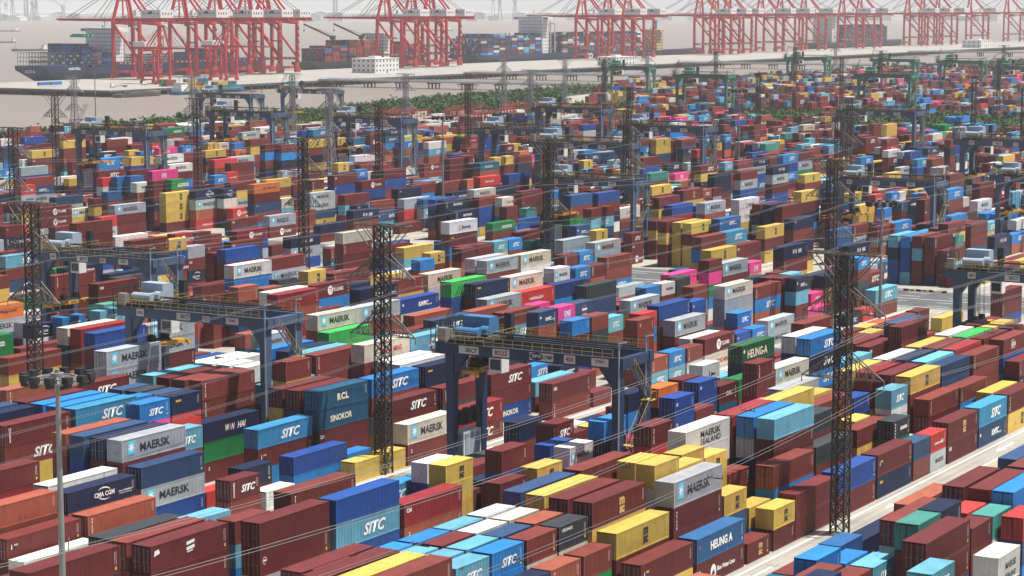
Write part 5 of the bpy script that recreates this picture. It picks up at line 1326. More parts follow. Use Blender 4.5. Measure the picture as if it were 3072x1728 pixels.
464.76 491.0:1 503.6:2 516.3:2 528.9:2 541.5:4 554.1:1 566.7:1 596.9:1s 603.4:1s 609.9:1s 622.8:1 635.4:1 648.0:2 660.6:3 673.2:1 701.8:1 714.4:3 727.0:5 739.6:3 752.3:3s 758.7:3s
467.64 502.3:2 514.9:2 527.5:3 540.1:4 552.7:1 565.3:1 577.9:2 590.5:3s 597.0:2s 603.5:1s 610.0:1 630.6:1 643.2:1 655.8:2 668.4:2 681.0:1 706.5:1 719.1:3 731.7:5 744.3:4 756.9:2s
470.52 486.2:2 498.8:2 511.4:2 524.0:2 536.7:4 549.3:2 561.9:1 574.5:1 587.1:2s 593.6:3s 600.1:2s 606.5:1s 613.0:1 635.2:1 647.8:1 660.5:2 673.1:2 685.7:1s 709.8:1 722.4:3 735.0:5 747.6:3
473.40 486.1:2 498.7:2 511.4:2 524.0:2 536.6:4 549.2:3 561.8:1 574.4:1 587.0:4s 593.5:2s 600.0:3s 606.5:1s 612.9:1 649.5:1 662.2:2 674.8:2 687.4:2s 714.7:1 727.3:5 739.9:4 752.5:3s 759.0:3s
476.28 486.1:1 498.7:2 511.4:2 524.0:1 536.6:4 549.2:3 561.8:1 574.4:1 587.0:2s 593.5:4s 600.0:1s 606.5:2s 612.9:1 625.5:1s 657.6:2 670.2:2 682.9:1 695.5:2s 717.9:2 730.5:5 743.2:4 755.8:3s
486.50 486.1:1 498.7:1 511.4:1 524.0:1 536.6:1s 543.1:4s 549.5:3 562.1:3s 568.6:3s 575.1:3s 599.2:1 611.8:4s 618.3:4s 672.8:1s 679.2:2 691.8:4s 698.3:2s 704.8:1 717.4:4 730.0:2 742.6:4 755.2:1
489.38 489.3:1 501.9:1 514.5:1 527.1:1 539.8:1s 546.2:2 573.2:3s 602.1:1 614.7:4s 621.2:4s 675.7:1 688.3:2s 694.8:4s 701.2:1 713.9:1 726.5:4 739.1:3 751.7:2
492.26 492.6:1 505.2:1 517.8:1 530.4:1 543.0:1s 549.5:3 562.1:4s 568.6:5s 605.5:1 618.1:4s 624.6:4s 651.8:5s 680.7:1 693.3:3s 699.8:1 712.4:1 725.0:2 737.6:4 750.2:2
495.14 495.9:1 508.6:1s 529.4:1 542.0:1s 548.5:1 561.1:3s 567.6:4s 574.1:4 586.7:2s 607.6:1 620.2:4s 626.7:1 640.9:1 653.5:3s 680.8:1 693.4:1s 699.9:1 712.5:1 725.1:1 737.7:3 750.3:1
498.02 497.6:1 518.2:1 530.8:1 554.6:1 567.2:3s 573.7:4 586.3:2s 592.8:2s 599.2:1 611.9:1s 618.3:3s 624.8:4 637.4:1s 645.5:2 658.1:4 670.7:3s 677.2:1 689.8:1s 696.3:1s 702.8:1 715.4:1 728.0:1 740.6:3 753.2:2
500.90 500.8:1 521.4:1 534.0:1s 558.1:1 570.7:3s 577.2:4 589.8:2s 596.3:2s 602.7:1 615.4:1s 621.8:3s 628.3:3 648.9:1 661.5:2s 668.0:3s 674.5:2 687.1:1s 693.6:1s 700.1:1 712.7:1 725.3:1s 736.6:3 749.2:4
503.78 524.6:1 537.2:1s 561.3:1s 567.8:3s 574.2:3 586.9:2s 593.3:2s 599.8:2 612.4:1s 622.1:1s 628.6:3 641.2:2s 652.5:1 665.1:3s 671.6:3s 678.0:3 698.6:1 711.3:3 723.9:1s 740.0:1 752.6:2
515.50 537.4:3 575.6:2 588.2:3 600.8:3s 607.3:4s 613.8:4s 637.9:3s 644.4:3s 650.8:4s 673.3:4 685.9:3 698.5:1s 725.8:3 738.4:5s 759.3:3s
518.38 540.2:2 589.6:3 602.2:4s 608.7:4s 615.2:4 627.8:3s 640.7:1s 647.1:2s 653.6:5s 660.1:4s 666.6:4s 673.1:3s 679.5:4 692.1:3 704.8:3s 730.4:3 743.0:4s
521.26 546.6:3s 580.3:1 592.9:3 605.5:4s 612.0:4 624.6:4 645.2:2s 651.7:2s 658.2:5s 664.7:3s 671.1:3s 677.6:3 690.2:3 702.8:2 734.6:4 747.3:5s
524.14 525.7:1 538.3:1 550.9:3s 584.6:2 597.2:3s 603.7:4s 610.1:4 622.8:4 635.4:3s 656.2:4s 662.7:3s 669.2:2s 675.7:3 688.3:4 700.9:1 713.5:3s 736.0:4 748.6:5s
527.02 527.5:1 540.1:1 552.7:3s 559.2:2s 584.8:1 597.5:4s 603.9:4s 610.4:3 623.0:3 635.6:3s 642.1:4s 648.6:5s 655.1:5s 661.5:3s 668.0:4s 674.5:3 687.1:2 699.7:2 712.3:3s 718.8:2s 725.3:4 737.9:5s 744.4:4s 750.9:3s 757.3:4s
529.90 530.5:1 543.1:1 555.7:3s 562.2:2s 581.5:1 594.1:4 606.7:4s 613.1:3 625.8:3 638.4:4s 644.9:4s 651.3:3s 657.8:4s 664.3:2s 670.8:4s 677.2:4 689.9:3 702.5:2 715.1:3s 721.6:2s 728.0:4 740.6:5s 747.1:4s 753.6:3s
532.78 533.5:1 546.1:1 558.7:3s 565.2:1 593.8:3 606.4:3s 612.9:4 625.5:3 638.1:3s 644.6:5s 651.1:5s 657.5:3s 664.0:3s 670.5:3s 677.0:4 689.6:3 702.2:2 714.8:3s 721.3:3s 727.8:4 740.4:4s 746.9:5s 753.3:3s 759.8:2s
543.00 565.6:1 578.2:1 590.8:1s 597.3:1 609.9:3 622.5:3s 629.0:4s 635.5:2 648.1:3 660.7:2s 667.2:3s 673.6:3 686.3:3 698.9:3 711.5:4 724.1:4 736.7:5 749.3:4
545.88 568.5:1 581.2:1 593.8:1s 600.2:2 612.9:3 625.5:3s 632.0:2s 638.4:1 651.0:3 663.7:3s 670.1:2s 676.6:3 689.2:3 701.8:3 714.5:4 727.1:3 739.7:5 752.3:4
548.76 571.7:2 584.3:1s 590.8:1s 597.3:1 609.9:3 622.5:3s 629.0:3s 635.5:1 648.1:3 660.7:3s 667.2:4s 673.6:4 686.3:4 698.9:3 711.5:5 724.1:4 736.7:5 749.3:4
551.64 575.0:2 587.6:1s 594.1:1s 600.6:1 613.2:4 625.8:3s 632.3:4s 638.8:2 651.4:2 664.0:3s 670.5:2s 677.0:3 689.6:3 702.2:3 714.8:4 727.4:4 740.0:4 752.6:4
554.52 578.0:2 590.6:1s 597.1:1 609.7:3 622.3:4s 628.8:3s 635.3:2 647.9:2 660.5:2s 667.0:3s 673.5:3 686.1:3 698.7:3 711.3:4 723.9:5 736.5:4 749.1:5
557.40 581.2:2 593.8:1s 603.5:1 616.1:3 628.7:2s 635.2:1 647.8:2 660.4:2s 666.9:2s 673.4:3 686.0:3 698.6:3 711.2:4 723.8:4 736.4:4 749.0:4
560.28 592.4:1s 610.0:1 622.7:2s 629.1:3s 635.6:1 648.2:2 660.8:2s 667.3:2s 673.8:2 686.4:2 699.0:3 711.6:5 724.2:4 736.9:4 749.5:4
572.00 574.8:1 587.4:1 632.0:3 644.6:3 657.2:4 685.8:4 698.5:4 711.1:2 723.7:4 736.3:4 748.9:3s 755.4:3
574.88 576.4:1 633.8:3 646.4:5 659.0:4 671.6:5s 678.1:3 690.7:3 703.3:3 715.9:5 728.5:2 741.2:4s 747.6:4s 754.1:3
577.76 585.7:1s 601.7:1 614.4:4 627.0:3 639.6:3 652.2:5 664.8:4s 671.3:5s 677.8:3 690.4:3 703.0:2 715.6:4 728.2:3 740.8:3s 747.3:3s 753.8:3
580.64 582.7:1 605.0:4 617.6:3 630.2:3 642.8:5 655.4:4 668.0:5s 674.5:3 687.1:4 699.7:3 712.3:3 724.9:3 737.5:4s 744.0:4s 750.5:2
583.52 585.6:1 607.8:1 620.4:4 633.0:4 645.7:4 658.3:5 670.9:5s 677.4:3 690.0:4 702.6:2 715.2:4 727.8:3 740.4:4s 746.9:4s 753.4:3
586.40 611.3:4 623.9:3 636.5:5 649.1:4 661.7:5s 668.2:5s 674.7:2 687.3:3 699.9:2 712.5:4 725.1:3 737.8:5s 744.2:4s 750.7:3
589.28 614.3:4 626.9:4 639.5:5 652.1:3 664.7:5s 671.2:5s 677.7:3 690.3:4 702.9:4 715.5:4 728.1:3 740.7:4s 747.2:5s 753.7:2
599.50 623.8:4s 630.3:3s 636.8:3 649.4:2 662.0:5 674.6:2 687.2:2 699.8:3s 706.3:3s 712.8:4 725.4:2 738.0:4 750.6:5
602.38 606.1:2 618.8:4 631.4:4s 637.9:3 650.5:4 663.1:5 675.7:3 688.3:2 700.9:3s 707.4:4s 713.9:5 726.5:2 739.1:3 751.7:5
605.26 607.8:1 620.4:4 633.0:4s 639.5:4 652.1:2 664.7:4 677.3:2 689.9:2 702.5:2s 709.0:3s 715.5:5 728.1:3 740.7:3 753.3:4
608.14 610.8:4 623.4:3s 629.8:4s 636.3:5 648.9:3 661.5:3 674.1:3 686.8:1 699.4:2s 705.9:3s 712.3:4 724.9:2 737.5:3 750.2:5
611.02 613.9:5 626.5:5s 633.0:3s 639.4:4 652.0:3 664.7:3 677.3:2 689.9:3 702.5:3s 709.0:3s 715.5:3 728.1:1 740.7:4 753.3:5
613.90 617.2:5 629.8:3s 636.3:3 648.9:2 661.5:4 674.1:3 686.7:2 699.4:3s 705.8:3s 712.3:4 724.9:2 737.5:4 750.1:5
616.78 620.5:4 633.1:4s 639.6:4 652.2:2 664.8:5 677.4:3 690.0:2 702.6:3s 709.1:3s 715.6:4 728.2:2 740.8:4 753.4:5
628.50 633.0:4 645.6:3s 652.0:2 664.7:3 677.3:3 689.9:2 702.5:3s 709.0:5s 715.5:4 728.1:3s 734.5:3s 741.0:5 753.6:3
631.38 634.7:4 647.3:2s 653.8:2 666.4:3 679.0:3 691.6:3 704.3:4s 710.7:3s 717.2:4 729.8:4s 736.3:3s 742.8:5 755.4:3
634.26 644.0:3s 650.5:2 663.1:3 675.7:3 688.3:2 700.9:3s 707.4:4s 713.9:5 726.5:2s 733.0:3s 739.4:5 752.0:3
637.14 647.3:3s 653.8:3 666.4:3 679.0:3 691.6:2 704.2:3s 710.7:4s 717.2:4 729.8:3s 736.3:2s 742.8:5 755.4:4
640.02 648.7:1 661.3:5 673.9:4 686.5:4 699.1:3s 705.6:4s 712.1:4 724.7:3s 731.2:3s 737.7:4 750.3:3
642.90 648.8:1 661.4:4 674.0:2 686.6:3 699.2:4s 705.7:4s 712.1:4 724.8:4s 731.2:3s 737.7:4 750.3:4
645.78 650.4:1 663.0:5 675.6:3 688.2:3 700.8:4s 707.3:4s 713.8:3 726.4:2s 732.9:3s 739.4:5 752.0:4
656.00 660.0:5 672.6:3s 679.1:3 691.7:3 704.3:5s 710.8:5s 717.2:4 729.9:5 742.5:4 755.1:1s
658.88 669.3:3s 675.8:3 688.4:4 701.0:4s 707.5:5s 714.0:4 726.6:4 739.2:3 751.8:1s 758.3:2s
661.76 672.3:3s 678.7:3 691.4:3 704.0:4s 710.4:5s 716.9:3 729.5:4 742.1:3 754.8:3s
664.64 674.0:2 686.6:3 699.2:5s 705.7:4s 712.2:4 724.8:4 737.4:4 750.0:2s 756.5:2s
667.52 687.8:2 700.4:4s 706.9:4s 713.3:3 726.0:4 738.6:4 751.2:2s
670.40 725.4:5 738.0:4""".split('\n'):
    t = ln.split()
    if not t: continue
    fav = 'm'
    for q in t[1:]:
        short = q[-1] == 's'; xs_, n = q.rstrip('s').split(':')
        X, n, h = float(xs_), int(n), rng.choice([2.62, 2.68, 2.74])
        if rng.random() < .35: fav = rng.choices(WC, WW)[0]
        for k in range(n):
            cc = fav if rng.random() < .35 else rng.choices(WC, WW)[0]
            mass.append((X, float(t[0]), k * h, 6.058 if short else 12.192, h, cc, rng.choice(WL[cc])))

# labels: look first, then the place in the stack, then what is under, over or in front of it
NUM = {1: 'one', 2: 'two', 3: 'three', 4: 'four', 5: 'five', 6: 'six'}
def front_of(s):
    best = None
    for t in singles:
        if t is not s and 0.5 < s['y'] - t['y'] < 3.6 and min(s['x'] + s['L'], t['x'] + t['L']) - max(s['x'], t['x']) > 1.5:
            if best is None or t['z'] > best['z']: best = t
    return best
def lab(s, lv):
    a = '%s %s container' % (CNAME[s['c']], 'long' if s['L'] > 8 else 'short')
    a += ' ' + LOOK.get(s['lg'], 'without lettering')
    if lv >= 1:
        if s['n'] == 1: a += ', alone on the ground'
        elif s['above'] is None: a += ', on %s' % CNAME[s['below']]
        elif s['below']: a += ', between %s and %s' % (CNAME[s['above']], CNAME[s['below']])
        else: a += ', under %s' % CNAME[s['above']]
    if lv >= 2:
        f = s.get('front')
        a += ', behind %s' % CNAME[f['c']] if f else ', nothing close before it'
    if lv >= 3 and len(a.split()) < 15: a += ', tier %s' % NUM[s['tier']]
    return ' '.join(a.split()[:16])
for s in singles: s['front'] = front_of(s)
for lv in range(4):
    cnt = {}
    for s in singles:
        if 'label' not in s: cnt.setdefault(lab(s, lv), []).append(s)
    for l, g in cnt.items():
        if len(g) == 1: g[0]['label'] = l
        elif lv == 3:
            for s in g: s['label'] = l; s['dupgroup'] = 'look-alikes: ' + l
rng = random.Random(11)
for s in singles:
    L, k = s['L'], s['h'] / CH
    doors = rng.random() < .5
    o = bpy.data.objects.new('shipping_container', BODY[(L, doors)]); col.objects.link(o)
    o.location = (s['x'], s['y'], s['z']); o.scale = (1, 1, k * .993)
    v = rng.uniform(.88, 1.12); c = COL[s['c']]
    o.color = (c[0] * v * rng.uniform(.95, 1.05), c[1] * v * rng.uniform(.95, 1.05), c[2] * v * rng.uniform(.95, 1.05), 1)
    tag(o, s['label'], 'container', s.get('dupgroup', 'containers stacked in the near yard'))
    if doors:
        for y in (.13, 1.26):
            d = link('door', DOOR, o, (0, y, .17)); d.color = o.color
            link('locking_bar', RODS, d)
    for part, me, mt, x, z, lift in logo(s['lg'], L, s['c']):
        link(part, with_mat(me, mt), o, (x, -lift - .004, z))
    if s['c'] not in ('g', 'w', 'cr', 'lb', 'g2') and rng.random() < .8:
        link('code_marking', CODE, o, (L - .75, -.006, 0))
        if rng.random() < .45: link('placard', PLATE, o, (L - .72, -.006, .45))
print('single containers', len(singles))

# ------------------------------------------------------------------ the rest of the stacks: far too many to build one by one
def inside(x, y, poly):
    r_ = False; j = len(poly) - 1
    for i in range(len(poly)):
        xi, yi = poly[i]; xj, yj = poly[j]
        if (yi > y) != (yj > y) and x < (xj - xi) * (y - yi) / (yj - yi) + xi: r_ = not r_
        j = i
    return r_
YARD2 = [(774, 60), (1005, 60), (1009, 332), (985, 370), (976, 396), (1022, 451), (1049, 500), (1073, 541), (1070, 590), (1066, 628), (1031, 648), (992, 662), (924, 658), (868, 660), (806, 654), (774, 666)]
YARD3 = [(1196, 60), (1990, 60), (1990, 655), (1950, 725), (1790, 775), (1520, 795), (1390, 770), (1212, 680)]
def in_view(x, y):
    a = math.degrees(math.atan2(y, x)); return 16.5 < a < 46.5
rng = random.Random(5)
ROWS2 = []
for y0 in (67.0, 106.6, 135.0, 171.3, 199.0, 232.6, 260.0, 289.3, 317.0, 346.0, 373.5, 402.6, 430.0, 459.0, 486.5, 515.5, 543.0, 572.0, 599.5, 628.5, 656.0, 685.0, 712.5, 741.0, 768.0):
    for k in range(7 if y0 not in (67.0,) else 8): ROWS2.append((y0, k, y0 + 2.88 * k))
CLEAR = [(487, 524, 318, 350), (487, 505, 376, 402), (487,1100,155,170), (487,1100,218,231), (487,1100,274,288), (487, 1100, 331, 345), (872, 1060, 566, 662), (395, 447, 60, 170), (690,760,728,760)]
for poly, rows, dens, zone in ((YARD2, ROWS2, .93, 2), (YARD3, ROWS2, .88, 3)):
    x0 = min(p[0] for p in poly); x1 = max(p[0] for p in poly)
    for y0 in sorted({r_[0] for r_ in rows}):
        # a bay keeps similar heights and often one line's boxes, as in the yard
        x = x0 + rng.random() * 3
        while x < x1:
            two = rng.random() < .2
            bh = rng.choice([2, 3, 3, 4, 4, 5]) if zone != 3 else rng.choice([2, 3, 3, 4])
            fav = rng.choices(WC, WW)[0]; fp = rng.choice([.15, .3, .7])
            gap = rng.random() < .05
            for (yy, k, Y) in [r_ for r_ in rows if r_[0] == y0]:
                for part in ((0, 6.058), (6.2, 6.058)) if two else ((0, 12.192),):
                    X = x + part[0]; L = part[1]
                    if gap or rng.random() > dens: continue
                    if not (inside(X, Y, poly) and inside(X + L, Y + 2.44, poly)) or not in_view(X, Y): continue
                    if any(a <= X + L and X <= b_ and c_ <= Y + 2.44 and Y <= d_ for a, b_, c_, d_ in CLEAR): continue
                    n = max(1, min(5, bh + rng.choice([-2, -1, -1, 0, 0, 0])))
                    z = 0
                    for j in range(n):
                        h = rng.choice([2.59, 2.59, 2.896]); cc = fav if rng.random() < fp else rng.choices(WC, WW)[0]
                        mass.append((X, Y, z, L, h, cc, rng.choice(WL[cc]))); z += h
            x += 12.75
# boxes on the ships' decks, white reefers in the rack area, boxes on the pier
def deck(x0, nb, tiers, z0, yc, nr, pal, seed):
    rg = random.Random(seed)
    for b_ in range(nb):
        t0 = tiers[b_ % len(tiers)]
        for r_ in range(nr):
            t1 = max(1, t0 - (1 if rg.random() < .15 else 0))
            for k in range(t1):
                cc = rg.choice(pal); mass.append((x0 + b_ * 13.4, yc - nr * 1.25 + r_ * 2.5, z0 + k * 2.65, 12.192, 2.62, cc, ''))
deck(1468, 3, [7, 6, 4], 13.1, 1352, 16, ['db', 'b2', 'cb', 'db', 'mr', 'b', 'sb'], 1)
deck(1640, 3, [3, 4, 2], 13.1, 1352, 16, ['b', 'cb', 'db'], 2)
deck(1836, 3, [5, 6, 6], 8.1, 1352, 12, ['o', 'mr', 'db', 'b2', 'mr', 'rm'], 3)
deck(1878, 4, [8, 7, 8, 7], 8.1, 1352, 12, ['mr', 'o', 'mr', 'br', 'rm', 'db', 'm'], 4)
deck(1962, 4, [6, 7, 6], 8.1, 1352, 12, ['mr', 'm', 'db', 'br'], 5)
deck(2126, 10, [7, 8, 9, 9, 7, 8, 8], 9.1, 1352, 17, ['db', 'b', 'g', 'mr', 'm', 'b2', 'w', 'db', 'sn', 'lb', 'mr', 'dg'], 6)
deck(2310, 15, [8, 9, 8, 7, 9], 9.1, 1352, 17, ['db', 'mr', 'g', 'm', 'b2', 'dg', 'br', 'sn', 'w'], 7)
deck(3180, 13, [9, 8, 10], 9.1, 1352, 16, ['db', 'dg', 'm', 'b2'], 8)
deck(1360, 4, [2, 1, 2, 2], 1.0, 1150, 3, ['b2', 'db', 'mr', 'y', 'gn'], 9)
deck(1348, 5, [2, 2, 1], -.9, 1120, 3, ['db', 'gn', 'mr', 'y', 'b2'], 10)
deck(1300, 2, [1], 2.2, 1226, 1, ['b'], 12)
rg_ = random.Random(21)
for iy in range(9):
    for ix in range(14):
        x = 872 + ix * 14.2; y = 568 + iy * 17.5
        if not inside(x + 6, y + 6, YARD2): continue
        for r_ in range(3):
            if rg_.random() < .72:
                z = 0
                for k in range(rg_.choice([1, 2, 3, 3])):
                    mass.append((x, y + r_ * 2.7, z, 12.192, 2.7, rg_.choice(['w', 'w', 'w', 'w', 'g', 'mr', 'cr']), rg_.choice(['', '', 'ML', 'ML']))); z += 2.7

# heights per column, to print names only on sides that stand clear of the row before them
top = {}
for (X, Y, z, L, h, c, lg) in mass:
    for q in range(int(X), int(X + L)):
        top[(q, round(Y / 2.88))] = max(top.get((q, round(Y / 2.88)), 0), z + h)
V = []; FQ = []; C4 = []; MI = []
nv = 0
def add_poly(co, faces, rgb, mi):
    global nv
    V.append(co); FQ.extend([[i + nv for i in f] for f in faces]); C4.extend([rgb] * len(faces)); MI.extend([mi] * len(faces)); nv += len(co)
TXT = {}
def text_geo(me):
    if me.name not in TXT:
        co = np.zeros(len(me.vertices) * 3); me.vertices.foreach_get('co', co)
        TXT[me.name] = (co.reshape(-1, 3), [list(p.vertices) for p in me.polygons])
    return TXT[me.name]
rgbof = lambda m: tuple(m.node_tree.nodes['Mix'].inputs['A'].default_value[:3])
BQ = [[0, 1, 5, 4], [0, 4, 6, 2], [4, 5, 7, 6], [2, 6, 7, 3], [1, 3, 7, 5]]
rng = random.Random(3)
for (X, Y, z, L, h, c, lg) in mass:
    e = .015
    co = np.array([(x, y, zz) for zz in (z + e, z + h - e) for y in (Y, Y + 2.438) for x in (X, X + L)])
    v = rng.uniform(.82, 1.15); b_ = COL[c]
    add_poly(co, BQ, (min(1, b_[0] * v), min(1, b_[1] * v * rng.uniform(.94, 1.06)), min(1, b_[2] * v * rng.uniform(.94, 1.06)), 1), 0)
    if lg and X < 1010 and in_view(X, Y) and top.get((int(X + L / 2), round(Y / 2.88) - 1), 0) < z + h * .75:
        for part, me, mt, x, zz, lift in logo(lg, L, c):
            tc, tf = text_geo(me)
            q = tc.copy(); q[:, 0] += X + x; q[:, 1] = Y - .012 - lift * 2; q[:, 2] = q[:, 2] * h / CH + z + zz * h / CH
            add_poly(q, tf, (*rgbof(mt), 1), 1)
me = bpy.data.meshes.new('container_stacks')
allv = np.concatenate(V).astype(np.float32)
lens = np.array([len(f) for f in FQ], dtype=np.int32)
me.vertices.add(len(allv)); me.vertices.foreach_set('co', allv.ravel())
loops = np.concatenate([np.array(f, dtype=np.int32) for f in FQ])
me.loops.add(len(loops)); me.loops.foreach_set('vertex_index', loops)
me.polygons.add(len(FQ))
me.polygons.foreach_set('loop_start', np.concatenate([[0], np.cumsum(lens)[:-1]]).astype(np.int32))
me.polygons.foreach_set('loop_total', lens)
me.polygons.foreach_set('material_index', np.array(MI, dtype=np.int32))
me.materials.append(M_MASS); me.materials.append(M_PRINT)
at = me.attributes.new('Col', 'FLOAT_COLOR', 'FACE')
at.data.foreach_set('color', np.array(C4, dtype=np.float32).ravel())
me.update(); me.validate(); me.shade_flat()
o = link('container_stacks', me)
tag(o, 'mass of stacked shipping containers in many colours filling the yard', 'containers'); o['kind'] = 'stuff'
print('mass containers', len(mass), 'faces', len(FQ))

# ================================================================== YARD GANTRY CRANES
M_NAVY = plain('crane_navy', (0.012, 0.030, 0.085), 0.5, 0, 0.25)
M_STEEL = plain('crane_faded_blue', (0.055, 0.095, 0.165), 0.55, 0, 0.22)
M_TEAL = plain('crane_teal', (0.030, 0.21, 0.165), 0.55, 0, 0.2)
M_LBLUE = plain('machinery_blue', (0.045, 0.16, 0.33), 0.5, 0, 0.15)
M_PALE = plain('machinery_pale', (0.30, 0.38, 0.46), 0.5, 0, 0.12)
M_RAILY = plain('handrail_yellow', (0.44, 0.31, 0.07), 0.6)
M_SPR = plain('spreader_yellow', (0.58, 0.30, 0.015), 0.5, 0, 0.2)
M_BLACK = plain('rubber_black', (0.014, 0.014, 0.015), 0.8)
M_GREY = plain('galvanised_grey', (0.26, 0.265, 0.26), 0.5, 0.3, 0.2)
M_DARK = plain('dark_steel', (0.030, 0.031, 0.034), 0.6, 0.3, 0.3)
M_WHITE = plain('white_panel', (0.66, 0.66, 0.64), 0.55, 0, 0.08)
M_GLASS = plain('dark_glass', (0.02, 0.03, 0.04), 0.15)
M_RUST = plain('rusty_orange', (0.33, 0.115, 0.05), 0.7, 0, 0.3)

def rtg(label, paint, mach, group, signs, trolley_y=9.0, spreader_z=15.2, L40=True, legs_white=False):
    """Rubber tyred gantry: span along local Y, travel along X, origin on the ground between the legs."""
    g = thing('yard_gantry_crane', label, 'crane', group=group)
    S, B = 12.7, 3.7
    for sx in (-1, 1):
        for sy in (-1, 1):
            m = MB(); m.taper((sx * B, sy * S, 2.1), (sx * B, sy * S, 18.2), 1.15, 1.35, .95, 1.25)
            m.prism([(sy * (S - .6), 18.2), (sy * (S - 2.6), 18.2), (sy * (S - 1.9), 17.3), (sy * (S - .6), 15.6)], 'x', sx * B - .5, sx * B + .5)
            leg = m.build('leg', paint, g)
            if sy < 0:                                     # rain water pipe and ladder cage on the lane legs
                t = MB(); t.tube((sx * B - .75, sy * S - .5, 2), (sx * B - .75, sy * S - .5, 21.6), .13, 6); t.tube((sx * B - .75, sy * S - .5, 21.6), (sx * B - .75, sy * S - 1.5, 21.9), .13, 6)
                t.build('pipe', M_PALE if paint is not M_TEAL else paint, leg)
    for sy in (-1, 1):
        m = MB(); m.box(-B - 1.2, sy * S - .55, 1.25, B + 1.2, sy * S + .55, 2.35); m.build('sill_beam', paint, g)
        for sx in (-1, 1):
            m = MB(); m.box(sx * B - 1.5, sy * S - .45, .75, sx * B + 1.5, sy * S + .45, 1.25); bo = m.build('bogie', paint, g)
            t = MB()
            for dx in (-.85, .85):
                for dy in (-.5, .5): t.tube((sx * B + dx, sy * S + dy - .22, .75), (sx * B + dx, sy * S + dy + .22, .75), .75, 14)
            t.build('tyre', M_BLACK, bo)
    for sx in (-1, 1):
        m = MB(); m.box(sx * B - .6, -S - 1.0, 18.2, sx * B + .6, S + 2.3, 19.7); gi = m.build('girder', paint, g)
        r = MB()
        yy = -S + .2
        ox = sx * (B + 1.15)
        while yy < S + 2.2:
            r.bar((ox, yy, 19.75), (ox, yy, 20.85), .05); yy += 1.5
        for z in (20.3, 20.85): r.bar((ox, -S + .2, z), (ox, S + 2.2, z), .05)
        r.build('handrail', M_RAILY, gi)
        r = MB(); r.box(min(sx * (B + .6), ox), -S, 19.62, max(sx * (B + .6), ox), S + 2.3, 19.72); r.box(sx * B - .08, -S, 19.7, sx * B + .08, S + 2, 19.86)
        r.build('walkway', M_DARK, gi)
    for yy in (-S - .4, S + 1.7):
        m = MB(); m.box(-B + .6, yy - .5, 18.3, B - .6, yy + .5, 19.6); m.build('end_tie', paint, g)
    m = MB(); m.tube((-B + 1.3, -S - 2, 21.2), (-B + 1.3, S - 3, 21.2), .16, 8)
    for yy in (-S, -4, 4, S - 3): m.bar((-B + 1.3, yy, 19.7), (-B + 1.3, yy, 21.2), .1)
    m.build('cable_tray', M_DARK, g)
    # stairs on the lane side
    st = MB()
    pts = [(-B + 1.2, -S - 1.2, 18.6), (B - 1.0, -S - 1.2, 13.4), (-B + 1.2, -S - 1.2, 8.2), (B - 1.5, -S - 1.2, 3.2)]
    for a, b_ in zip(pts, pts[1:]):
        for dy in (-.42, .42):
            st.bar((a[0], a[1] + dy, a[2]), (b_[0], b_[1] + dy, b_[2]), .1, .18)
        nst = 16
        for i in range(1, nst):
            t = i / nst; st.box(a[0] + (b_[0] - a[0]) * t - .1, a[1] - .4, a[2] + (b_[2] - a[2]) * t - .02, a[0] + (b_[0] - a[0]) * t + .1, a[1] + .4, a[2] + (b_[2] - a[2]) * t + .02)
    s_ = st.build('stair', paint, g)
    st = MB()
    for a, b_ in zip(pts, pts[1:]):
        for dy in (-.45, .45):
            st.bar((a[0], a[1] + dy, a[2] + 1.0), (b_[0], b_[1] + dy, b_[2] + 1.0), .05)
            for i in range(0, 9):
                t = i / 8; st.bar((a[0] + (b_[0] - a[0]) * t, a[1] + dy, a[2] + (b_[2] - a[2]) * t), (a[0] + (b_[0] - a[0]) * t, a[1] + dy, a[2] + (b_[2] - a[2]) * t + 1), .045)
    for p in pts[1:3]:
        st.box(p[0] - .8, p[1] - .6, p[2] - .1, p[0] + .8, p[1] + .9, p[2])
        for dx in (-.8, .8): st.bar((p[0] + dx, p[1] - .6, p[2]), (p[0] + dx, p[1] - .6, p[2] + 1.1), .05)
        st.bar((p[0] - .8, p[1] - .6, p[2] + 1.1), (p[0] + .8, p[1] - .6, p[2] + 1.1), .05)
    st.build('handrail', M_RAILY, s_)
    # electric house and engine box on the sills
    m = MB(); m.box(-2.3, S - .9, 2.9, 2.1, S + .9, 7.2); e = m.build('electric_house', M_WHITE, g)
    m = MB(); m.box(-2.36, S - .7, 3.2, -2.305, S + .7, 6.9)
    for i in range(3): m.box(-1.9 + i * 1.3, S - .96, 3.2, -.9 + i * 1.3, S - .905, 6.9)
    m.build('louvre', M_PALE, e)
    m = MB(); m.box(-2.4, S - .9, 8.2, 2.4, S + .9, 8.35)
    for dx in (-2.1, 0, 2.1): m.box(dx - .5, S - .5, 8.35, dx + .5, S + .5, 10.2)
    m.build('resistor_rack', M_DARK, g)
    m = MB(); m.box(-2.6, -S - .9, 2.4, 2.4, -S + .9, 4.3); e = m.build('engine_house', M_WHITE, g)
    m = MB(); m.tube((-1.6, -S, 4.3), (1.2, -S, 4.9), .16, 8); m.build('exhaust', M_PALE, e)
    # trolley
    ty = trolley_y
    m = MB(); m.box(-B - .4, ty - 2.8, 19.9, B + .4, ty + 2.6, 20.25); tr = m.build('trolley', M_DARK, g)
    m = MB(); m.prism([(-1.0, 20.4), (1.5, 20.4), (1.5, 22.7), (1.0, 23.0), (-1.0, 23.0)], 'y', ty - 1.9, ty + 2.3)
    mh = m.build('machinery_house', mach, tr)
    m = MB(); m.tube((-B + .4, ty - 1.8, 21.2), (-B + .4, ty + 1.8, 21.2), .62, 14); m.build('hoist_drum', mach, tr)
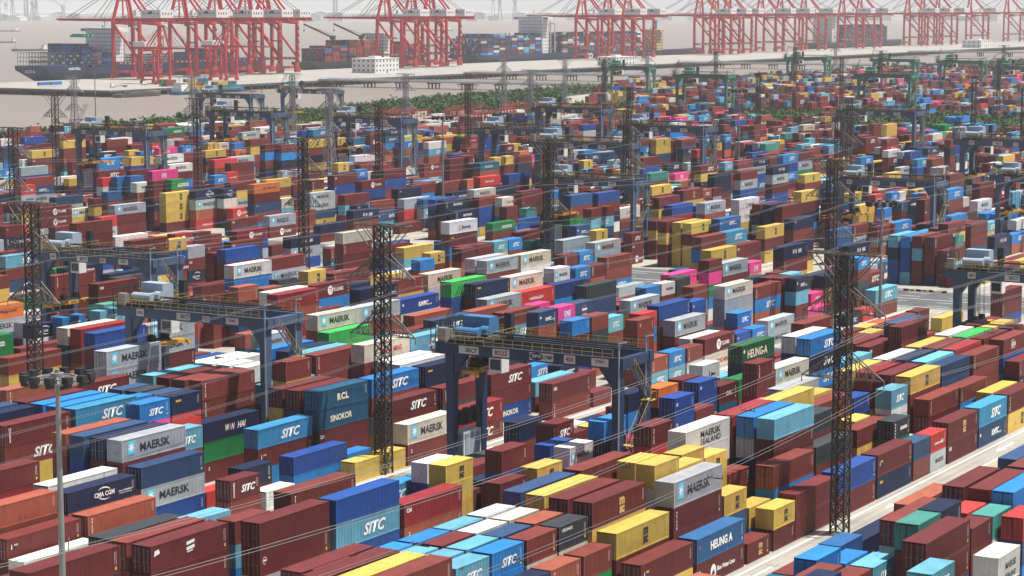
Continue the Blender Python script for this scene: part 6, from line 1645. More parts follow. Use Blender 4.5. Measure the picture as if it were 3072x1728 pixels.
    m = MB(); m.tube((-B + 1.6, ty - 2.6, 21.3), (-B + 1.6, ty - 1.5, 21.3), .72, 14); m.box(-B + 1.0, ty - 1.5, 20.3, -B + 2.0, ty - .6, 21.7); m.build('motor', mach, tr)
    m = MB(); m.box(2.2, ty - 3.4, 20.3, 3.1, ty - 2.3, 23.3); m.box(3.1, ty - 3.2, 22.4, 4.4, ty - 2.6, 22.6); m.bar((3.2, ty - 2.9, 22.4), (4.3, ty - 2.9, 20.4), .1); m.build('control_cabinet', M_DARK, tr)
    m = MB()
    for a, b_ in (((-B - .6, ty - 3.4), (-B - .6, ty + 3.2)), ((B + .6, ty - 3.4), (B + .6, ty + 3.2)), ((-B - .6, ty - 3.4), (B + .6, ty - 3.4)), ((-B - .6, ty + 3.2), (B + .6, ty + 3.2))):
        for z in (20.8, 21.3): m.bar((*a, z), (*b_, z), .05)
        for i in range(6):
            t = i / 5; m.bar((a[0] + (b_[0] - a[0]) * t, a[1] + (b_[1] - a[1]) * t, 20.2), (a[0] + (b_[0] - a[0]) * t, a[1] + (b_[1] - a[1]) * t, 21.3), .05)
    m.build('handrail', M_RAILY, tr)
    m = MB(); m.box(-B + 1.0, ty - 4.9, 15.9, -B + 2.9, ty - 2.9, 18.1); cb_ = m.build('operator_cab', M_WHITE, g)
    m = MB(); m.box(-B + .98, ty - 4.7, 16.3, -B + 2.92, ty - 3.1, 17.7); m.build('window', M_GLASS, cb_)
    # collector arms and cable frame at the runway end
    m = MB()
    for i in range(4):
        m.bar((-1.2 + i * .6, S + 2.6, 22.3), (1.3 + i * .6, S + 2.0, 26.6), .07)
        m.bar((-1.2 + i * .6, S + 2.6, 20.0), (-1.2 + i * .6, S + 2.6, 22.4), .09)
    for z in (18.4, 20.2, 22.2): m.bar((-B, S + 2.6, z), (B, S + 2.6, z), .1); m.bar((-B, S + 3.4, z), (B, S + 3.4, z), .1)
    for x in (-B, -1.2, 1.2, B): m.bar((x, S + 2.6, 18.4), (x, S + 2.6, 22.2), .1); m.bar((x, S + 3.4, 18.4), (x, S + 3.4, 22.2), .1); m.bar((x, S + 2.6, 22.2), (x, S + 3.4, 22.2), .08)
    for x in (-B, -1.2): m.bar((x, S + 3.4, 18.4), (x + 2.4, S + 3.4, 22.2), .06)
    m.build('collector_arm', M_DARK, g)
    m = MB(); m.box(-B - .7, S + .6, 19.8, -B + .3, S + 1.9, 21.6); m.build('cable_cabinet', M_GREY, g)
    # spreader
    lx = 6.0 if L40 else 3.05
    z = spreader_z
    m = MB(); yc = ty
    for x in (-lx, lx - .5): m.box(x, yc - 1.2, z, x + .5, yc + 1.2, z + .5)
    m.box(-lx + .5, yc - .75, z + .1, lx - .5, yc - .25, z + .62); m.box(-lx + .5, yc + .25, z + .1, lx - .5, yc + .75, z + .62)
    m.box(-1.6, yc - 1.0, z + .15, 1.6, yc + 1.0, z + .85)
    for x in (-lx, lx - .35):
        for y in (yc - 1.3, yc + 1.0): m.box(x, y, z - .35, x + .35, y + .3, z + .05)
    sp = m.build('spreader', M_SPR, g)
    m = MB(); m.box(-1.9, yc - .9, z + .85, 1.9, yc + .9, z + 1.15)
    for x in (-1.6, 1.6):
        m.tube((x, yc - .5, z + 1.55), (x, yc + .5, z + 1.55), .52, 12)
    m.build('head_block', M_BLACK, sp)
    m = MB()
    for x in (-1.9, -1.3, 1.3, 1.9):
        for y in (-.4, .4): m.bar((x, yc + y, z + 1.5), (x * .9, yc + y, 20), .05)
    m.build('rope', M_BLACK, sp)
    for x in (-lx + 1.2,):
        link('lettering', with_mat(text_mesh('ZPMC', 1.7, .32, bold=.03), PD), sp, (-.9, yc - 1.0 - .01, z + .28))
    # sign boards on the girder face towards the lane crossing (local -X side)
    for (yy, w_, h_, txt, tm) in signs:
        m = MB(); m.box(-B - .66, yy - w_, 18.42, -B - .62, yy, 18.42 + h_)
        sg = m.build('sign', M_WHITE, g)
        for (s, fx, fz, fw_, fh_) in txt:
            t = link('lettering', with_mat(text_mesh(s, fw_, fh_, bold=.03), tm), sg, (-B - .675, yy - fx, 18.42 + fz))
            t.rotation_euler = (0, 0, -PI / 2)
        if tm is PK and txt and txt[0][0] == 'SIPG':
            e = link('emblem', with_mat(flat('oval', [ring(0, 0, .52, 20, 1.0)]), PD), sg, (-B - .67, yy - 1.05, 18.42 + h_ / 2)); e.rotation_euler = (0, 0, -PI / 2)
            t = link('lettering', with_mat(text_mesh('SIPG', 1.35, .42, bold=.03), PW), sg, (-B - .68, yy - .38, 18.42 + .36)); t.rotation_euler = (0, 0, -PI / 2)
    return g

SIGN_MAIN = [(11.2, 3.1, 1.05, [('SECT', 1.05, .22, 1.85, .58)], PK), (5.9, 2.6, 1.05, [('8225', .3, .2, 2.0, .65)], PR), (.2, 3.6, 1.05, [('SIPG', .38, .36, 1.35, .42), ('上港集团', 2.05, .25, 1.4, .5)], PK),
             (-5.0, 1.7, 1.1, [('40t', .25, .22, 1.2, .65)], PR), (-9.1, 2.5, 1.05, [('ZPMC', .55, .42, 1.4, .4)], PR)]
SIGN_2 = [(11.0, 1.4, 1.1, [('40t', .2, .22, 1.0, .65)], PR), (3.3, 2.6, 1.05, [('SECT', .75, .25, 1.65, .55)], PK), (-1.6, 1.4, .9, [('9223', .15, .2, 1.1, .5)], PR), (-6.0, 2.3, 1.0, [('ZPMC', .5, .35, 1.3, .4)], PR)]
SIGN_3 = [(10.8, 1.4, 1.1, [('401', .2, .22, 1.0, .65)], PR), (4.3, 2.6, 1.05, [('SECT', .75, .25, 1.65, .55)], PK), (-1.2, 1.4, .9, [('9237', .15, .2, 1.1, .5)], PR), (-5.6, 2.3, 1.0, [('ZPMC', .5, .35, 1.3, .4)], PR)]
grp = 'gantry cranes over the container blocks'
main = rtg('dark navy yard gantry crane numbered 8225 with yellow spreader half lowered', M_NAVY, M_LBLUE, grp, SIGN_MAIN, 10.4, 15.4, False)
main.location = (250.2, 146.3, 0)
r2 = rtg('faded blue yard gantry crane numbered 9223 with long yellow spreader over grey containers', M_STEEL, M_PALE, grp, SIGN_2, 10.6, 13.2, True)
r2.location = (255.4, 207.2, 0)
r3 = rtg('faded blue yard gantry crane marked 401 behind the one numbered 9223', M_STEEL, M_PALE, grp, SIGN_3, 10.2, 9.6, True)
r3.location = (304.6, 270.6, 0)
dup(r3, (364.1, 116.6, 0), 0, 'faded blue yard gantry crane standing where the lane meets the grey cross road', grp)
FAR_RTG = [((503.5, 279.5), 1.0, 'behind the concrete pad with striped kerb blocks'), ((588, 330), 1.18, 'carrying its trolley above a yellow spreader past the second lane'), ((640, 383), 1.18, 'beside the white lamp mast block'),
           ((784, 446), 1.18, 'just in front of the riverside thicket'), ((676, 470), 1.18, 'next to a yellow spreader and red racks'), ((682, 350), 1.18, 'near the stacked yellow boxes of the far block'),
           ((828, 330), 1.18, 'before the hedge that parts the two yards'), ((666, 222), 1.18, 'at the inland end of the far blocks'), ((542, 213), 1.0, 'beyond the tall block of dark container ends'),
           ((573, 181), 1.0, 'farther inland beside the tall stacks'), ((567, 498), 1.18, 'left of the light grey lattice towers'), ((690, 540), 1.18, 'over blocks near the white sheds'),
           ((824, 655), 1.18, 'by the river bank with its spreader high'), ((888, 655), 1.18, 'second by the river bank beside the thicket')]
for (x, y), s, why in FAR_RTG:
    dup(r3, (x, y, 0), 0, 'blue yard gantry crane ' + why.replace('left of', 'near'), grp, s)
tl_ = rtg('teal yard gantry crane in the rear yard beside the thicket', M_TEAL, M_TEAL, 'teal gantry cranes in the rear yard', [], 8, 15, True)
tl_.location = (1165, 575, 0); tl_.scale = (1.25,) * 3
for (x, y), why in (((1290, 692), 'over the blocks closest to the trestle bridge'), ((1225, 486), 'in the middle of the rear yard'), ((1600, 700), 'at the far edge of the rear yard'), ((1580, 620), 'behind the grey lattice towers'), ((1560, 560), 'among the farthest rear stacks'), ((1420, 470), 'beside the green containers')):
    dup(tl_, (x, y, 0), 0, 'teal yard gantry crane ' + why, 'teal gantry cranes in the rear yard', 1.25)

# ================================================================== SHIP TO SHORE CRANES
M_RED = plain('crane_red', (0.50, 0.020, 0.030), 0.5, 0, 0.2)
M_REDDARK = plain('crane_red_weathered', (0.26, 0.045, 0.035), 0.6, 0, 0.3)
M_STAY = plain('stay_steel', (0.045, 0.045, 0.05), 0.6)
def sts(label, group, paint):
    """Quay crane: origin at the foot of one waterside leg; landside is -Y, boom over the water +Y, second leg pair at x = 26."""
    g = thing('quay_crane', label, 'crane', group=group)
    G, Wd, Z = 30.0, 26.0, 50.0
    for x in (0, Wd):
        for y in (0, -G):
            m = MB(); m.taper((x, y, 5.0), (x, y, Z), 2.7, 2.3, 2.9, 2.4); m.build('leg', paint, g)
            m = MB(); m.box(x - 4.5, y - .8, 2.6, x + 4.5, y + .8, 5.0)
            for d in (-3.4, -1.2, 1.2, 3.4): m.box(x + d - .9, y - .7, 1.0, x + d + .9, y + .7, 2.6)
            m.build('bogie', M_RED, g)
    for y in (0, -G):
        m = MB(); m.box(1, y - 1.1, 5.0, Wd - 1, y + 1.1, 7.2); m.build('sill_beam', paint, g)
    for x in (0, Wd):
        m = MB(); m.box(x - .9, -G, 13.0, x + .9, 0, 15.2); pb = m.build('portal_beam', paint, g)
        for yy in (-8, -13, -18, -23): MB().box(x - .97, yy - 2.6, 13.4, x - .92, yy, 14.8).build('sign', M_WHITE, pb)
        m = MB(); m.bar((x, -.4, Z - 2), (x, -G + .6, 16), 1.7, 1.7); m.build('brace', paint, g)
        m = MB(); m.bar((x, -G, Z - 3), (x, -1, Z - 1.2), 1.3, 1.3); m.build('tie_beam', paint, g)
    m = MB(); m.box(0, -.8, Z - 2.4, Wd, .8, Z); m.build('cross_beam', paint, g)
    m = MB(); m.box(0, -G - .8, Z - 2.4, Wd, -G + .8, Z); m.build('cross_beam', paint, g)
    for x in (9, 17):
        m = MB(); m.box(x - .7, -54, Z, x + .7, 4, Z + 2.8); gi = m.build('girder', paint, g)
        m = MB(); m.prism([(4, Z), (70, Z + .6), (74, Z + 1.6), (74, Z + 2.2), (4, Z + 2.8)], 'x', x - .7, x + .7); bm_ = m.build('boom', paint, g)
        m = MB(); yy = -52
        while yy < 72:
            m.bar((x + (1.4 if x > 13 else -1.4), yy, Z + 2), (x + (1.4 if x > 13 else -1.4), yy, Z + 4), .12); yy += 4
        m.bar((x + (1.4 if x > 13 else -1.4), -52, Z + 4), (x + (1.4 if x > 13 else -1.4), 72, Z + 4), .12); m.build('handrail', M_REDDARK, bm_)
        # apex frame
        a = MB(); a.bar((0 if x < 13 else Wd, 0, Z), (11 if x < 13 else 15, -2, 84), 2.1, 2.1); a.build('apex_leg', paint, g)
        a = MB(); a.bar((11 if x < 13 else 15, -2, 84), (x, -G, Z + 2.8), 1.5, 1.5); a.build('backstay', paint, g)
        a = MB(); a.bar((x, -4, Z + 2.8), (11 if x < 13 else 15, -2, 70), 1.0, 1.0); a.build('strut', paint, g)
        a = MB(); a.bar((11 if x < 13 else 15, -1, 84), (x, 30, Z + 3), .38, .38); a.bar((11 if x < 13 else 15, -1, 84), (x, 62, Z + 3), .38, .38); a.bar((11 if x < 13 else 15, -2, 83), (x, -50, Z + 3), .34, .34)
        a.bar((11 if x < 13 else 15, -1, 78), (x, 18, Z + 3), .2, .2); a.build('forestay', M_STAY, g)
    m = MB()
    for yy in range(8, 74, 8): m.bar((9, yy, Z + 2.2), (17, yy, Z + 2.2), .7, .7)
    for yy in range(-52, 4, 8): m.bar((9, yy, Z + 1.2), (17, yy, Z + 1.2), .7, .7)
    m.bar((11, -2, 84), (15, -2, 84), 1.4, 1.4); m.bar((6.5, -1, 68), (19.5, -1, 68), .9, .9)
    m.build('cross_bracing', paint, g)
    m = MB(); m.box(4.5, -50, Z + 3.2, 21.5, -28, Z + 10.2); mh = m.build('machinery_house', M_WHITE, g)
    m = MB()
    for yy in (-47, -43, -36, -32): m.box(4.42, yy, Z + 6.3, 4.49, yy + 1.2, Z + 7.8)
    for xx in (7, 10.5, 14, 18): m.box(xx, -50.08, Z + 6.0, xx + 1.3, -50.01, Z + 7.8)
    m.build('window', M_GLASS, mh)
    e = link('emblem', with_mat(flat('stsoval', [ring(0, 0, 1.3, 18, 2.2)]), PD), mh, (4.45, -38.5, Z + 7.8)); e.rotation_euler = (0, 0, -PI / 2)
    m = MB(); m.box(2.2, -24.5, Z + 5, 4.8, -21.5, Z + 9.4); m.build('control_room', M_WHITE, g)
    m = MB()
    for yy in range(-56, -48, 2): m.bar((8, yy, Z - 1.2), (18, yy, Z - 1.2), .3, .3)
    m.box(8, -56, Z - .4, 18, -50, Z - .1); m.build('rear_platform', M_REDDARK, g)
    m = MB(); m.box(10.5, -13, Z - 4.5, 15.5, -8, Z - .6); tr = m.build('trolley', M_REDDARK, g)
    m = MB(); m.box(10.8, -16, Z - 5.6, 13.2, -13.2, Z - 2.6); m.build('operator_cab', M_WHITE, tr)
    m = MB(); m.box(6.8, -11.7, 30, 19.2, -9.3, 31.2)
    m.build('spreader', M_DARK, g)
    m = MB()
    for xx in (10.8, 15.2): m.bar((xx, -10.5, 31.2), (xx, -10.5, Z - 4.5), .14)
    m.build('rope', M_STAY, g)
    m = MB(); z = 7.0; s = 1
    while z < Z - 3:                                          # zigzag stair on a landside leg
        m.bar((Wd - 1.5 * s, -G - 1.6, z), (Wd + 1.5 * s, -G - 1.6, z + 3.2), .9, .3); z += 3.2; s = -s
    m.build('stair', M_RUST, g)
    m = MB(); m.box(20, -G - 2.2, 5, 24.5, -G - .8, 10); m.build('equipment_box', M_REDDARK, g)
    return g
M_RED_OLD = M_RED
g0 = sts('red quay crane standing at the stern of the navy container ship', 'red quay cranes along the pier', M_RED)
RAIL_Y = 1300.0
g0.location = (1473, RAIL_Y, 1.0)
ORD = 'first second third fourth fifth sixth seventh eighth ninth tenth eleventh twelfth last'.split()
why = {1549: 'second along the pier, over the navy ship', 1600: 'third along the pier, over the navy ship', 1645: 'fourth along the pier, over the navy ship', 1673: 'fifth along the pier, by the navy ship bow', 1876: 'beside the ship with folded deck cranes', 1925: 'middle of three by the ship with deck cranes', 1960: 'last of three by the ship with deck cranes',
       2288: 'beyond the white bridge of the laden ship', 2352: 'middle of three over the laden ship', 2403: 'last of three over the laden ship'}
for X in (1549, 1600, 1645, 1673, 1876, 1925, 1960, 2288, 2352, 2403):
    dup(g0, (X, RAIL_Y, 1.0), 0, 'red quay crane ' + why[X])
for k_, X in enumerate((2601, 2648, 2686, 2790, 2854, 2936, 3077, 3145, 3344, 3410, 3478, 3631, 3825)):
    dup(g0, (X, RAIL_Y, 1.0), 0, 'hazy red quay crane, %s of the long row past the tan ship' % ORD[k_], 'hazy red quay cranes past the tan ship')
for X, why_ in ((1396, 'with a white house, in front of the navy ship'), (1484, 'second of the pair in front of the navy ship')):
    dup(g0, (X + 15, 1185, 1.0), PI, 'low red quay crane ' + why_, 'low red quay cranes on the inner pier edge', 0.57)

# ================================================================== PIER, TRESTLES, SHIPS
M_PIER = concrete_mat('pier_concrete', (0.34, 0.325, 0.295), (0.24, 0.23, 0.21), 0.05)
M_PILE = plain('pile_concrete', (0.085, 0.083, 0.08), 0.85, 0, 0.25)
M_FEND = plain('fender_dark', (0.05, 0.047, 0.044), 0.8, 0, 0.3)
pier = thing('pier', 'long concrete pier on dark piles carrying the red quay cranes', 'pier', (1275, 1130, 0))
m = MB(); m.box(0, 0, -1.0, 2900, 195, 1.0); m.build('deck', M_PIER, pier)
m = MB(); m.box(-3, -3, -.6, 640, -.05, .8); m.box(-3, 0, -.6, -.05, 195, .8); m.box(640, -2, -.3, 2900, -.05, .7); m.build('edge_beam', M_PILE, pier)
PILE = MB().tube((0, 0, -6.5), (0, 0, -1.02), .75, 8).mesh('pile', M_PILE)
for i in range(150):
    link('pile', PILE, pier, (2 + i * 8.2, 1.5, 0))
for i in range(20):
    link('pile', PILE, pier, (1.6, 10 + i * 9, 0))
FEN = MB().box(0, -3.6, -4.3, 1.1, -3.05, .6).mesh('fender', M_FEND)
for i in range(105): link('fender', FEN, pier, (i * 10.5, 0, 0))
def trestle(X, y0, y1, z, wdt, label, npile):
    t = thing('trestle_bridge', label, 'bridge', (X, y0, 0), group='trestle bridges to the pier')
    ln = y1 - y0
    m = MB(); m.box(0, 0, z - 1.1, wdt, ln, z); m.build('deck', M_PIER, t)
    m = MB()
    for x in (.1, wdt - .4):
        m.box(x, 0, z, x + .3, ln, z + .35)
        for i in range(int(ln / 4)): m.box(x + .05, i * 4, z + .35, x + .25, i * 4 + .3, z + 1.15)
        m.box(x + .05, 0, z + 1.1, x + .25, ln, z + 1.3)
    m.build('parapet', M_WHITE, t)
    bent = MB(); bent.box(-.8, -2.4, z - 2.2, wdt + .8, 2.4, z - 1.12)
    for i in range(3):
        for j in (-1.6, 1.6): bent.tube((1 + i * (wdt - 2) / 2, j, -6.5), (1 + i * (wdt - 2) / 2, j, z - 2.2), .55, 7)
    bme = bent.mesh('pile_bent', M_PILE)
    for i in range(npile): link('pile_bent', bme, t, (0, (i + .5) * ln / npile, 0))
    m = MB(); m.tube((-.6, 0, z - .5), (-.6, ln, z - .5), .35, 6); m.tube((-1.4, 0, z - .8), (-1.4, ln, z - .8), .25, 6); m.build('pipe_run', M_GREY, t)
    return t
trestle(1540, SHORE - 30, 1129, 2.2, 13, 'trestle bridge on pile groups landing beside the thicket', 10)
trestle(1772, SHORE - 30, 1129, 2.2, 13, 'second trestle bridge on pile groups behind the lattice towers', 10)
trestle(2215, SHORE - 30, 1129, 2.2, 16, 'wide trestle bridge in line with the tan ship', 10)
trestle(2920, SHORE - 30, 1129, 2.2, 16, 'hazy far trestle bridge behind the teal cranes', 8)

def building(name, label, x0, y0, x1, y1, z0, h, floors, nwx, nwy, mat=M_WHITE, grp=None, pitched=False):
    b = thing(name, label, 'building', (x0, y0, z0), group=grp)
    dx, dy = x1 - x0, y1 - y0
    m = MB(); m.box(0, 0, 0, dx, dy, h); m.build('wall', mat, b)
    m = MB(); m.box(-.3, -.3, h + .003, dx + .3, dy + .3, h + .5); rf = m.build('roof', M_GREY if pitched else M_WHITE, b)
    m = MB(); m.box(dx * .3, dy * .3, h + .5, dx * .55, dy * .6, h + 2.4); m.build('stair_head', mat, rf)
    fh = h / floors
    for f in range(floors):
        for i in range(nwx):
            wx = dx * (i + .5) / nwx
            m = MB(); m.box(wx - .9, -.06, f * fh + fh * .35, wx + .9, .05, f * fh + fh * .78); m.build('window', M_GLASS, b)
        for i in range(nwy):
            wy = dy * (i + .5) / nwy
            m = MB(); m.box(-.06, wy - .9, f * fh + fh * .35, .05, wy + .9, f * fh + fh * .78); m.build('window', M_GLASS, b)
    m = MB(); m.box(dx * .5 - 1, -.08, 0, dx * .5 + 1, .05, 2.4); m.build('door', M_DARK, b)
    return b
building('quay_office', 'white three storey office on the pier below the deck cranes', 1735, 1205, 1775, 1232, 1, 13.5, 3, 7, 5)
building('quay_office', 'low white office on the pier in front of the laden ship', 2085, 1135, 2128, 1158, 1, 9, 2, 6, 4)
building('quay_office', 'small hazy white office far along the pier', 3280, 1150, 3330, 1180, 1, 11, 2, 5, 4)
building('shed', 'long low white shed by the river thicket', 850, 700, 890, 722, 0, 5.5, 1, 6, 4)
building('shed', 'white shed with grey roof between yard blocks and shore', 735, 712, 772, 730, 0, 5, 1, 8, 3, pitched=True)

# ------------------------------------------------------------------ ships
M_HULLB = plain('hull_navy', (0.012, 0.028, 0.085), 0.5, 0, 0.2, .05)
M_HULLR = plain('hull_antifouling', (0.20, 0.035, 0.03), 0.6, 0, 0.2, .05)
M_HULLG = plain('hull_black', (0.02, 0.024, 0.03), 0.5, 0, 0.2, .05)
M_SHIPW = plain('ship_white', (0.68, 0.68, 0.66), 0.5, 0, 0.06)
M_TAN = plain('ship_tan', (0.50, 0.36, 0.17), 0.55)
M_LASH = plain('lashing_grey', (0.17, 0.18, 0.18), 0.6)
M_TARP = plain('tarpaulin_green', (0.02, 0.36, 0.20), 0.6)
def hull(parent, L, B, z0, z1, mat, stern=0.12, bow=0.16):
    """stern at x = 0, bow at x = L; flared ends"""
    st = []
    n = 16
    for i in range(n + 1):
        t = i / n; x = L * t
        wt = 1.0; wb = 1.0; zb = z0
        if t < stern: q = 1 - t / stern; wt = 1 - .14 * q * q; wb = 1 - .75 * q; zb = z0 + (z1 - z0) * .45 * q * q
        if t > 1 - bow: q = (t - 1 + bow) / bow; wt = 1 - .95 * q ** 1.8; wb = 1 - .99 * q ** .9
        st.append((x, wt * B / 2, wb * B / 2, zb, z1 + (z1 - z0) * (.12 * max(0, (t - .85) / .15))))
    m = MB()
    for (x, wt, wb, zb, zt) in st:
        m.v += [(x, -wt, zt), (x, -wt * .98, (zb + zt) / 2 + 1), (x, -wb * .8, zb), (x, wb * .8, zb), (x, wt * .98, (zb + zt) / 2 + 1), (x, wt, zt)]
    for i in range(n):
        for k in range(6):
            a = i * 6; m.f.append((a + k, a + (k + 1) % 6, a + 6 + (k + 1) % 6, a + 6 + k))
    m.f.append((0, 1, 2, 3, 4, 5)); m.f.append(tuple(n * 6 + k for k in (5, 4, 3, 2, 1, 0)))
    h = m.build('hull', mat, parent)
    return h
def bridge_house(parent, x0, x1, B, z0, z1, mat, floors):
    m = MB(); m.box(x0, -B * .36, z0, x1, B * .36, z1); m.box(x0 + 1, -B * .52, z1 - 3.2, x1 - 3, B * .52, z1 - .4)
    sh = m.build('superstructure', mat, parent)
    m = MB(); fh = (z1 - z0) / floors
    for f in range(floors):
        z = z0 + f * fh + fh * .45
        for y in np.arange(-B * .3, B * .31, 3.2): m.box(x0 - .08, y - .5, z, x0 + .02, y + .5, z + fh * .3)
        for x in np.arange(x0 + 1.5, x1 - 1, 2.6): m.box(x - .4, -B * .36 - .08, z, x + .4, -B * .36 + .02, z + fh * .3)
    m.box(x0 + .9, -B * .50, z1 - 2.4, x0 + 1.02, B * .50, z1 - 1.3)
    m.build('window', M_GLASS, sh)
    m = MB()
    for f in range(1, floors):
        z = z0 + f * fh; m.box(x1 - .2, -B * .42, z - .1, x1 + 2.2, B * .42, z + .1)
        for y in (-B * .42, B * .42): m.bar((x1 + 2.2, y, z), (x1 + 2.2, y, z + 1.1), .1)
        m.bar((x1 + 2.2, -B * .42, z + 1.1), (x1 + 2.2, B * .42, z + 1.1), .1)
    m.build('balcony', mat, sh)
    m = MB(); m.box(x1 + 2.4, -3.5, z0, x1 + 8, 3.5, z1 - 4); m.build('funnel', M_LBLUE if mat is not M_TAN else M_NAVY, parent)
    m = MB(); m.bar(((x0 + x1) / 2, 0, z1), ((x0 + x1) / 2, 0, z1 + 8), .5); m.bar(((x0 + x1) / 2, -3, z1 + 5), ((x0 + x1) / 2, 3, z1 + 5), .3); m.tube(((x0 + x1) / 2, 2.5, z1 + .2), ((x0 + x1) / 2, 2.5, z1 + 2), .9, 8); m.build('mast', M_LASH, parent)
    return sh
def lash(parent, x, B, z0, z1):
    m = MB()
    for y in np.arange(-B * .48, B * .481, B * .96 / 12): m.bar((x, y, z0), (x, y, z1), .35)
    for z in (z0 + (z1 - z0) * .33, z0 + (z1 - z0) * .66, z1): m.bar((x, -B * .48, z), (x, B * .48, z), .45)
    m.build('lashing_bridge', M_LASH, parent)
# navy ship at the end of the pier
SY = 1352
s1 = thing('container_ship', 'navy container ship with nearly empty deck, stern past the pier end', 'ship', (1425, SY, 0))
hull(s1, 330, 44, -4.6, 13, M_HULLB)
bridge_house(s1, 88, 104, 44, 13, 45, M_SHIPW, 9)
for x in (6, 20, 34, 48, 62, 76, 118, 133, 148, 163, 178, 193, 208, 223, 238, 253): lash(s1, x, 44, 13, 24 if x < 90 else 20)
m = MB()
for i in range(14):
    for k in range(3): m.box(2 + i * 4.6 + (k % 2), -22.1, 14.5 + k * 3, 4.6 + i * 4.6, -21.9, 16.2 + k * 3) if (i * 7 + k * 3) % 5 < 2 else None
m.build('cell_guide', M_LASH, s1)
t = link('lettering', with_mat(text_mesh('KOTA', 12, 2.6, bold=.03), PW), s1, (-.35, 6.5, 6.6)); t.rotation_euler = (0, 0, -PI / 2)
t = link('lettering', with_mat(text_mesh('KOTA TEGA', 15, 2.2, bold=.03), PW), s1, (24, -21.75, 9.0))
m = MB()
for i in range(9): m.box(52 + i * 1.6, -14 + (i % 3), 37.0 + (i % 2) * .8, 54.5 + i * 1.6, 2, 38.6 + (i % 3) * .7)
m.build('tarpaulin', M_TARP, s1)
# ship with deck cranes
s2 = thing('cargo_ship', 'dark cargo ship with slewing deck cranes and brick red boxes', 'ship', (1818, SY, 0))
hull(s2, 220, 34, -4.6, 8, M_HULLG)
bridge_house(s2, 128, 140, 34, 8, 36, M_SHIPW, 8)
for x, a in ((52, 200), (104, 205)):
    m = MB(); m.tube((x, 0, 8), (x, 0, 30), 1.8, 10, 1.4); m.box(x - 2.5, -2, 30, x + 2.5, 2, 34); dc = m.build('deck_crane', M_DARK, s2)
    m = MB(); e = (x - 36, 10, 46); m.bar((x, 0, 32), e, 1.2, 1.6); m.bar((x, 0, 35), e, .3); m.bar(e, (e[0], e[1], 40), .25); m.box(e[0] - .6, e[1] - .6, 38.6, e[0] + .6, e[1] + .6, 40); m.build('jib', M_DARK, dc)
# laden ship
s3 = thing('container_ship', 'laden container ship with white bridge and rows of coloured boxes', 'ship', (2120, SY, 0))
hull(s3, 420, 46, -4.6, 9, M_HULLB)
bridge_house(s3, 150, 166, 46, 9, 52, M_SHIPW, 11)
t = link('lettering', with_mat(text_mesh('CO', 16, 7, bold=.04), PW), s3, (245, -23.6, .5))
m = MB()
for y in (-21, -15): m.bar((172, y, 9), (172, y, 44), 1.2)
m.bar((172, -21, 44), (172, -10, 44), 1.5); m.build('gantry_frame', M_SHIPW, s3)
# tan ship
s4 = thing('cargo_ship', 'cargo ship with tan superstructure and blue funnel', 'ship', (2560, SY + 4, 0))
hull(s4, 170, 30, -4.6, 7, M_HULLG)
bridge_house(s4, 22, 38, 30, 7, 34, M_TAN, 7)
m = MB(); m.tube((40, 0, 20), (40, 0, 46), 1.6, 8); m.build('funnel_mast', M_LBLUE, s4)
# ship in the haze
s5 = thing('container_ship', 'hazy container ship with white bridge behind the far red cranes', 'ship', (3080, SY, 0))
hull(s5, 380, 44, -4.6, 9, M_HULLG)
bridge_house(s5, 60, 78, 44, 9, 54, M_SHIPW, 11)

def barge(label, X, Y, L, B, rot, mat, house=True, cargo=None, mast=True):
    b = thing('river_barge', label, 'boat', (X, Y, -4.0), R(rot), 'boats on the river')
    m = MB(); n = 8; fr = []
    for i in range(n + 1):
        t = i / n; w_ = B / 2 * (1 if .08 < t < .85 else (.75 if t <= .08 else max(.12, 1 - ((t - .85) / .15) ** 1.5)))
        m.v += [(L * t, -w_, 2.4 + (1.6 if t > .85 else .2)), (L * t, -w_ * .85, -.6), (L * t, w_ * .85, -.6), (L * t, w_, 2.4 + (1.6 if t > .85 else .2))]
    for i in range(n):
        for k in range(4): m.f.append((i * 4 + k, i * 4 + (k + 1) % 4, i * 4 + 4 + (k + 1) % 4, i * 4 + 4 + k))
    m.f += [(0, 1, 2, 3), (n * 4 + 3, n * 4 + 2, n * 4 + 1, n * 4)]
    m.build('hull', mat, b)
    if house:
        m = MB(); hx = L * .03
        m.box(hx, -B * .34, 2.6, hx + L * .12, B * .34, 5.2); m.box(hx + .8, -B * .3, 5.2, hx + L * .10, B * .3, 7.4); m.box(hx + 1.4, -B * .26, 7.4, hx + L * .085, B * .26, 9.5); h = m.build('deckhouse', M_SHIPW, b)
        m = MB(); m.box(hx + L * .085 - .02, -B * .22, 8.0, hx + L * .085 + .08, B * .22, 9.0); m.box(hx + 1.8, -B * .26 - .06, 8.0, hx + L * .075, -B * .26 - .01, 9.0); m.build('window', M_GLASS, h)
    if cargo: m = MB(); m.box(L * .2, -B * .36, 2.3, L * .82, B * .36, 3.6); m.build('hatch', cargo, b)
    if mast: m = MB(); m.bar((L * .9, 0, 3.5), (L * .9, 0, 12), .4); m.bar((L * .07, 0, 9.4), (L * .07, 0, 14), .3); m.build('mast', M_LASH, b)
    return b
M_HGREY = plain('hull_grey', (0.10, 0.12, 0.14), 0.6)
M_HBLUE = plain('hull_blue', (0.03, 0.12, 0.26), 0.6)
barge('grey river barge with white deckhouse, low in the water', 2545, 2380, 62, 12, 165, M_HGREY, cargo=M_LASH)
barge('white and dark workboat with stacked cabins near the navy ship', 2010, 1870, 34, 11, 170, M_HGREY)
barge('small grey launch alone on the open river', 3080, 2960, 40, 9, 160, M_HGREY)
barge('long dark barge in mid river behind the laden ship', 3230, 2050, 118, 16, 150, M_HGREY, cargo=M_HGREY)
barge('flat sand barge heading past the quay cranes', 2420, 1660, 66, 12, -20, M_HGREY, house=True, cargo=M_FEND)
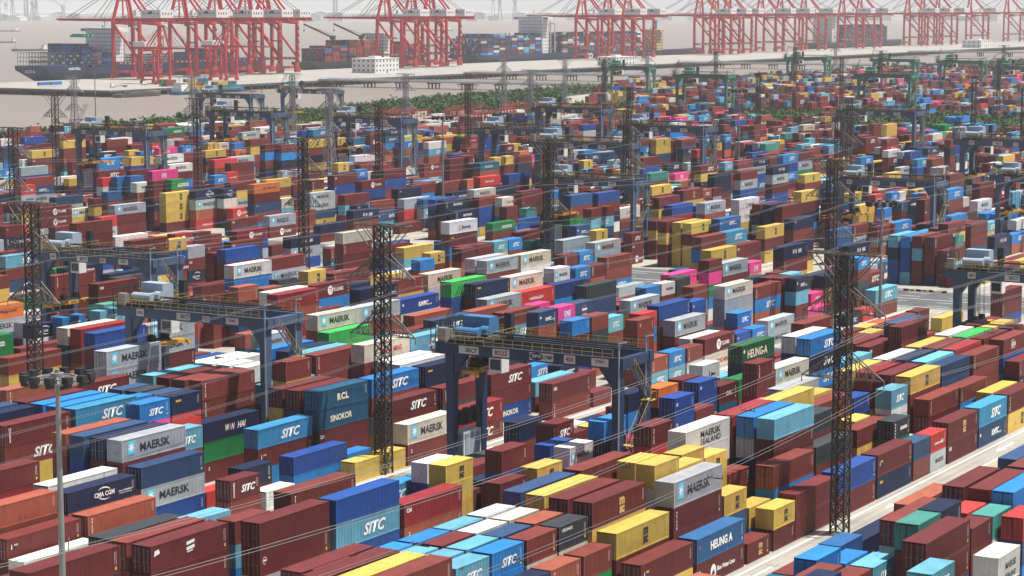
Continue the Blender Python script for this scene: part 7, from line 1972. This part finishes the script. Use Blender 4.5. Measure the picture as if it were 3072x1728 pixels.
barge('pale barge close under the far shipyard', 4450, 4260, 105, 18, 155, M_HGREY, cargo=M_LASH)
barge('squat grey ferry in the fairway', 3150, 2700, 40, 14, 160, M_HGREY)
barge('blue cargo vessel crossing behind the far cranes', 4600, 2450, 190, 26, 150, M_HBLUE, cargo=M_HBLUE)
barge('slim barge far out near the other bank', 5200, 3350, 150, 18, 150, M_HGREY, cargo=M_HGREY)
barge('blue river barge moored inside the pier', 1330, 1113, 92, 14, 3, M_HBLUE, cargo=M_HBLUE)
barge('rusty flat work barge at the pier corner', 1268, 1117, 52, 12, 2, plain('hull_rusty', (0.12, 0.09, 0.07), .8), house=False, cargo=M_FEND, mast=False)

# ------------------------------------------------------------------ shipyard on the far bank
M_FARB = plain('far_shed', (0.34, 0.36, 0.38), 0.8)
rf = random.Random(2)
FARG = 'shipyard cranes on the far bank'
def far_crane(x, y, h, lab):
    t = thing('shipyard_crane', lab, 'crane', (x, y, 2), R(rf.uniform(0, 180)), FARG)
    m = MB()
    for dx in (-9, 9):
        for dy in (-9, 9): m.bar((dx, dy, 0), (dx * .3, dy * .3, h * .55), 2.4)
    m.box(-7, -7, h * .55, 7, 7, h * .68); m.build('tower', M_FARB, t)
    m = MB(); m.bar((0, 0, h * .66), (h * .75, 0, h * 1.05), 3.5); m.bar((0, 0, h * .68), (-h * .2, 0, h * 1.0), 2.4); m.bar((-h * .2, 0, h), (h * .75, 0, h * 1.05), 1.2); m.build('jib', M_FARB, t)
def far_gantry(x, y, h, w_, lab):
    t = thing('shipyard_gantry', lab, 'crane', (x, y, 2), R(40), FARG)
    m = MB()
    for dx in (-w_ / 2, w_ / 2): m.bar((dx, 0, 0), (dx * .96, 0, h), 8, 14)
    m.build('leg', M_FARB, t)
    m = MB(); m.box(-w_ * .56, -5, h, w_ * .56, 5, h + 12); m.build('girder', M_FARB, t)
FAR = lambda px, d: (d * math.cos(R(31.25) - math.atan((px - 1536) / 6620)), d * math.sin(R(31.25) - math.atan((px - 1536) / 6620)))
for i, (px, d, h) in enumerate(((8, 9600, 130), (50, 9700, 150), (110, 9500, 120), (120, 9900, 135), (200, 9600, 95), (30, 9900, 110), (1480, 9700, 150), (1545, 9650, 140), (1500, 9900, 130))):
    x, y = FAR(px, d); far_crane(x, y, h, ['hazy level luffing shipyard crane on the far bank', 'hazy slewing shipyard crane standing on the far bank'][0] + [' at the river edge', ' beside a dock', ' with raised jib', ' behind sheds', ' standing alone', ' near the gantry', ' opposite the laden ship', ' with long jib opposite the laden ship', ' behind two others opposite the laden ship'][i])
x, y = FAR(90, 10000); far_gantry(x, y, 110, 190, 'hazy shipyard gantry crane spanning a dock on the far bank')
x, y = FAR(1010, 10000); far_gantry(x, y, 105, 170, 'second hazy shipyard gantry crane across the river')
FBM = MB()
fbl = 0
for i in range(70):
    px = rf.uniform(-50, 3100); d = rf.uniform(9300, 10600); x, y = FAR(px, d)
    b = thing('far_shed', 'hazy pale shed on the far bank of the river', 'building', (x, y, 2.5), R(rf.uniform(20, 50)), 'hazy sheds on the far bank')
    w_, l_, h_ = rf.uniform(30, 70), rf.uniform(60, 190), rf.uniform(12, 34)
    m = MB(); m.box(-l_ / 2, -w_ / 2, 0, l_ / 2, w_ / 2, h_); m.build('wall', M_FARB if i % 3 else M_WHITE, b)
    m = MB(); m.prism([(-w_ / 2 - 1, h_), (w_ / 2 + 1, h_), (0, h_ + 6)], 'x', -l_ / 2, l_ / 2); m.build('roof', M_FARB if i % 4 else M_LBLUE, b)

# ================================================================== VEGETATION
def leaf_mat(name, a, b_):
    m, nt, bs = new_mat(name)
    geo = N(nt, 'ShaderNodeNewGeometry')
    no = N(nt, 'ShaderNodeTexNoise', Scale=0.09, Detail=5.0)
    nt.links.new(geo.outputs['Position'], no.inputs['Vector'])
    mx = N(nt, 'ShaderNodeMix', data_type='RGBA')
    mx.inputs['A'].default_value = (*a, 1); mx.inputs['B'].default_value = (*b_, 1)
    r = N(nt, 'ShaderNodeMapRange'); r.inputs['From Min'].default_value = .35; r.inputs['From Max'].default_value = .65
    nt.links.new(no.outputs['Fac'], r.inputs['Value']); nt.links.new(r.outputs['Result'], mx.inputs['Factor'])
    nt.links.new(mx.outputs['Result'], bs.inputs['Base Color'])
    bs.inputs['Roughness'].default_value = 0.7
    bs.inputs['Specular IOR Level'].default_value = 0.2
    return m
M_LEAF = leaf_mat('thicket_leaf', (0.022, 0.055, 0.014), (0.060, 0.115, 0.026))
M_BARK = plain('bark', (0.07, 0.05, 0.035), 0.9)
def thicket(name, label, poly, count, hmin, hmax, seed, xlim):
    rg = np.random.default_rng(seed)
    xs0, ys0 = np.array(poly).min(0); xs1, ys1 = np.array(poly).max(0)
    vs = []; n = 0
    quads = []
    while n < count:
        x = rg.uniform(xs0, xs1); y = rg.uniform(ys0, ys1)
        if not inside(x, y, poly) or not in_view(x, y): continue
        n += 1
        h = rg.uniform(hmin, hmax) * (1.25 if rg.random() < .12 else 1); rad = h * rg.uniform(.55, .85)
        k = 34
        nb = rg.integers(3, 6)                              # a few lobes per bush, leaf sprays on each
        lc = np.c_[rg.normal(0, rad * .42, nb), rg.normal(0, rad * .42, nb), rg.uniform(h * .35, h * .8, nb)]
        w_ = rg.integers(0, nb, k)
        d = rg.normal(size=(k, 3)); d /= np.linalg.norm(d, axis=1)[:, None]
        c = lc[w_] + d * (rad * .42) * rg.uniform(.55, 1.0, (k, 1))
        c[:, 2] = np.abs(c[:, 2])
        c += (x, y, -.3)
        nrm = d + rg.normal(0, .45, (k, 3)); nrm /= np.linalg.norm(nrm, axis=1)[:, None]
        a = np.cross(nrm, rg.normal(size=(k, 3))); a /= np.linalg.norm(a, axis=1)[:, None]
        b_ = np.cross(nrm, a); s = rg.uniform(.45, 1.05, (k, 1)) * (h / 6.0)
        vs.append(np.stack([c - a * s, c + b_ * s * .7, c + a * s, c - b_ * s * .7], 1).reshape(-1, 3))
    V_ = np.concatenate(vs); nq = len(V_) // 4
    me = bpy.data.meshes.new(name)
    me.vertices.add(len(V_)); me.vertices.foreach_set('co', V_.astype(np.float32).ravel())
    me.loops.add(nq * 4); me.loops.foreach_set('vertex_index', np.arange(nq * 4, dtype=np.int32))
    me.polygons.add(nq); me.polygons.foreach_set('loop_start', np.arange(0, nq * 4, 4, dtype=np.int32)); me.polygons.foreach_set('loop_total', np.full(nq, 4, dtype=np.int32))
    me.materials.append(M_LEAF); me.update()
    o = link(name, me); tag(o, label, 'thicket'); o['kind'] = 'stuff'
    return o
thicket('shore_thicket', 'dense low green thicket along the river bank behind the yard', [(735, 728), (765, 742), (800, 724), (844, 720), (883, 712), (966, 726), (1039, 722), (1080, 700), (1125, 690), (1190, 694), (1230, 706), (1380, 794), (1520, 812), (2300, 815), (2300, 828), (1300, 826), (1120, 796), (1000, 786), (891, 786), (800, 762), (740, 745)], 3400, 3.2, 6.8, 1, 0)
thicket('hedge_thicket', 'green thicket belt between the blue crane yard and the rear yard', [(1020, 60), (1188, 60), (1188, 520), (1200, 690), (1150, 690), (1092, 640), (1090, 600), (1092, 541), (1068, 500), (1040, 451), (996, 400), (1022, 340)], 2600, 3.0, 7.0, 2, 0)
thicket('far_thicket', 'hazy green land with scrub beyond the rear yard', [(1600, 800), (2000, 745), (2010, 600), (2900, 810), (2900, 826), (1600, 824)], 1500, 3, 7, 3, 0)
def tree(label, x, y, h, seed, fan=False):
    rg = random.Random(seed)
    t = thing('tree', label, 'tree', (x, y, -.3), group='single trees standing above the thicket')
    m = MB(); m.tube((0, 0, 0), (.3, .2, h * .6), h * .035, 6, h * .018)
    for i in range(5):
        a = rg.uniform(0, 2 * PI); m.tube((.2, .1, h * rg.uniform(.35, .55)), (math.cos(a) * h * .28, math.sin(a) * h * .28, h * rg.uniform(.6, .85)), h * .012, 5, h * .005)
    m.build('trunk', M_BARK, t)
    m = MB()
    cl = [(rg.gauss(0, h * .18), rg.gauss(0, h * .18), h * rg.uniform(.5, .95)) for _ in range(9)]
    for i in range(260):
        c = rg.choice(cl); d = Vector((rg.gauss(0, 1), rg.gauss(0, 1), rg.gauss(0, .8))).normalized()
        p = Vector(c) + d * (h * .14 * rg.uniform(.5, 1)); a = d.cross(Vector((rg.gauss(0, 1), rg.gauss(0, 1), rg.gauss(0, 1)))).normalized(); b_ = d.cross(a); s = h * rg.uniform(.03, .06)
        k = len(m.v); m.v += [tuple(p - a * s), tuple(p + b_ * s * .7), tuple(p + a * s), tuple(p - b_ * s * .7)]; m.f.append((k, k + 1, k + 2, k + 3))
    me = bpy.data.meshes.new('crown'); me.from_pydata(m.v, [], m.f); me.materials.append(M_LEAF); link('crown', me, t)
    return t
tree('round green tree rising above the thicket beside the first trestle', 1420, 806, 9, 1)
tree('broad tree beyond the rear yard close to the wide trestle', 2010, 790, 14, 2)
tree('leafy tree at the thicket edge close to the pale shed', 1235, 720, 10, 3)
tree('dark tree standing near the striped kerb of the tall container block', 482, 190, 2.2, 4)

# ================================================================== LATTICE PYLONS, LAMP MASTS, WIRES
M_PYL = plain('pylon_brown', (0.036, 0.032, 0.030), 0.7, 0.2, 0.4, 1.5)
M_PYLARM = plain('pylon_arm', (0.17, 0.145, 0.12), 0.65, 0.2, 0.4, 1.5)
M_PYLG = plain('pylon_galvanised', (0.30, 0.31, 0.31), 0.5, 0.4, 0.2)
PH = 34.8
def pylon(label, group, mat, matarm, base_w, top_w):
    p = thing('lattice_pylon', label, 'pylon', group=group)
    def wz(z): return (base_w + (top_w - base_w) * min(1, z / (PH * .6))) / 2
    for sx in (-1, 1):
        for sy in (-1, 1):
            m = MB(); zs = [0, PH * .3, PH * .6, PH]
            for a, b_ in zip(zs, zs[1:]): m.bar((sx * wz(a), sy * wz(a), a), (sx * wz(b_), sy * wz(b_), b_), .21)
            m.build('leg', mat, p)
    m = MB(); z = .4
    while z < PH - .5:
        d = max(1.5, wz(z) * 1.7); z2 = min(z + d, PH)
        a, b_ = wz(z), wz(z2)
        for s in (-1, 1):
            m.bar((-a, s * a, z), (b_, s * b_, z2), .105); m.bar((a, s * a, z), (-b_, s * b_, z2), .105)
            m.bar((s * a, -a, z), (s * b_, b_, z2), .105); m.bar((s * a, a, z), (s * b_, -b_, z2), .105)
            m.bar((-b_, s * b_, z2), (b_, s * b_, z2), .08); m.bar((s * b_, -b_, z2), (s * b_, b_, z2), .08)
        z = z2
    m.build('bracing', mat, p)
    w_ = top_w / 2
    m = MB()
    for sx in (-1, 1):
        m.bar((sx * w_, -4.4, PH - .1), (sx * w_, 4.4, PH - .1), .22)
        for s in (-1, 1):
            m.bar((sx * w_, s * 4.3, PH - .2), (sx * w_, s * w_, PH - 4.0), .12); m.bar((sx * w_, s * 2.4, PH - .2), (sx * w_, s * w_, PH - 2.0), .1)
    for y in (-4.4, -2.2, 0, 2.2, 4.4): m.bar((-w_, y, PH - .1), (w_, y, PH - .1), .12)
    m.build('top_arm', matarm, p)
    for z0 in (27.4, 19.4):
        for s in (-1, 1):
            m = MB(); tip = (0, s * 5.4, z0)
            for sx in (-1, 1):
                m.bar((sx * w_, s * w_, z0), tip, .12); m.bar((sx * w_, s * w_, z0 + 3.2), tip, .13)
                for t in (.25, .5, .75):
                    a = Vector((sx * w_, s * w_, z0)).lerp(Vector(tip), t); b_ = Vector((sx * w_, s * w_, z0 + 3.2)).lerp(Vector(tip), t)
                    m.bar(a, b_, .07); c = Vector((sx * w_, s * w_, z0 + 3.2)).lerp(Vector(tip), t - .25); m.bar(a, c, .07)
            for t in (.3, .6): m.bar(Vector((-w_, s * w_, z0 + 3.2)).lerp(Vector(tip), t), Vector((w_, s * w_, z0 + 3.2)).lerp(Vector(tip), t), .07)
            m.bar(tip, (0, s * 5.4, z0 - .9), .1)
            m.build('cross_arm', matarm, p)
    return p
DG = 'dark lattice pylons between the container blocks'
pA = pylon('dark lattice pylon standing in the lane closest to the blue and mint containers', DG, M_PYL, M_PYLARM, 1.75, 1.6)
pA.location = (248.4, 103.5, 0)
for (x, y), l in (((248.4, 171.6), 'dark lattice pylon rising beside the yellow container and crane 8225'), ((249, 237), 'dark lattice pylon beside the orange lettered container'),
                  ((421, 246), 'dark lattice pylon rising between grey star badge containers behind crane 8225'), ((401, 170), 'dark lattice pylon behind the magenta containers and tall lamp mast'),
                  ((403, 300), 'dark lattice pylon beside the grey lettered containers behind crane 9223'), ((402, 388), 'dark lattice pylon near the crane marked 401'),
                  ((556, 385), 'dark lattice pylon behind the navy lettered stack'), ((562, 461), 'dark lattice pylon behind the orange lettered box of the far yard'), ((558, 519), 'dark lattice pylon in front of the white river light pole'),
                  ((560, 301), 'dark lattice pylon beside the mid yard gantry crane'), ((563, 237), 'dark lattice pylon in line behind the tall lamp mast')):
    dup(pA, (x, y, 0), 0, l, DG)
for x, y in ((714, 453), (676, 281), (917, 324), (1083, 597), (1310, 639), (1493, 664), (718, 385), (790, 260), (905, 420), (1190, 500), (1400, 560), (1230, 420), (1650, 560)):
    dup(pA, (x, y, 0), 0, 'dark lattice pylon far off among the rear container blocks', 'far dark lattice pylons')
pG = pylon('light grey lattice tower with splayed legs standing among the far blocks', 'light grey lattice towers near the river', M_PYLG, M_PYLG, 4.6, 1.7)
pG.location = (725, 663, 0)
for x, y in ((788, 592), (653, 474), (814, 549), (743, 612), (1095, 670), (895, 533), (1072, 616), (1330, 700), (1700, 720)):
    dup(pG, (x, y, 0))

M_WIRE = plain('wire', (0.33, 0.33, 0.33), 0.4, 0.5, 0.1)
def wires(y, xs, label):
    t = thing('overhead_line', label, 'power line', (xs[0], y, 0), group='overhead lines along the lanes')
    for s in (-1, 1):
        for z0 in (26.5, 18.5):
            for dy in (-.35, .35):
                m = MB()
                for a, b_ in zip(xs, xs[1:]):
                    n = 14
                    for i in range(n):
                        u = i / n; v = (i + 1) / n; sag = 2.4
                        m.bar((a + (b_ - a) * u - xs[0], s * 5.4 + dy, z0 - sag * 4 * u * (1 - u)), (a + (b_ - a) * v - xs[0], s * 5.4 + dy, z0 - sag * 4 * v * (1 - v)), .034)
                m.build('wire', M_WIRE, t)
        for a, b_ in zip(xs, xs[1:]):
            for u in (.2, .45, .7, .9):
                z = 18.5 - 2.4 * 4 * u * (1 - u); x = a + (b_ - a) * u - xs[0]
                m = MB(); m.bar((x, s * 5.4 - .9, z - .35), (x, s * 5.4 + .9, z - .35), .09)
                for d in (-.85, -.35, .35, .85): m.bar((x, s * 5.4 + d, z - .35), (x, s * 5.4 + d, z + .02), .05)
                m.build('spacer_bar', M_DARK, t)
wires(103.5, [94, 248.4, 403, 557], 'thin overhead wires along the lane beside the dark pylon closest to mint containers')
wires(171.6, [94, 248.4, 401, 556], 'thin overhead wires running past crane 8225 to the lamp mast')
wires(237, [94, 249, 402, 563], 'thin overhead wires running past crane 9223')
wires(300, [250, 403, 560, 715], 'thin overhead wires behind crane 401')
wires(388, [250, 402, 556, 714], 'thin overhead wires over the yard near the river')

def lamp_mast(label, x, y, h, n=12):
    t = thing('lamp_mast', label, 'lamp mast', (x, y, 0), group='floodlight masts')
    m = MB(); m.tube((0, 0, 0), (0, 0, h * .45), .34, 12, .28); m.tube((0, 0, h * .45), (0, 0, h), .28, 12, .20); m.tube((0, 0, 0), (0, 0, 1.2), .45, 12); m.build('pole', M_GREY, t)
    m = MB()
    for rr, z in ((2.6, h - .9), (1.6, h - .7)):
        for i in range(16):
            a, b_ = 2 * PI * i / 16, 2 * PI * (i + 1) / 16; m.bar((rr * math.cos(a), rr * math.sin(a), z), (rr * math.cos(b_), rr * math.sin(b_), z), .16)
    for i in range(8):
        a = 2 * PI * i / 8; m.bar((0, 0, h - .6), (2.6 * math.cos(a), 2.6 * math.sin(a), h - .9), .14)
    m.tube((0, 0, h - 1.3), (0, 0, h - .3), .55, 12); m.build('ring_frame', M_GREY, t)
    for i in range(n):
        a = 2 * PI * i / n; m = MB(); c = (2.7 * math.cos(a), 2.7 * math.sin(a), h - .75)
        m.box(c[0] - .32, c[1] - .32, c[2] - .1, c[0] + .32, c[1] + .32, c[2] + .45); m.box(c[0] - .25, c[1] - .25, c[2] - .45, c[0] + .25, c[1] + .25, c[2] - .1)
        m.build('floodlight', M_DARK, t)
    m = MB(); m.box(-.5, -.25, h * .56, .5, -.2, h * .56 + .12); m.bar((-.5, -.25, h * .56), (-.7, -.3, h * .56 + 1.2), .07); m.bar((.5, -.25, h * .56), (.55, -.3, h * .56 + 1.2), .07); m.build('bracket', M_GREY, t)
    return t
lamp_mast('tall grey lamp mast with ring of floodlights, close to navy lettered containers', 133.2, 124.4, 35)
lamp_mast('grey lamp mast standing beside the lane barrier by pale blue lettered containers', 383, 152.4, 29.0)
lamp_mast('grey lamp mast on the concrete pad by the white lettered container', 518, 337, 34.2)
lamp_mast('grey lamp mast far back near the yellow stacks of the second yard', 742, 352, 34)
lamp_mast('slim pale light pole at the river edge before the pier', 880, 790, 34, 6)

# barrier between lane and blocks
f = thing('lane_barrier', 'dark post barrier with pale arched panels along the lane by the lamp mast', 'fence', (384, 155.4, 0))
PO = MB().box(0, 0, 0, .12, .12, 1.55).mesh('post', M_DARK)
PN_ = MB(); PN_.prism([(.12, .15), (2.1, .15), (2.1, 1.05), (1.6, 1.25), (.6, 1.25), (.12, 1.05)], 'y', .04, .08); PN_ = PN_.mesh('panel', M_PALE)
for i in range(15):
    link('post', PO, f, (i * 2.2, 0, 0)); link('panel', PN_, f, (i * 2.2, 0, 0))
# striped kerb blocks round the block ends
KB = MB().prism([(-.3, 0), (.3, 0), (.2, .45), (-.2, .45)], 'x', -.6, .6); KY = KB.mesh('kerb_block', plain('kerb_yellow', (.5, .36, .10), .8, 0, .3)); KK_ = KB.mesh('kerb_block', M_DARK)
rk = random.Random(9)
for x0, y0, dx, dy, n in ((489, 322, .5, 1.9, 13), (494, 322, .4, 1.9, 10), (481, 380, .1, 1.8, 11), (485, 382, .2, 2.4, 8), (474.5, 173.5, 0, 1.5, 7), (493, 318, 2.2, 0.2, 6)):
    for i in range(n):
        o = link('kerb_block', KY if i % 2 else KK_, None, (x0 + dx * i + rk.uniform(-.2, .2), y0 + dy * i, 0)); o.rotation_euler = (0, 0, rk.uniform(-.4, .4) + PI / 2)
        tag(o, ['black', 'yellow'][i % 2] + ' concrete kerb block in a row beside the grey cross road', 'kerb block', 'kerb blocks by the cross road')
b = thing('jersey_barrier', 'striped upright barrier board at the foot of the lamp mast on the pad', 'barrier', (514, 338.6, 0))
MB().box(0, 0, 0, 1.6, .3, 2.2).build('board', plain('board_yellow', (.5, .4, .16), .8), b); MB().box(-.1, -.1, 0, 1.7, .4, .3).build('foot', M_DARK, b)
b = thing('marker_post', 'red and white striped marker post beside the pale blue containers', 'post', (242.0, 98.1, 0))
for i in range(5): MB().tube((0, 0, i * .3), (0, 0, i * .3 + .299), .17, 10).build('band', PR if i % 2 == 0 else PW, b)

# terminal tractors
def tractor(label, x, y, rot, cabm, box=None, z=0):
    t = thing('terminal_tractor', label, 'truck', (x, y, z), R(rot), 'terminal tractors')
    m = MB(); m.box(0, -1.2, .95, 14.0, -.9, 1.3); m.box(0, .9, .95, 14.0, 1.2, 1.3)
    for i in range(8): m.box(i * 1.9, -.9, 1.0, i * 1.9 + .25, .9, 1.25)
    m.build('trailer', M_DARK, t)
    m = MB(); m.box(13.2, -1.25, .7, 18.2, 1.25, 1.15); m.build('chassis', cabm, t)
    m = MB(); m.prism([(16.2, 1.15), (18.2, 1.15), (18.1, 2.3), (17.6, 3.3), (16.2, 3.3)], 'y', -1.15, .35); cb_ = m.build('cab', cabm, t)
    m = MB(); m.prism([(16.6, 2.15), (18.16, 2.15), (17.66, 3.1), (16.6, 3.1)], 'y', -1.17, -1.155); m.prism([(18.13, 2.3), (18.17, 2.3), (17.7, 3.2), (17.66, 3.2)], 'y', -1.0, .2); m.build('window', M_GLASS, cb_)
    for wx in (1.2, 2.5, 14.0, 17.3):
        for wy in (-1.05, 1.05):
            w_ = MB(); w_.tube((wx, wy - .2, .52), (wx, wy + .2, .52), .52, 14); wh = w_.build('wheel', M_BLACK, t)
            MB().tube((wx, wy - .22, .52), (wx, wy + .22, .52), .25, 8).build('rim', M_GREY, wh)
    return t
tractor('white terminal tractor parked between brick red and navy boxes', 434, 348, 0, M_WHITE)
tractor('blue terminal tractor beside the gantry crane legs on the lane', 377, 134, 0, M_LBLUE)
tractor('tractor with blue box on the pier under the red cranes', 1340, 1170, 180, M_WHITE, z=1.0)
tractor('second pier tractor with blue box behind the barge', 1395, 1185, 180, M_WHITE, z=1.0)

# red steel access racks in the reefer area
M_RACK = plain('rack_red', (0.32, 0.045, 0.035), 0.6)
rk0 = thing('reefer_rack', 'red steel access rack between the white refrigerated boxes', 'rack', (943, 611.8, 0), group='red racks among the white boxes')
for x in (0, 3.1, 6.2, 9.3, 12.3):
    for y in (0, 1.4): MB().bar((x, y, 0), (x, y, 11.4), .2).build('post', M_RACK, rk0)
for z in (2.7, 5.4, 8.1, 10.8):
    MB().box(0, 0, z - .1, 12.3, 1.4, z).build('platform', M_RACK, rk0)
    m = MB()
    for y in (0, 1.4):
        for dz in (.5, 1.0): m.bar((0, y, z + dz), (12.3, y, z + dz), .09)
    m.build('handrail', M_RACK, rk0)
m = MB(); m.bar((12.3, .7, 0), (9.3, .7, 5.4), .7, .15); m.bar((9.3, .7, 5.4), (12.3, .7, 10.8), .7, .15); m.build('stair', M_RACK, rk0)
for iy in range(9):
    for ix in range(14):
        x = 872 + ix * 14.2; y = 568 + iy * 17.5 + 8.8
        if x < 900: continue
        if (ix or iy) and inside(x + 6, y, YARD2) and rk.random() < .5: dup(rk0, (x, y, 0))

# ================================================================== HAZE
hz = MB().box(-2800, -2900, -6.5, 24000, 24000, 125).mesh('haze', M_WHITE)
hz.materials.clear()
hm = bpy.data.materials.new('river_haze'); hm.use_nodes = True
nt = hm.node_tree
for n_ in list(nt.nodes): nt.nodes.remove(n_)
out = nt.nodes.new('ShaderNodeOutputMaterial'); pv = nt.nodes.new('ShaderNodeVolumePrincipled')
pv.inputs['Color'].default_value = (0.95, 0.97, 1.0, 1)
pv.inputs['Density'].default_value = 0.000055
pv.inputs['Anisotropy'].default_value = 0.0
nt.links.new(pv.outputs['Volume'], out.inputs['Volume'])
hz.materials.append(hm)
o = link('haze', hz); o['kind'] = 'stuff'; o['label'] = 'pale river haze over the whole port'
print('objects', len(bpy.data.objects))
